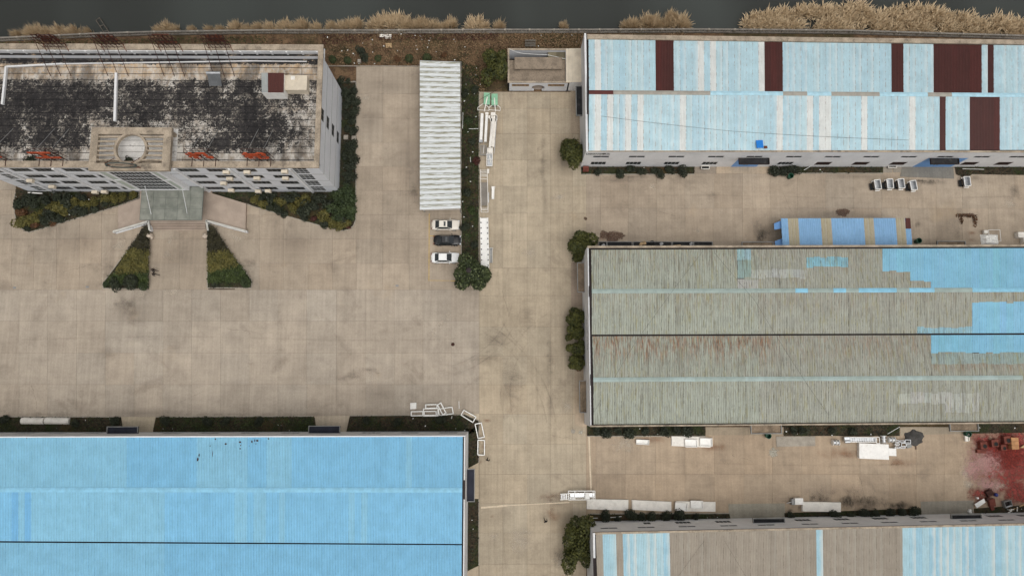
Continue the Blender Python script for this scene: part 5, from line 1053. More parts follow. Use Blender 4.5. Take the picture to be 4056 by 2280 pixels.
tree(G(2266, 618), 2.1, 3.4, 4.6, 'bush', 4200, 'tall bush at the pale blue warehouse\'s south-west corner', .18, 12, 'bush', 'bush')
tree(G(2296, 990), 2.7, 2.7, 5.0, 'bush', 4200, 'round bushy tree at the mossy warehouse\'s north-west corner', .19, 12)
tree(G(2288, 2140), 2.4, 4.2, 5.0, 'bush', 5200, 'long dark bush against the striped-roof warehouse\'s west wall', .19, 16, 'bush', 'bush')
for k, (x, y, ry, mt) in enumerate(((2287, 1255, 2.0, 'bush'), (2286, 1320, 2.0, 'bush'), (2286, 1385, 2.0, 'bush'), (2287, 1437, 1.5, 'bush'))): tree(G(x-4, y), 1.95, ry, 3.2, mt, 2200, '%s bush from the north in the row along the mossy warehouse\'s west wall' % nth(k), .16, 8, 'bush', 'bush')
shrub(G(2292, 1458), .8, 'rust', 'withered brown shrub at the south end of the bush row by the mossy warehouse', None)
# ground cover and grass: nobody could count it
def cover(name, polys, dens, mat, size, h, label):
    V = []
    for p in polys:
        n = int(area_m2(p)*dens)
        if n < 3: continue
        x, y = sample(p, n); c = npG(x, y, .06+h*rng.random(n)); V.append(leaf_quads(c, np.tile([0, 0, .7], (n, 1)), size*rng.uniform(.5, 1.5, n), .35))
    o = link(name, np_mesh(name, np.concatenate(V), 4, LEAF[mat])); tag(o, label, name.replace('_', ' '), kind='stuff')
bd = [BEDS[k] for k in BEDS]
cover('ground_cover', bd, 16, 'dark', .14, .35, 'dark low ground cover plants filling the planting beds')
cover('weeds', [BEDS[k] for k in ('strip', 'wlm', 'wle', 'wlw', 'east', 'west', 'nwh2', 'mws', 'lrn')], 9, 'green', .13, .3, 'green weeds scattered through the planting beds')
cover('strip_grass', [BEDS['strip'], BEDS['wlm']], 16, 'green', .15, .4, 'green grass in the carport strip and the yard bed')
cover('dead_leaves', [BEDS[k] for k in ('strip', 'wle', 'nwh', 'lrn2', 'mws2', 'wles', 'wles2', 'nwh3', 'lre')], 7, 'rust', .1, .1, 'brown dead leaves lying in the planting beds')
NS = [(1275, 135), (2312, 132), (2312, 180), (2030, 200), (2025, 240), (1930, 300), (1930, 360), (1900, 360), (1826, 262), (1275, 260)]
cover('dry_grass', [NS, [(2010, 132), (2315, 130), (2315, 190), (2010, 190)]], 30, 'dry', .15, .25, 'dry brown grass between the pond and the yard')
cover('rough_weeds', [NS, [(-60, 165), (1275, 138), (1275, 185), (-60, 215)]], 12, 'weed', .15, .3, 'rough dark weeds along the pond fence')
cover('dark_brush', [[(1275, 135), (1480, 135), (1460, 165), (1275, 178)], [(1480, 134), (1980, 133), (1960, 160), (1500, 158)]], 34, 'wine', .15, .45, 'dark brush piled along the pond fence')
cover('straw', [[(3784, 846), (3868, 852), (3872, 862), (3790, 858)], [(3852, 858), (3872, 862), (3866, 900), (3856, 898)], [(3798, 858), (3815, 860), (3814, 888), (3800, 884)]], 55, 'rust', .2, .12, 'brown straw raked out on the concrete near the wrapped goods')
cover('grass', [[(-60, 168), (1050, 142), (1050, 178), (-60, 208)]], 20, 'green', .14, .2, 'green grass strip behind the office')
# reeds
def blades(n, bx, by, zb, ln, lean, wid=.06, outward=None):
    a = rng.uniform(0, 2*np.pi, n) if outward is None else outward+rng.normal(0, .7, n); t = np.clip(rng.normal(lean, .28, n), .15, 1.45); l = ln*rng.uniform(.6, 1.2, n)
    d = np.stack([np.cos(a)*np.sin(t), np.sin(a)*np.sin(t), np.cos(t)], -1); b = np.stack([bx, by, zb], -1); s = np.stack([-np.sin(a), np.cos(a), np.zeros(n)], -1)*(wid*rng.uniform(.6, 1.5, n))[:, None]
    mid = b+d*(l*.6)[:, None]; tip = b+d*l[:, None]; tip[:, 2] -= .12*l; bend = rng.normal(0, .12, (n, 3)); return np.stack([b-s*.3, mid+s+bend, tip+bend, mid-s+bend], 1).reshape(-1, 3)
RC = []
for k in range(4):
    n = 520; a = rng.uniform(0, 2*np.pi, n); r = np.sqrt(rng.random(n))*.75; RC.append(np_mesh('reed_blades', blades(n, r*np.cos(a), r*np.sin(a), np.zeros(n), 1.05, .62, .03, a), 4, LEAF['reed']))
cl = [(A1, (190, 350, 45), (320, 345, 60), (410, 335, 80), (490, 345, 60), (600, 338, 65), (720, 335, 65), (870, 332, 45), (1530, 305, 45), (1600, 298, 75), (1680, 305, 50), (1850, 302, 45), (2020, 303, 40), (2120, 303, 45), (2260, 285, 55), (2380, 298, 45), (2480, 295, 50)),
      (A2, (60, 292, 55), (180, 285, 55), (320, 270, 60), (420, 288, 45), (490, 272, 65), (620, 290, 65), (760, 275, 50), (850, 285, 50), (930, 270, 60), (1000, 255, 60), (1180, 275, 70), (1270, 255, 80), (1400, 245, 85), (1480, 265, 70), (1570, 275, 65), (1620, 250, 65), (1710, 265, 65), (1800, 285, 50), (1890, 258, 65), (2145, 278, 90), (2210, 285, 50), (2355, 280, 65)),
      (A3, (560, 270, 45), (1150, 265, 55), (1220, 260, 60), (1350, 240, 75), (1420, 240, 75), (1540, 250, 75), (1580, 185, 55), (1660, 255, 85), (1720, 262, 55))]
allc = sorted([(f(x, min(y+12, 9999), -1.0), r/56) for f, *l in cl for x, y, r in l], key=lambda i: i[0].x)
for k, (P, r) in enumerate(allc):
    o = link('reed_clump', RC[k % 4], None, (P.x, max(P.y, 0), -1.25)); o.scale = (r*random.uniform(.9, 1.35), r*random.uniform(.85, 1.2), random.uniform(1.5, 2.3)+r*.3); o.rotation_euler = (0, 0, random.uniform(0, 6.28)); tag(o, '%s dry reed clump from the west along the pond fence' % nth(k), 'reeds', 'reed clumps along the pond fence')
up = [(0, 100), (60, 65), (200, 40), (300, 100), (380, 50), (480, 40), (540, 30), (690, 35), (800, 45), (880, 5), (1010, 20), (1100, 100), (1280, 50), (1340, 35), (1540, 35), (1650, 70), (1730, 90), (1900, 110), (2080, 120), (2200, 180), (2290, 100), (2350, 120), (2450, 180), (2700, 130)]
pol = [(2950, 112), (2958, 75), (3000, 55)]+[(3006+x/2.4133, y/2.4133+14) for x, y in up[1:]]+[(4150, 145), (3630, 130), (3360, 121), (3006, 118)]
n = 15000; x, y = sample(pol, n); keep = np.array([mnoise.noise((a*.02, b*.035, 3))+.5*mnoise.noise((a*.06, b*.09, 8)) for a, b in zip(x, y)]) > -.22
for hx, hy, hr in ((520, 195, 60), (460, 215, 45), (280, 175, 28), (1160, 205, 30), (1040, 240, 34), (1690, 275, 50), (730, 170, 28), (600, 165, 35)): keep &= ((x-(3006+hx/2.4133))**2+(y-(hy/2.4133+8))**2 > (hr/2.4133)**2)
x, y = x[keep], y[keep]; n = len(x); c = npG(x, y, np.full(n, -.6)); nz = np.array([mnoise.noise((a*.35, b*.35, 0)) for a, b in zip(c[:, 0], c[:, 1])])
o = link('reed_bed', np_mesh('reed_bed', blades(n, c[:, 0], c[:, 1], np.full(n, -1.3), 1.9+nz*.8, .7, .07), 4, LEAF['reed'])); tag(o, 'broad bed of dry tan reeds in the pond behind the pale blue warehouse', 'reeds', kind='stuff')
# pond fence
pf = thing('pond_fence', 'long grey concrete balustrade between the pond and the yard', 'fence', G(2000, 128))
bk = [p for p in bank if -110 < p.x < 110]; m = MB(); m2 = MB()
for a, b in zip(bk, bk[1:]):
    m.beam((a.x, a.y-.1, 1.0), (b.x, b.y-.1, 1.0), .28, .14); m.beam((a.x, a.y-.1, .1), (b.x, b.y-.1, .1), .34, .3); L_ = (b-a).length; nn = int(L_/.45)
    for i in range(nn): q = a.lerp(b, (i+.5)/nn); m2.box((q.x, q.y-.1, .58), (.12, .12, .7))
m.build('rail', M('grey_fence_concrete', S(130, 124, 116), .9, .2), pf); tag(m2.build('baluster_row', MT['kerb'], pf), kind='stuff')
for a, b in zip(bk, bk[1:]):
    nn = max(1, int((b-a).length/3.6))
    for i in range(nn): q = a.lerp(b, i/nn); m = MB(); m.box((q.x, q.y-.1, .58), (.3, .3, 1.1)); m.build('post', MT['kerb'], pf)
# ------------------------------------------------------------------ cars
def car(name, label, cx, cy, L, W, H, body, roofc, sunroof=False, chrome=False):
    """saloon, nose to the east; lofted body, glasshouse, wheels"""
    r = thing(name, label, 'car', (cx, cy, 0), 'cars parked beside the carport')
    bm_ = M(name+'_paint_%d' % len(bpy.data.materials), body, .25, .03, 1, .02, spec=.5)
    st = [(-.5, .60, .36, .62), (-.485, .78, .30, .80), (-.45, .9, .26, .93), (-.38, .97, .22, .98), (-.25, 1.0, .2, 1.0), (0, 1.0, .2, 1.0), (.2, 1.0, .2, .98), (.3, .985, .22, .95), (.4, .94, .26, .88), (.455, .86, .3, .78), (.485, .72, .34, .68), (.5, .5, .4, .58)]
    bz = .92; m = MB(); n = 14; rings = []
    for u, wf, z0, zf in st:
        x = cx+u*L; hw = W/2*wf; zt = bz*zf; ring = []
        for i in range(n):
            a = 2*math.pi*i/n; ca, sa = math.cos(a), math.sin(a); ex = .45
            ring.append((x, cy+hw*math.copysign(abs(ca)**ex, ca), (z0+zt)/2+(zt-z0)/2*math.copysign(abs(sa)**.55, sa)))
        rings.append(ring)
    for k in range(len(rings)-1):
        m.add(rings[k]+rings[k+1], [(i, (i+1) % n, n+(i+1) % n, n+i) for i in range(n)])
    m.add(rings[0], [tuple(range(n))]); m.add(rings[-1], [tuple(range(n-1, -1, -1))]); b = m.build('body', bm_, r, True)
    # glasshouse outline stations: rear deck, roof rear, roof front, cowl
    xs = [(-.36, .80, .90), (-.215, .64, H-.05), (-.18, .63, H), (.03, .63, H-.005), (.07, .64, H-.05), (.235, .80, .93)]
    P = lambda k, s, w_=1.0: (cx+xs[k][0]*L, cy+s*W/2*xs[k][1]*w_, xs[k][2])
    m = MB(); m.quad(P(0, -1), P(0, 1), P(1, 1), P(1, -1)); 
    lift = lambda q, d: tuple((a[0], a[1], a[2]+d) for a in q)
    def pane(nm, q, mt): mm = MB(); mm.quad(*q); return mm.build(nm, mt, r)
    pane('rear_window', (P(0, -1, .94), P(1, -1, .95), P(1, 1, .95), P(0, 1, .94))[::-1], MT['carglass']); pane('windshield', (P(4, -1, .95), P(5, -1, .93), P(5, 1, .93), P(4, 1, .95)), MT['carglass'])
    m = MB(); m.quad(P(2, -1), P(3, -1), P(3, 1), P(2, 1)); m.quad(P(1, -1), P(2, -1), P(2, 1), P(1, 1)); m.quad(P(3, -1), P(4, -1), P(4, 1), P(3, 1))
    for s in (-1, 1):
        for a, b_ in ((0, 1), (4, 5)):
            p, q = P(a, s), P(b_, s); p2, q2 = P(a, s, .93), P(b_, s, .95); m.add([p, q, (q2[0], q2[1], q2[2]+.004), (p2[0], p2[1], p2[2]+.004)], [(0, 1, 2, 3)])
    m.build('roof', M(name+'_roof_%d' % len(bpy.data.materials), roofc, .25, .03, 1, .02, spec=.5), r)
    for s in (-1, 1):
        q = [(cx-.31*L, cy+s*W/2*.86, .93), (cx+.19*L, cy+s*W/2*.86, .94), P(4, s, 1.0), P(1, s, 1.0)]
        pane('side_window', q if s < 0 else q[::-1], MT['carglass'])
        mm = MB(); mm.box((cx+.165*L, cy+s*(W/2+.09), .98), (.12, .2, .13)); mm.build('mirror', bm_, r)
        mm = MB(); mm.box((cx+.462*L, cy+s*W/2*.68, .62), (.22, .34, .14), -s*.5); mm.build('headlight', MT['steel'], r)
        mm = MB(); mm.box((cx-.482*L, cy+s*W/2*.66, .72), (.1, .36, .14), s*.4); mm.build('taillight', MT['redoxide'], r)
        for x in (.30, -.29):
            mm = MB(); mm.tube((cx+x*L, cy+s*(W/2-.2), .32), (cx+x*L, cy+s*(W/2+.01), .32), .32, 16); wq = mm.build('wheel', MT['rubber'], r)
            mm = MB(); mm.tube((cx+x*L, cy+s*(W/2-.02), .32), (cx+x*L, cy+s*(W/2+.02), .32), .2, 12); mm.build('rim', MT['steel'], wq)
    if sunroof: mm = MB(); mm.box((cx-.02*L, cy, H+.008), (.34, .82, .012)); mm.build('sunroof', MT['carglass'], r)
    mm = MB(); mm.box((cx+.498*L, cy, .52), (.04, .7, .2)); mm.build('grille', MT['steel'] if chrome else MT['rubber'], r)
    return r
zk = crop(1680, 840, 4.827)
for nm, lab, x0, x1, y0, y1, bc, rc_, sr, H_ in (('parked_car', 'champagne white saloon with dark sunroof, nearest the carport', 140, 680, 140, 335, S(222, 214, 202), S(226, 220, 208), True, 1.46), ('parked_car', 'black saloon parked between two white cars', 178, 708, 428, 635, S(20, 20, 22), S(24, 24, 27), True, 1.46), ('parked_car', 'bright white coupe-like saloon beside the round tree', 132, 670, 758, 972, S(240, 240, 238), S(242, 242, 240), False, 1.42)):
    a, b = zk(x0, (y0+y1)/2, .6), zk(x1, (y0+y1)/2, .6); c = zk((x0+x1)/2, (y0+y1)/2+6, .6); car(nm, lab, (a.x+b.x)/2, c.y, b.x-a.x, 1.84, H_, bc, rc_, sr, 'black' in lab)

# ------------------------------------------------------------------ simple goods: frames, panels, carts, bins
def put(name, label, cat, mat, build, loc, group=None):
    m = MB(); build(m); return tag(m.build(name, mat, loc=loc), label, cat, group)
zf = crop(1600, 1570, 5.364)
def rectframe(cs, label, z=.08, h=.9, bar=.09, legs=True):
    """white bed-like steel frame: two rails rings joined by corner posts"""
    q = [zf(x, y, z+h) for x, y in cs]; c = sum(q, Vector())/4; r = thing('steel_cradle', label, 'steel frame', (c.x, c.y, 0), 'white steel frames left by the blue roof')
    m = MB(); m.frame([(p.x, p.y, z+h) for p in q], bar, bar); m.build('top_rail', MT['bright'], r)
    m = MB(); m.frame([(p.x, p.y, .1) for p in q], bar*.8, bar*.8); m.build('bottom_rail', MT['cream'], r)
    for p in q: m = MB(); m.beam((p.x, p.y, 0), (p.x, p.y, z+h-.04), bar*.9); m.build('post', MT['bright'], r)
fr = [([(155, 318), (398, 312), (400, 400), (152, 405)], 'white steel frame at the west end of the row by the blue roof', .55), ([(430, 312), (680, 310), (690, 390), (428, 392)], 'white steel frame nested inside a larger one by the kerb', .5), ([(415, 258), (725, 250), (722, 405), (412, 410)], 'larger white steel frame around a nested smaller one', .35), ([(460, 170), (700, 165), (702, 240), (462, 245)], 'white steel frame behind the nested pair, farthest into the yard', .5), ([(712, 175), (782, 132), (892, 345), (822, 380)], 'tilted narrow white steel frame lying across its neighbours', .8), ([(728, 262), (1022, 220), (1050, 358), (755, 398)], 'thin white steel frame at the east end of the frame row', .3), ([(1272, 285), (1530, 430), (1465, 545), (1215, 390)], 'white steel frame lying askew over the bed\'s corner', .5), ([(1512, 582), (1645, 555), (1708, 858), (1575, 882)], 'slightly turned white steel frame along the blue warehouse\'s east bed', .4), ([(1572, 920), (1712, 925), (1710, 1240), (1568, 1232)], 'straight white steel frame farthest south beside the blue warehouse', .4)]
for cs, lb, h in fr: rectframe(cs, lb, .06, h, .15)
c = zf(200, 200); r = thing('roller_stack', 'stack of white rollers lying in the yard near the steel frames', 'rollers', (c.x, c.y, 0))
for i in range(5): m = MB(); m.tube((c.x-.5, c.y-.42+.21*i, .14), (c.x+.52, c.y-.36+.21*i, .14), .11, 10); m.build('roller', MT['white'], r)
for k, (a, b, lb) in enumerate((((1168, 98), (1174, 250), 'thin white bar standing apart in the yard north of the frames'), ((1022, 408), (1012, 465), 'short white bar on the bed below the frame row'))): p, q = zf(*a), zf(*b); put('loose_bar', lb, 'bar', MT['white'], lambda m: m.beam((p.x, p.y, .12), (q.x, q.y, .12), .09, .09), (p.x, p.y, 0))
# hand carts
zc2 = crop(3400, 660, 3.927)
def cart(lx, ty, label, rz):
    c = zc2(lx, ty, .8); r = thing('hand_cart', label, 'cart', (c.x, c.y, 0), 'white steel tubs by the north warehouse'); w_, l_ = 1.05, 1.65; Rm = Matrix.Rotation(rz, 3, 'Z'); T_ = lambda x, y, z: Vector((c.x, c.y, 0))+Rm @ Vector((x, y, z))
    m = MB(); b0 = [T_(-w_*.42, -l_*.42, .4), T_(w_*.42, -l_*.42, .4), T_(w_*.42, l_*.42, .4), T_(-w_*.42, l_*.42, .4)]; t0 = [T_(-w_/2, -l_/2, .95), T_(w_/2, -l_/2, .95), T_(w_/2, l_/2, .95), T_(-w_/2, l_/2, .95)]
    m.quad(*b0)
    for i in range(4): m.quad(b0[i], t0[i], t0[(i+1) % 4], b0[(i+1) % 4])
    m.build('tub', MT['steel'], r); m = MB(); m.frame(t0, .1, .07); m.build('rim', MT['white'], r)
    m = MB(); m.beam(T_(-w_/2, l_*.42, .9), T_(-w_/2-.45, l_*.4, 1.0), .05); m.beam(T_(-w_/2-.45, l_*.4, 1.0), T_(-w_/2-.45, l_*.28, 1.0), .05); m.build('handle', MT['white'], r)
    m = MB(); m.box(T_(-w_/2-.3, -l_*.1, .3), (.5, 1.2, .05), rz); m.build('platform', MT['rubber'], r)
    for x, y in ((-.4, -.6), (.4, -.6), (-.4, .6), (.4, .6)): m = MB(); m.tube(T_(x-.04, y, .2), T_(x+.04, y, .2), .2, 10); m.build('wheel', MT['rubber'], r)
    m = MB(); m.box(T_(0, -l_/2-.16, .5), (.8, .14, .08), rz); m.build('step', MT['white'], r)
for lx, ty, lb, rz in ((296, 280, 'white steel tub cart, westernmost of the four by the ramp', .1), (488, 268, 'white steel tub cart, second from the west of the four', .04), (662, 265, 'white steel tub cart, third from the west of the four', .08), (852, 292, 'white steel tub cart set slightly forward beside the ramp\'s black grime', .12), (1686, 230, 'lone white steel tub cart east of the ramp', .05)): cart(lx, ty, lb, rz)
def binn(P, label, rz=0.2):
    r = thing('waste_bin', label, 'bin', (P.x, P.y, 0), 'green waste bins'); m = MB(); m.lathe((P.x, P.y, 0), [(.36, 0), (.46, .95), (.5, 1.0), (.44, 1.0), (.36, .25)], 8, False); m.add([(P.x+.3*math.cos(a), P.y+.3*math.sin(a), .3) for a in [i*math.pi/4 for i in range(8)]], [tuple(range(8))]); m.build('body', MT['bin'], r)
    m = MB(); m.lathe((P.x, P.y, 1.0), [(.4, 0), (.5, .0), (.5, .04), (.4, .04)], 8, False); m.build('rim', MT['bin'], r)
for f, x, y, lb in ((B4, 285, 345, 'green waste bin beside the shrubs under the pale blue warehouse'), (B4, 1500, 958, 'green waste bin at the east end of the blue shed'), (D4, 1970, 88, 'green waste bin beside the red stained concrete'), (D3, 2500, 105, 'green waste bin under the mossy warehouse\'s canopy')): binn(f(x, y), lb)
# flat panels and white boxes on the lower street
def panel(f, cs, label, z=.35, mat='cream', name='panel_stack', cat='panels', group='pale panel stacks along the lower street', lay=2):
    q = [f(x, y, z) for x, y in cs]; c = sum(q, Vector())/len(q); r = thing(name, label, cat, (c.x, c.y, 0), group)
    for i in range(lay): m = MB(); sh = 1-.012*i; m.prism([(c.x+(p.x-c.x)*sh+.02*i, c.y+(p.y-c.y)*sh) for p in q], z*i/lay+(.02 if i == 0 else .006), z*(i+1)/lay); m.build('panel', MT[mat], r)
    return r
panel(D3, [(782, 712), (1182, 720), (1180, 822), (782, 808)], 'long pale panel stack at the west end of the row, beside the ladder machine', .4)
panel(D3, [(1214, 720), (1592, 738), (1592, 832), (1216, 815)], 'long pale panel stack in the middle of the row', .4)
panel(D3, [(1635, 732), (2014, 740), (2014, 834), (1640, 828)], 'long pale panel stack carrying two trays', .3)
panel(D4, [(415, 738), (785, 745), (785, 836), (415, 830)], 'lone long pale panel stack farther east with black grime behind it', .5)
panel(D4, [(165, 115), (538, 112), (540, 205), (170, 212)], 'dull grey panel lying flat by the mossy warehouse\'s bed', .1, 'kerb', lay=1)
panel(D3, [(1592, 112), (1860, 118), (1985, 130), (1965, 222), (1840, 215), (1592, 205)], 'pale panel sheets under two white trays by the mossy warehouse', .25)
def tray(f, cs, label, z0, h=.3, mat='white'):
    q = [f(x, y, z0+h) for x, y in cs]; c = sum(q, Vector())/4; r = thing('tray', label, 'tray', (c.x, c.y, z0), 'white metal trays')
    m = MB(); m.prism([(p.x, p.y) for p in q], z0+.01, z0+.06); m.build('base', MT[mat], r); m = MB(); m.frame([(p.x, p.y, z0+.06+h/2) for p in q], .07, h); m.build('rim', MT[mat], r)
for f, cs, lb, z0 in ((D3, [(1257, 145), (1378, 150), (1376, 193), (1257, 187)], 'small white tray alone on the concrete south of the mossy warehouse', 0), (D3, [(1722, 142), (1838, 146), (1838, 217), (1726, 215)], 'white tray on panel sheets, western of two, by the mossy warehouse', .26), (D3, [(1866, 132), (1980, 136), (1982, 210), (1868, 206)], 'white tray on panel sheets, eastern of two, by the mossy warehouse', .26), (D3, [(1630, 745), (1745, 755), (1740, 828), (1628, 815)], 'white tray leaning on the west end of a pale panel stack', .31), (D3, [(1777, 728), (1892, 732), (1892, 802), (1778, 800)], 'white tray on top of a pale panel stack by the striped warehouse', .31)): tray(f, cs, lb, z0)
zb_ = crop(3250, 1690, 6.44); k = 0
for j in range(2):
    for i in range(4):
        p = [zb_(992+188*i+4*j, 415+195*j+8*i, .7), zb_(992+188*(i+1)+4*j, 420+195*j+8*i, .7), zb_(990+188*(i+1), 610+195*j+8*i, .7), zb_(990+188*i, 605+195*j+8*i, .7)]; c = sum(p, Vector())/4
        put('white_box', 'flat white box, %s from the west in the %s row of the block of boxes' % (nth(i), ('north', 'south')[j]), 'box', MT['white'], lambda m: m.box((c.x, c.y, .35), (1.22, 1.24, .68), -.04), (c.x, c.y, 0), 'block of white boxes by the silver machine')
c = zb_(1842, 640, .7); put('white_box', 'single white box at the east side of the block of boxes', 'box', MT['white'], lambda m: m.box((c.x, c.y, .35), (1.22, 1.22, .68), -.04), (c.x, c.y, 0), 'block of white boxes by the silver machine')
# silver conveyor and spools
a, b = zb_(755, 320, .9), zb_(1430, 325, .9); r = thing('silver_conveyor', 'long silver ladder-like conveyor beside the block of white boxes', 'conveyor', (a.x, a.y, 0))
for s in (-.38, .38): m = MB(); m.beam((a.x, a.y+s, .85), (b.x, b.y+s, .85), .1, .3); m.build('side_rail', MT['white'], r)
for i in range(11): m = MB(); x = a.x+(b.x-a.x)*(i+.5)/11; m.beam((x, a.y-.36, .9), (x, a.y+.36, .9), .09, .05); m.build('rung', MT['steel'], r)
m = MB(); m.box(((a.x+b.x)/2, a.y, .6), (b.x-a.x-.2, .6, .08)); m.build('tray', MT['steel'], r)
m = MB(); m.tube((a.x-.9, a.y-.3, .8), (a.x-.05, a.y-.3, .8), .3, 12); m.box((a.x-.5, a.y+.1, .7), (.85, .6, .5)); m.build('drive_end', MT['steel'], r)
for x in (a.x+.3, (a.x+b.x)/2, b.x-.3): m = MB(); m.beam((x, a.y-.3, 0), (x, a.y-.3, .8), .08); m.beam((x, a.y+.3, 0), (x, a.y+.3, .8), .08); m.beam((x, a.y-.3, .3), (x, a.y+.3, .3), .06); m.build('leg', MT['greyframe'], r)
m = MB(); q = zb_(1465, 330, .9); m.frame([(q.x-.25, q.y-.55, .9), (q.x+.25, q.y-.55, .9), (q.x+.25, q.y+.45, .9), (q.x-.25, q.y+.45, .9)], .09, .12); m.build('end_frame', MT['white'], r)
def spool(x, y, label, vert=False):
    c = zb_(x, y, .5); r = thing('steel_spool', label, 'spool', (c.x, c.y, 0), 'steel spools'); ax = Vector((0, .55, 0)) if vert else Vector((.5, 0, 0)); C_ = Vector((c.x, c.y, .5))
    m = MB(); m.tube(C_-ax*.9, C_+ax*.9, .34, 14); m.build('drum', MT['steel'], r)
    for s in (-1, .1, 1): m = MB(); m.tube(C_+ax*s-ax*.05, C_+ax*s+ax*.05, .5, 16); m.build('flange', MT['white'], r)
spool(385, 395, 'steel spool standing alone west of the silver conveyor'); spool(1605, 310, 'steel spool next to the silver conveyor\'s east end', True); spool(1810, 325, 'steel spool beside the pile of square pipe frames')
c = zb_(2010, 440, .5); r = thing('pipe_assembly', 'welded frame of square silver pipes beside the dark sand heap', 'pipe frame', (c.x, c.y, 0))
for x0, y0, x1, y1 in ((1885, 340, 1985, 385), (1885, 420, 1990, 455), (1885, 500, 1995, 540), (2010, 345, 2125, 390), (2020, 500, 2140, 540), (2145, 325, 2280, 420), (2050, 410, 2170, 490)):
    q = [zb_(*p, .5) for p in ((x0, y0), (x1, y0), (x1, y1), (x0, y1))]; m = MB(); m.frame([(p.x, p.y, .5) for p in q], .08, .45); m.build('pipe_bay', MT['steel'], r)
m = MB(); q = zb_(2245, 450, .4); m.box((q.x, q.y, .25), (.8, 1.0, .5), .3); m.build('motor_block', MT['greyframe'], r)
m = MB(); c = zb_(2370, 270, 0); m.lathe((c.x, c.y, .02), [(1.9, 0), (1.4, .25), (.7, .5), (.1, .6)], 26); m.v = [(x+.8*mnoise.noise((x*.9, y*.9, 1)), y+.8*mnoise.noise((x*.9, y*.9, 7)), z*(1+.3*mnoise.noise((x*2, y*2, 3)))) for x, y, z in m.v]; m.v = [(x, c.y+(y-c.y)*.7, z) for x, y, z in m.v]
tag(m.build('sand_heap', M('dark_grey_sand', S(74, 72, 70), .95, .2, 2, .2), loc=(c.x, c.y, 0)), 'heap of dark grey sand against the mossy warehouse', 'sand heap')
# ladder machine by the road
zl = crop(2190, 1900, 6.897); a, b = zl(420, 420, .9), zl(1150, 420, .9); r = thing('ladder_machine', 'white stair-like steel machine at the road end of the panel row', 'machine', (a.x, a.y, 0)); ym = (zl(700, 295, .9).y+zl(700, 535, .9).y)/2; hy = abs(zl(700, 295, .9).y-zl(700, 535, .9).y)/2
for s in (-1, -.5, .5, 1): m = MB(); m.beam((a.x if s in (-1, 1) else a.x-.0, ym+s*hy, .9), (b.x, ym+s*hy, .9), .11, .11); m.build('rail', MT['white'], r)
for x in (a.x, a.x+(b.x-a.x)*.25, a.x+(b.x-a.x)*.62, b.x-.3, b.x): m = MB(); m.beam((x, ym-hy, .9), (x, ym+hy, .9), .1, .1); m.build('crossbar', MT['white'], r)
m = MB(); m.box(((a.x+b.x)/2+.2, ym, .65), (b.x-a.x-.5, hy*1.05, .06)); m.build('deck', MT['steel'], r)
q = zl(945, 430, 1.2); m = MB(); m.box((q.x, q.y, 1.15), (.7, 1.0, .1)); m.build('cover_plate', MT['white'], r)
e0, e1 = zl(200, 460, .5), zl(600, 430, .8)
for s in (-.45, .45): m = MB(); m.beam((e0.x, e0.y+s, .45), (e1.x, e1.y+s, .85), .1, .12); m.build('ramp_rail', MT['white'], r)
for i in range(8): m = MB(); p = e0.lerp(e1, (i+.6)/8.2); m.beam((p.x, p.y-.43, .45+.4*(i+.6)/8.2), (p.x, p.y+.43, .45+.4*(i+.6)/8.2), .09, .05); m.build('tread', MT['steel'], r)
for x in (a.x+.2, (a.x+b.x)/2, b.x-.2):
    for s in (-1, 1): m = MB(); m.beam((x, ym+s*hy, 0), (x, ym+s*hy, .86), .09); m.build('leg', MT['white'], r)
c = D4(385, 735, 1.0); r = thing('control_box', 'white control box with pipe arms beside the lone panel stack', 'machine', (c.x, c.y, 0)); m = MB(); m.box((c.x, c.y, .6), (1.35, 1.0, .8)); m.build('casing', MT['white'], r); m = MB(); m.box((c.x-.9, c.y-.1, .5), (.5, .9, .7)); m.build('gearbox', MT['greyframe'], r); m = MB(); m.tube((c.x-1.1, c.y-.1, .8), (c.x-2.0, c.y-.3, .8), .06); m.build('pipe_arm', MT['steel'], r)
# tanks in the west bed
for x0, x1, lb in ((197, 412, 'pale half-pipe trough, western of two, lying in the bed'), (425, 655, 'pale half-pipe trough, eastern of two, lying in the bed')):
    a, b = C1(x0, 1317, .5), C1(x1, 1320, .5); m = MB(); n = 10
    for i in range(n): t0, t1 = math.pi*i/n, math.pi*(i+1)/n; g = lambda p, t_: (p.x, p.y+.56*math.cos(t_), .1+.56*math.sin(t_)); m.quad(g(a, t0), g(a, t1), g(b, t1), g(b, t0)); m.quad(*[(q[0], q[1]*1, q[2]-.0) for q in (g(a, t0), (a.x, a.y, .1), g(a, t1))]); m.quad(g(b, t1), (b.x, b.y, .1), g(b, t0))
    tag(m.build('half_pipe', MT['cream'], loc=(a.x, a.y, 0)), lb, 'trough', 'half-pipe troughs')
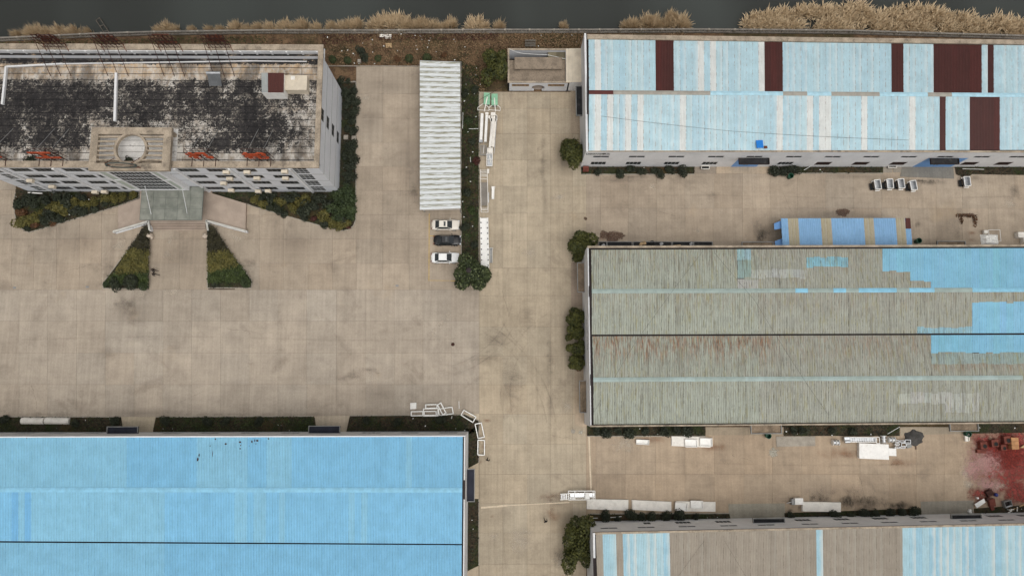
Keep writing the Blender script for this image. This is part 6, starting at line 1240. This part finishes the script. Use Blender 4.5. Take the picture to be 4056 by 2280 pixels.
# ------------------------------------------------------------------ machines by the carport strip
zm = crop(1880, 340, 4.022)
for k, (x0, x1, y0, y1, hx) in enumerate(((145, 245, 108, 300, 140), (268, 368, 124, 312, 320))):
    a, b = zm(x0, y0, .9), zm(x1, y1, .9); c = (a+b)/2; r = thing('green_hopper', 'mint green tipping plate on a pale yoke, %s of two' % ('western', 'eastern')[k], 'machine', (c.x, c.y, 0), 'green tipping plates')
    for j in range(2): m = MB(); h_ = (a.y-b.y)/2; m.box((c.x, a.y-h_*(j+.5), .85+.05*j), (b.x-a.x, h_-.05, .08), -.06 if k == 0 else .02); m.build('plate', MT['green'], r)
    m = MB(); m.beam(zm((x0+x1)/2+(8 if k == 0 else -5), y0+70, 1.0), zm(hx+12, 410, .8), .16, .1); m.build('spine', MT['cream'], r)
    m = MB(); L_ = [zm(x, y, .7) for x, y in ((hx-4, 285), (hx-88, 345), (hx-90, 385), (hx+88, 395), (hx+85, 345), (hx+20, 290))]
    for p, q in zip(L_, L_[1:]): m.beam(p, q, .1)
    m.build('yoke', MT['cream'], r); m = MB(); m.box((c.x, c.y, .4), (.7, 2.2, .75)); m.build('stand', MT['greyframe'], r)
def beamthing(name, label, cat, parts, loc, group=None):
    r = thing(name, label, cat, loc, group)
    for nm, mt, fn in parts: m = MB(); fn(m); m.build(nm, MT[mt], r)
    return r
a, b = zm(120, 440, .8), zm(100, 880, .8); beamthing('trough_conveyor', 'long white box conveyor nearest the carport strip\'s kerb', 'conveyor', [('trough', 'white', lambda m: m.beam((a.x, a.y, .6), (b.x, b.y, .6), .48, .5)), ('end_cap', 'steel', lambda m: m.box((b.x, b.y, .6), (.6, .45, .56))), ('leg', 'greyframe', lambda m: m.box((a.x, a.y-.6, .2), (.4, .2, .4))), ('leg', 'greyframe', lambda m: m.box((b.x, b.y+.8, .2), (.4, .2, .4)))], (a.x, a.y, 0))
a2, b2 = zm(195, 440, .8), zm(170, 890, .8); beamthing('trough_conveyor', 'second white box conveyor, between the kerb one and the boom machine', 'conveyor', [('trough', 'white', lambda m: m.beam((a2.x, a2.y, .6), (b2.x, b2.y, .6), .44, .5)), ('motor', 'cream', lambda m: m.box((a2.x, a2.y-.1, .95), (.55, .4, .3))), ('leg', 'greyframe', lambda m: m.box((a2.x, a2.y-.8, .2), (.4, .2, .4))), ('leg', 'greyframe', lambda m: m.box((b2.x, b2.y+.6, .2), (.4, .2, .4)))], (a2.x, a2.y, 0))
p0, p1, p2, p3, p4 = zm(295, 450, 1.2), zm(250, 960, 1.2), zm(300, 520, 1.5), zm(240, 990, 1.5), zm(245, 1060, .9)
r = beamthing('boom_machine', 'long cream boom machine with a folding arm on the road side', 'machine', [('bed', 'cream', lambda m: m.beam((p0.x+.15, p0.y, .7), (p1.x+.2, p1.y, .7), .95, .5)), ('arm', 'cream', lambda m: m.beam((p2.x, p2.y, 1.5), (p3.x, p3.y, 1.5), .36, .3)), ('base_block', 'cream', lambda m: m.box((p4.x, p4.y+.3, .8), (1.0, .9, .7))), ('head_block', 'cream', lambda m: m.box((p0.x, p0.y-.05, 1.1), (.8, .6, .6)))], (p0.x, p0.y, 0))
for x, y in ((235, 500), (345, 500), (260, 545), (345, 545)): q = zm(x, y, .8); m = MB(); m.box((q.x, q.y, .7), (.34, .5, .5)); m.build('bracket', MT['cream'], r)
m = MB(); m.beam(zm(350, 560, 1.0), zm(310, 1080, 1.0), .07); m.build('hose_pipe', MT['steel'], r); m = MB(); m.beam(zm(335, 600, .8), zm(318, 1000, .8), .12, .2); m.build('side_rail', MT['cream'], r)
ca_, cb2 = zm(240, 1075, .8), zm(235, 1275, .8); r2 = thing('chute_stand', 'small white chute frame at the boom machine\'s south end', 'machine', (ca_.x, ca_.y, 0))
for s in (-.48, .48): m = MB(); m.beam((ca_.x+s, ca_.y, .8), (cb2.x+s, cb2.y, .7), .1, .25); m.build('side_rail', MT['white'], r2)
for i in range(3): m = MB(); y = ca_.y+(cb2.y-ca_.y)*i/2; m.beam((ca_.x-.48, y, .8), (ca_.x+.48, y, .8), .09); m.build('crossbar', MT['white'], r2)
m = MB(); m.box((ca_.x, (ca_.y+cb2.y)/2, .5), (.8, abs(ca_.y-cb2.y), .06)); m.build('chute', MT['steel'], r2); m = MB(); m.box((ca_.x+.1, (ca_.y+cb2.y)/2+.1, .6), (.12, 1.3, .08), .2); m.build('plank', MT['cream'], r2)
q = zm(140, 1030, .5); r3 = thing('steel_rack', 'small open steel rack beside the boom machine\'s base', 'rack', (q.x, q.y, 0)); m = MB(); m.frame([(q.x-.5, q.y-.9, .7), (q.x+.5, q.y-.9, .7), (q.x+.5, q.y+.8, .7), (q.x-.5, q.y+.8, .7)], .09); m.build('frame', MT['greyframe'], r3); m = MB(); m.box((q.x, q.y, .3), (.9, 1.6, .06)); m.build('shelf', MT['kerb'], r3); m = MB(); m.beam((q.x+.1, q.y+.9, .8), (q.x, q.y-.6, .8), .06); m.build('rod', MT['white'], r3)
# belt conveyor, roller bed, small chutes
zv = crop(1860, 640, 3.448); a, b = zv(195, 110, .8), zv(205, 690, .8); r = thing('belt_conveyor', 'long grey belt conveyor with a slatted ladder end along the green strip', 'conveyor', (a.x, a.y, 0))
for s in (-.6, .6): m = MB(); m.beam((a.x+s, a.y, .8), (b.x+s*1.0, b.y, .8), .1, .2); m.build('side_rail', MT['cream'], r)
m = MB(); y0, y1 = zv(0, 285, .8).y, zv(0, 600, .8).y; m.box(((a.x+b.x)/2, (y0+y1)/2, .78), (1.1, y0-y1, .08)); m.build('belt', M('grey_belt', S(128, 122, 114), .8, .12), r)
for y in (120, 140, 160, 182, 200, 238, 640, 660, 690): p = zv(195, y, .8); m = MB(); m.beam((a.x+(b.x-a.x)*(y-110)/580-.56, p.y, .82), (a.x+(b.x-a.x)*(y-110)/580+.56, p.y, .82), .08, .06); m.build('rung', MT['cream'], r)
for y in (.05, .5, .95):
    for s in (-.55, .55): p = a.lerp(b, y); m = MB(); m.beam((p.x+s, p.y, 0), (p.x+s, p.y, .75), .08); m.build('leg', MT['greyframe'], r)
q = zv(252, 130, .9); m = MB(); m.box((q.x, q.y, .75), (.38, .7, .5)); m.build('motor', MT['cream'], r)
q = zv(260, 490, .5); m = MB(); m.beam((q.x, q.y+.9, .5), (q.x, q.y-.9, .5), .14); m.build('cylinder', MT['steel'], r)
a, b = zv(198, 770, .6), zv(212, 1450, .6); r = thing('roller_bed', 'long white panel bed with black square rollers along both edges', 'conveyor', (a.x, a.y, 0))
m = MB(); m.beam((a.x, a.y, .45), (b.x, b.y, .45), 1.38, .3); m.build('bed', MT['white'], r)
for s in (-.62, .62): m = MB(); m.beam((a.x+s, a.y+.05, .64), (b.x+s, b.y, .64), .2, .1); m.build('edge_rail', MT['white'], r)
for i in range(9):
    p = a.lerp(b, (65+73*i)/680)
    for s in (-.55, .55): m = MB(); m.box((p.x+s, p.y, .71), (.17, .2, .06)); m.build('roller', MT['rubber'], r)
for t_ in (.05, .5, .95):
    p = a.lerp(b, t_); m = MB(); m.box((p.x, p.y, .15), (1.1, .12, .3)); m.build('leg', MT['greyframe'], r)
for x0, y0, x1, y1, w_, lb, mt in ((322, 340, 318, 510, .42, 'small white chute with flared mouth on the road beside the belt conveyor', 'white'), (293, 1175, 295, 1380, .42, 'small grey roller chute leaning beside the white roller bed', 'greyframe')):
    a, b = zv(x0, y0, .5), zv(x1, y1, .5); r = thing('small_chute', lb, 'chute', (a.x, a.y, 0), 'small chutes by the carport strip'); m = MB(); m.beam((a.x, a.y, .4), (b.x, b.y, .4), w_, .12); m.build('pan', MT[mt], r)
    for s in (-1, 1): m = MB(); m.beam((a.x+s*(w_/2+.12), a.y, .5), (a.x+s*w_/2, a.y-.6, .5), .06, .2); m.beam((a.x+s*w_/2, a.y-.6, .5), (b.x+s*w_/2, b.y, .5), .06, .2); m.build('side_rail', MT['cream'], r)
    m = MB(); m.beam((a.x-.3, a.y, .5), (a.x+.3, a.y, .5), .06); m.build('mouth_bar', MT['cream'], r)
    for t_ in (.15, .85): p = a.lerp(b, t_); m = MB(); m.box((p.x, p.y, .17), (.3, .08, .34)); m.build('leg', MT['greyframe'], r)
# ------------------------------------------------------------------ junk and small things
m = MB(); c = zk(870, 1165, 2.2); r = thing('street_lamp', 'dark round lamp head rising through the round tree', 'lamp', (c.x, c.y, 0)); m.tube((c.x, c.y, 0), (c.x, c.y, 5.2), .06, 8); m.build('pole', MT['greyframe'], r); m = MB(); m.lathe((c.x, c.y, 5.2), [(.2, 0), (.45, .1), (.4, .25), (.1, .35)], 14); m.build('lamp_head', MT['gutter'], r)
for f, x, y, rz, lb, mt, sz in ((A2, 1305, 440, .1, 'pale wooden pallet lying on the dry grass', 'wood', (1.05, .85)), ):
    c = f(x, y); r = thing('wooden_pallet', lb, 'pallet', (c.x, c.y, 0))
    for i in range(6): m = MB(); m.box((c.x-.48+.19*i, c.y, .2), (.13, sz[1], .03), rz); m.build('slat', MT[mt], r)
    for j in (-.35, 0, .35): m = MB(); m.box((c.x, c.y+j, .13), (sz[0], .1, .1), rz); m.build('bearer', MT[mt], r)
c = A3(242, 420); r = thing('wooden_crate', 'weathered grey wooden crate behind the moon gate outhouse', 'crate', (c.x, c.y, 0))
for y in (-.55, -.1, .4): m = MB(); m.box((c.x, c.y+y, .42), (1.9, .36, .06)); m.build('plank', MT['greywood'], r)
for x in (-.85, .85): m = MB(); m.box((c.x+x, c.y-.1, .19), (.1, 1.4, .38)); m.build('side', MT['greywood'], r)
c = A2(1275, 350); put('board', 'grey board with a white strip leaning by the pond fence', 'board', MT['cream'], lambda m: (m.box((c.x, c.y, .3), (2.1, .55, .06)), m.box((c.x+.35, c.y-.4, .15), (1.2, .2, .06))), (c.x, c.y, 0))
c = A2(1027, 598); put('concrete_block', 'small pale concrete block at the edge of the parking', 'block', MT['kerb'], lambda m: m.box((c.x, c.y, .35), (.55, .55, .7)), (c.x, c.y, 0))
p = [A1(960, 180, -1.0), A1(928, 205, -1.0), A1(1010, 330, -1.0), A1(1055, 325, -1.0), A1(1005, 240, -1.0)]; r = thing('pond_ladder', 'dark ladder-like wooden frame standing in the pond', 'wooden frame', (p[0].x, p[0].y, -1.3))
for a, b in ((p[0], p[3]), (p[1], p[2])): m = MB(); m.beam(a+Vector((0, 0, .3)), b+Vector((0, 0, .3)), .12); m.build('rail', MT['greywood'], r)
for t_ in (0, .45, .85): m = MB(); m.beam(p[0].lerp(p[3], t_)+Vector((0, 0, .32)), p[1].lerp(p[2], t_)+Vector((0, 0, .32)), .1); m.build('rung', MT['greywood'], r)
for t_, (a, b) in ((0, (p[0], p[3])), (0, (p[1], p[2])), (.6, (p[0], p[3]))): q = a.lerp(b, t_); m = MB(); m.beam((q.x, q.y, -2.5), (q.x, q.y, -.7), .14); m.build('post', MT['greywood'], r)
# dark troughs with junk along the mossy warehouse's north side
for k, (x0, x1) in enumerate(((2372, 2402), (2405, 2503), (2508, 2660), (2664, 2745), (2748, 2822))):
    a, b = G(x0, 957, .5), G(x1, 957, .5); y1 = 21.95; r = thing('trough', '%s dark trough from the west along the mossy warehouse\'s north wall' % nth(k), 'trough', (a.x, a.y, 0), 'dark troughs behind the mossy warehouse'); cx_ = (a.x+b.x)/2
    m = MB(); m.box((cx_, (a.y+y1)/2, .06), (b.x-a.x, a.y-y1, .1)); m.build('floor', MT['black'], r)
    m = MB(); m.box((cx_, a.y, .3), (b.x-a.x, .08, .5)); m.box((a.x, (a.y+y1)/2, .298), (.08, a.y-y1-.1, .496)); m.box((b.x, (a.y+y1)/2, .298), (.08, a.y-y1-.1, .496)); m.build('rim', MT['greyframe'], r)
junk = [('tyre', 2583, 962), ('scrap_plate', 2620, 965), ('carton', 2540, 966), ('carton', 2552, 962), ('scrap_plate', 2738, 966), ('plank_scrap', 2672, 972), ('scrap_plate', 2390, 972)]
for i, (kd, x, y) in enumerate(junk):
    c = G(x, y, .4)
    if kd == 'tyre': put('old_tyre', 'old black tyre in the middle trough', 'tyre', MT['rubber'], lambda m: m.lathe((c.x, c.y, .3), [(.25, 0), (.4, .0), (.45, .12), (.4, .24), (.25, .24), (.22, .12), (.25, 0)], 18, False), (c.x, c.y, .3))
    elif kd == 'carton': put('carton', 'crushed brown carton in the middle trough, %s one' % ('western', 'eastern')[i-2], 'carton', MT['wood'], lambda m: m.box((c.x, c.y, .35), (.5, .6, .4), .5+i), (c.x, c.y, .12), 'cartons in the trough')
    elif kd == 'plank_scrap': put('plank_scrap', 'pale plank lying in the fourth trough', 'plank', MT['wood'], lambda m: m.box((c.x, c.y, .3), (2.2, .16, .06), .08), (c.x, c.y, .12))
    else: put('scrap_plate', 'bent pale scrap plate in the %s trough' % ('first' if x < 2500 else 'third' if x < 2700 else 'fourth'), 'scrap', MT['steel'], lambda m: m.box((c.x, c.y, .4), (.6, .5, .04), .6, Matrix.Rotation(.4, 3, 'X')), (c.x, c.y, .12), 'scrap in the troughs')
# wrapped machine under plastic
zw = crop(3750, 840, 8.418); a, b = zw(1200, 590, .8), zw(1820, 1080, .8); c = (a+b)/2; r = thing('wrapped_goods', 'goods wrapped in crumpled white plastic against the mossy warehouse', 'wrapped goods', (c.x, c.y, 0))
n = 18; vs_ = []; nx_, ny_ = n, n; m = MB(); w_, h_ = (b.x-a.x), (a.y-b.y)
for j in range(ny_+1):
    for i in range(nx_+1):
        u, v = i/nx_, j/ny_; e = min(u, 1-u, v, 1-v)*6; z = min(1, e)*(.75+.25*mnoise.noise((u*5, v*5, 2))+.12*mnoise.noise((u*13, v*13, 5))); vs_.append((a.x+w_*u+.12*mnoise.noise((u*7, v*7, 9)), b.y+h_*.75*v+.12*mnoise.noise((u*7, v*7, 19)), .03+max(z, 0)))
m.add(vs_, [(j*(nx_+1)+i, j*(nx_+1)+i+1, (j+1)*(nx_+1)+i+1, (j+1)*(nx_+1)+i) for j in range(ny_) for i in range(nx_)]); m.build('plastic_sheet', MT['bright'], r)
m = MB(); m.frame([(a.x+1.0, a.y, .8), (b.x, a.y, .8), (b.x, b.y+.6, .8), (a.x+1.0, b.y+.6, .8)], .06); m.build('frame', MT['white'], r); m = MB(); q = zw(1320, 650, .8); m.box((q.x, q.y, .5), (.65, .55, .5)); m.build('bucket', MT['cream'], r)
c = zw(2480, 760, .8); put('white_cabinet', 'white cabinet at the right edge near the wrapped goods', 'cabinet', MT['cream'], lambda m: (m.box((c.x, c.y, .45), (1.1, .95, .9)), m.box((c.x+.35, c.y-.9, .45), (.1, .9, .9))), (c.x, c.y, 0))
# red-oxide corner: castings, packing, scrap
zr = crop(3790, 1690, 7.62)
for k, (x, y, s_) in enumerate(((785, 555, 1.15), (1120, 490, 1.15), (1500, 385, 1.2), (1380, 620, .9))):
    c = zr(x, y, .5); r = thing('red_casting', 'red oxide square casting with a round black hole, %s' % ('westernmost', 'second from the west', 'against the orange packing', 'the small dark one')[k], 'casting', (c.x, c.y, 0), 'red castings'); m = MB(); m.box((c.x, c.y, .4), (s_, s_, .8), .05); m.build('block', MT['redoxide'], r)
    m = MB(); m.lathe((c.x+.12, c.y-.1, .8), [(.3*s_, 0), (.36*s_, 0), (.36*s_, .05), (.3*s_, .05)], 18, False); m.build('flange', MT['rust'], r); m = MB(); m.lathe((c.x+.12, c.y-.1, .795), [(.3*s_, 0), (.3*s_, .012)], 18); m.build('hole', MT['rubber'], r)
c = zr(1700, 490, .5); r = thing('packing_bales', 'orange wrapped packing bales beside a red casting', 'bales', (c.x, c.y, 0))
for i in range(3): m = MB(); m.box((c.x, c.y+.65-.65*i, .5), (1.2, .6, 1.0-.05*i), .02*i); m.build('bale', MT['brick'], r)
c = zr(730, 735, .3); put('red_beam', 'short red oxide beam in front of the westernmost casting', 'beam', MT['redoxide'], lambda m: m.box((c.x, c.y, .25), (1.5, .55, .5), -.05), (c.x, c.y, 0))
c = zr(300, 340, .4); put('bent_profile', 'bent pinkish steel profile beside the green bin', 'profile', MT['cream'], lambda m: (m.box((c.x, c.y, .2), (.5, 1.0, .4)), m.box((c.x+.3, c.y+.2, .3), (.1, 1.2, .6))), (c.x, c.y, 0))
c = zr(1950, 590, .3); put('pale_board', 'pale angular board at the right edge by the red floor', 'board', MT['wood'], lambda m: m.prism([zr(1870, 625).xy, zr(1990, 540).xy, zr(2100, 540).xy, zr(2100, 625).xy], .1, .3), (c.x, c.y, 0))
zq = crop(3790, 1920, 9.684)
c = zq(900, 690, .5); put('white_plate', 'crooked white plate among the scrap on the red floor', 'plate', MT['litter'], lambda m: m.prism([zq(695, 730, .6).xy, zq(1050, 515, .6).xy, zq(1110, 660, .6).xy, zq(780, 885, .6).xy], .45, .55), (c.x, c.y, 0))
c = zq(1380, 680, .5); put('red_plate', 'pinkish red plate box standing in the scrap corner', 'box', MT['redoxide'], lambda m: (m.prism([zq(1235, 555, .6).xy, zq(1460, 510, .6).xy, zq(1510, 810, .6).xy, zq(1290, 830, .6).xy], .02, .6), m.prism([zq(1290, 835, .4).xy, zq(1430, 825, .4).xy, zq(1470, 930, .4).xy, zq(1365, 990, .4).xy], .02, .35)), (c.x, c.y, 0))
q = [zq(1815, 645, .7), zq(2085, 575, .7), zq(2130, 790, .7), zq(1885, 880, .7)]; c = sum(q, Vector())/4; r = thing('grey_cabinet', 'open grey steel cabinet lying in the scrap corner', 'cabinet', (c.x, c.y, 0)); m = MB(); m.frame([(p.x, p.y, .4) for p in q], .08, .7); m.build('side', MT['greyframe'], r); m = MB(); m.prism([p.xy for p in q], .03, .12); m.build('back', MT['gutter'], r); m = MB(); m.beam(zq(1890, 840, .6), zq(2090, 775, .6), .1); m.build('shelf', MT['steel'], r)
for k, (x, y) in enumerate(((505, 955), (470, 1005), (515, 1030))): c = zq(x, y, .3); put('white_drum', 'small white drum at the canopy corner, %s of a cluster of three' % ('northern', 'western', 'southern')[k], 'drum', MT['litter'], lambda m: m.lathe((c.x, c.y, 0), [(.16, 0), (.17, .45), (.13, .5)], 12), (c.x, c.y, 0), 'white drums by the canopy')
c = zq(780, 490, .2); put('white_drum', 'lone small white drum on the red floor', 'drum', MT['litter'], lambda m: m.lathe((c.x, c.y, 0), [(.16, 0), (.17, .4), (.13, .45)], 12), (c.x, c.y, 0))
for k, (a, b, mt) in enumerate((((1930, 930), (2110, 965), 'cream'), ((1960, 1055), (2090, 990), 'cream'), ((2180, 910), (2300, 870), 'wood'), ((2320, 830), (2300, 1000), 'cream'), ((2400, 820), (2576, 740), 'wood'), ((2070, 920), (2180, 930), 'cream'))): p, q = zq(*a, .2), zq(*b, .2); put('scrap_bar', 'pale scrap bar %s from the west near the striped warehouse\'s wall' % nth(k), 'bar', MT[mt], lambda m: m.beam((p.x, p.y, .2), (q.x, q.y, .25), .14, .1), (p.x, p.y, 0), 'scrap bars by the wall')
c = zq(1250, 300, .4); put('dark_bundle', 'dark brown bundle on the red floor above the scrap', 'bundle', MT['rustdark'], lambda m: (m.box((c.x, c.y, .3), (1.1, .9, .6), .5), m.box((c.x-.3, c.y-1.0, .25), (.5, .5, .5), .2)), (c.x, c.y, 0))
c = zq(1510, 370, .4); put('blue_drum', 'small dark blue drum above the scrap corner', 'drum', M('dark_blue_plastic', S(40, 50, 110), .5), lambda m: m.lathe((c.x, c.y, 0), [(.28, 0), (.3, .5), (.2, .6)], 12), (c.x, c.y, 0))
# wall-side bits
for f, a, b, lb in ((D3, (1008, 888), (1115, 877), 'white pipe lying on the shrubs by the striped warehouse'), (B4, (430, 275), (500, 235), 'thin pipe leaning over the shrubs under the pale blue warehouse'), (B4, (1945, 262), (2150, 268), 'thin pipe along the bed east of the second blue door'), (D4, (1230, 90), (1345, 22), 'thin pipe leaning on the mossy warehouse\'s south wall'), (A2, (2012, 1075), (2008, 1230), 'white pipe lying along the carport strip'), (A2, (2068, 1232), (2160, 1232), 'white pipe lying across the carport strip'), (B2, (2083, 150), (2086, 200), 'short white pipe in the carport strip')): p, q = f(*a, .5), f(*b, .5); put('loose_pipe', lb, 'pipe', MT['pipe'], lambda m: m.tube((p.x, p.y, .5), (q.x, q.y, .55), .05, 6), (p.x, p.y, 0), 'loose pipes')
c = D3(824, 895, 1.0); r = thing('signboard', 'small beige square box on a horizontal pole by the striped warehouse', 'box', (c.x, c.y, 0)); m = MB(); m.box((c.x, c.y, .9), (.65, .62, .3)); m.build('box', MT['wood'], r); m = MB(); m.tube((c.x-1.3, c.y-.05, .8), (c.x+1.1, c.y, .8), .04, 6); m.build('pole', MT['pipe'], r); m = MB(); m.tube((c.x, c.y, 0), (c.x, c.y, .8), .05, 6); m.build('post', MT['greyframe'], r)
c = B3(775, 262, .8); put('red_white_box', 'small red and white box at the pale blue warehouse\'s corner', 'box', MT['redoxide'], lambda m: (m.box((c.x, c.y+.2, .45), (.95, .5, .9)), m.box((c.x, c.y-.22, .4), (.95, .3, .8))), (c.x, c.y, 0))
for f, x, y, lb in ((B3, 1915, 250, 'open dark window grille box standing west of the first blue door'), (B4, 1275, 237, 'open dark grille box standing west of the second blue door')): c = f(x, y, .6); r = thing('grille_box', lb, 'box', (c.x, c.y, 0), 'grille boxes by the wall'); m = MB(); m.frame([(c.x-.7, c.y-.28, .6), (c.x+.7, c.y-.28, .6), (c.x+.7, c.y+.28, .6), (c.x-.7, c.y+.28, .6)], .1, .3); m.build('rim', MT['cream'], r); m = MB(); m.box((c.x, c.y, .25), (1.3, .46, .4)); m.build('core', MT['rubber'], r)
for k, (x, y) in enumerate(((892, 1310), (968, 1318))): c = A2(x, y, .6); put('pale_box', 'pale utility box beside the office\'s east wall, %s of two' % ('western', 'eastern')[k], 'box', MT['kerb'], lambda m: m.box((c.x, c.y, .3), (.75, .75, .6)), (c.x, c.y, 0), 'utility boxes by the office')
a, b = B1(280, 495, .6), B1(415, 502, .6); put('white_bar', 'long white bar in the shrubs at the office\'s west corner', 'bar', MT['white'], lambda m: m.beam((a.x, a.y, .9), (b.x, b.y, .9), .16, .16), (a.x, a.y, 0))
x, y = [], []
for k in BEDS:
    n = max(2, int(area_m2(BEDS[k])/9)); a, b = sample(BEDS[k], n); x.append(a); y.append(b)
a, b = sample(NS, 55); x.append(a); y.append(b); x = np.concatenate(x); y = np.concatenate(y); c = npG(x, y, np.full(len(x), .34)); o = link('litter', np_mesh('litter', leaf_quads(c, np.tile([0, 0, 2.0], (len(x), 1)), rng.uniform(.05, .17, len(x)), .6), 4, MT['litter'])); tag(o, 'scraps of white litter strewn through the beds', 'litter', kind='stuff')
# cables slung over the roofs
def cable(pts, label, r_=.018):
    m = MB(); q = [Vector(p) for p in pts]
    for a, b in zip(q, q[1:]):
        prev = a
        for i in range(1, 9): t_ = i/8; p = a.lerp(b, t_); p.z -= 4*t_*(1-t_)*(b-a).length*.012; m.tube(prev, p, r_, 5); prev = p
    tag(m.build('cable', MT['gutter'], loc=q[0]), label, 'cable', 'cables over the roofs')
cable([G(2345, 1645, 8.2), G(2520, 1350, 9.6), G(2680, 1130, 9.4), G(2780, 1000, 8.6)], 'thin cable crossing the west part of the mossy roof', .014)
cable([G(2830, 1000, 8.6), G(2990, 1190, 9.4), G(3170, 1480, 9.6), G(3280, 1640, 8.4)], 'thin cable crossing the middle of the mossy roof', .014)
cable([G(2380, 460, 9.2), G(2900, 520, 9.0), G(3600, 555, 8.8)], 'thin cable along the pale blue roof', .02)
cable([G(2680, 2290, 9.4), G(2790, 2140, 8.6)], 'thin cable on the striped roof, western of two', .01); cable([G(2870, 2140, 8.6), G(2960, 2290, 9.4)], 'thin cable on the striped roof, eastern of two', .01)
cable([A2(2000, 1050, 3.2), A2(2440, 800, 3.4)], 'thin cable from the carport to the moon gate outhouse', .03)
m = MB(); pts = [zc(100, 190, 3.5), zc(240, 255, 3.5), zc(400, 295, 3.5), zc(760, 315, 3.5), zc(950, 325, 3.5), zc(1340, 412, 3.6)]
for a, b in zip(pts, pts[1:]): m.tube(a, b, .045, 6)
tag(m.build('white_hose', MT['pipe'], loc=pts[0]), 'white hose draped over the moon gate outhouse', 'hose')
# ------------------------------------------------------------------ people
def person(P, face, label, stride=.35, coat=None, arm=.25):
    """walking figure grown over a skeleton; face = heading angle"""
    me = bpy.data.meshes.new('person'); ca, sa = math.cos(face), math.sin(face); s = stride
    J = [((0, 0, .95), .15, .11), ((0, 0, 1.15), .15, .11), ((.02, 0, 1.38), .17, .11), ((.03, 0, 1.5), .07, .07), ((.05, 0, 1.58), .075, .08), ((.06, 0, 1.7), .09, .1), ((.06, 0, 1.78), .06, .065),
         ((0, .2, 1.42), .075, .075), ((-.1, .27, 1.16), .058, .058), ((.05, .28, .93), .045, .045), ((.09, .28, .84), .035, .05),
         ((0, -.2, 1.42), .075, .075), ((.1, -.27, 1.16), .058, .058), ((.27, -.25, .97), .045, .045), ((.33, -.25, .92), .035, .05),
         ((0, .1, .88), .1, .1), ((s*.55, .1, .5), .07, .07), ((s*.75, .1, .09), .05, .05), ((s*.75+.16, .11, .05), .045, .04),
         ((0, -.1, .88), .1, .1), ((-s*.25, -.1, .5), .07, .07), ((-s*.95, -.1, .14), .05, .05), ((-s*.95+.15, -.11, .06), .045, .04)]
    E_ = [(0, 1), (1, 2), (2, 3), (3, 4), (4, 5), (5, 6), (2, 7), (7, 8), (8, 9), (9, 10), (2, 11), (11, 12), (12, 13), (13, 14), (0, 15), (15, 16), (16, 17), (17, 18), (0, 19), (19, 20), (20, 21), (21, 22)]
    me.from_pydata([j[0] for j in J], E_, []); o = link('person', me, None, (P.x, P.y, .005)); o.rotation_euler = (0, 0, face)
    o.modifiers.new('skin', 'SKIN'); o.modifiers.new('sub', 'SUBSURF').levels = 1; o.modifiers['sub'].render_levels = 2
    for i, j in enumerate(J): sv = me.skin_vertices[0].data[i]; sv.radius = (j[1], j[2]); sv.use_root = (i == 0)
    dg = bpy.context.evaluated_depsgraph_get(); me2 = bpy.data.meshes.new_from_object(o.evaluated_get(dg)); o.modifiers.clear(); o.data = me2; me2.materials.clear()
    for mt in (coat or MT['cloth'], MT['skin'], MT['cloth']): me2.materials.append(mt)
    for p in me2.polygons:
        c = p.center; p.material_index = 1 if (c.z > 1.5 and c.x > .04) or ((abs(c.y) > .2) and c.z < .93) else (2 if c.z < .9 else 0); p.use_smooth = True
    hm = MB(); hm.lathe((.045, 0, 1.62), [(.09, 0), (.115, .06), (.11, .14), (.07, .2), (.01, .215)], 12); hme = bpy.data.meshes.new('hair'); hme.from_pydata(hm.v, [], hm.f); hme.materials.append(MT['hair']); h = bpy.data.objects.new('hair', hme); col.objects.link(h); h.parent = o
    return tag(o, label, 'person', 'people crossing the yard')
dk = M('dark_coat', S(28, 29, 33), .9, .2, 4, .1); br = M('brown_trousers', S(52, 36, 28), .9, .2, 4, .1)
zp = crop(580, 1040, 20.69)
person(zp(830, 690), -.3, 'person in a bulky black coat walking, the northern of a pair before the steps', .35, dk); person(zp(870, 1010), -.35, 'person in black striding, the southern of a pair before the steps', .5)
person(G(2160, 2058), 1.9, 'person in dark clothing standing alone on the road near the striped warehouse', .4, dk); person(G(1932, 1818), 1.1, 'person in black walking on the road beside the blue warehouse', .2)
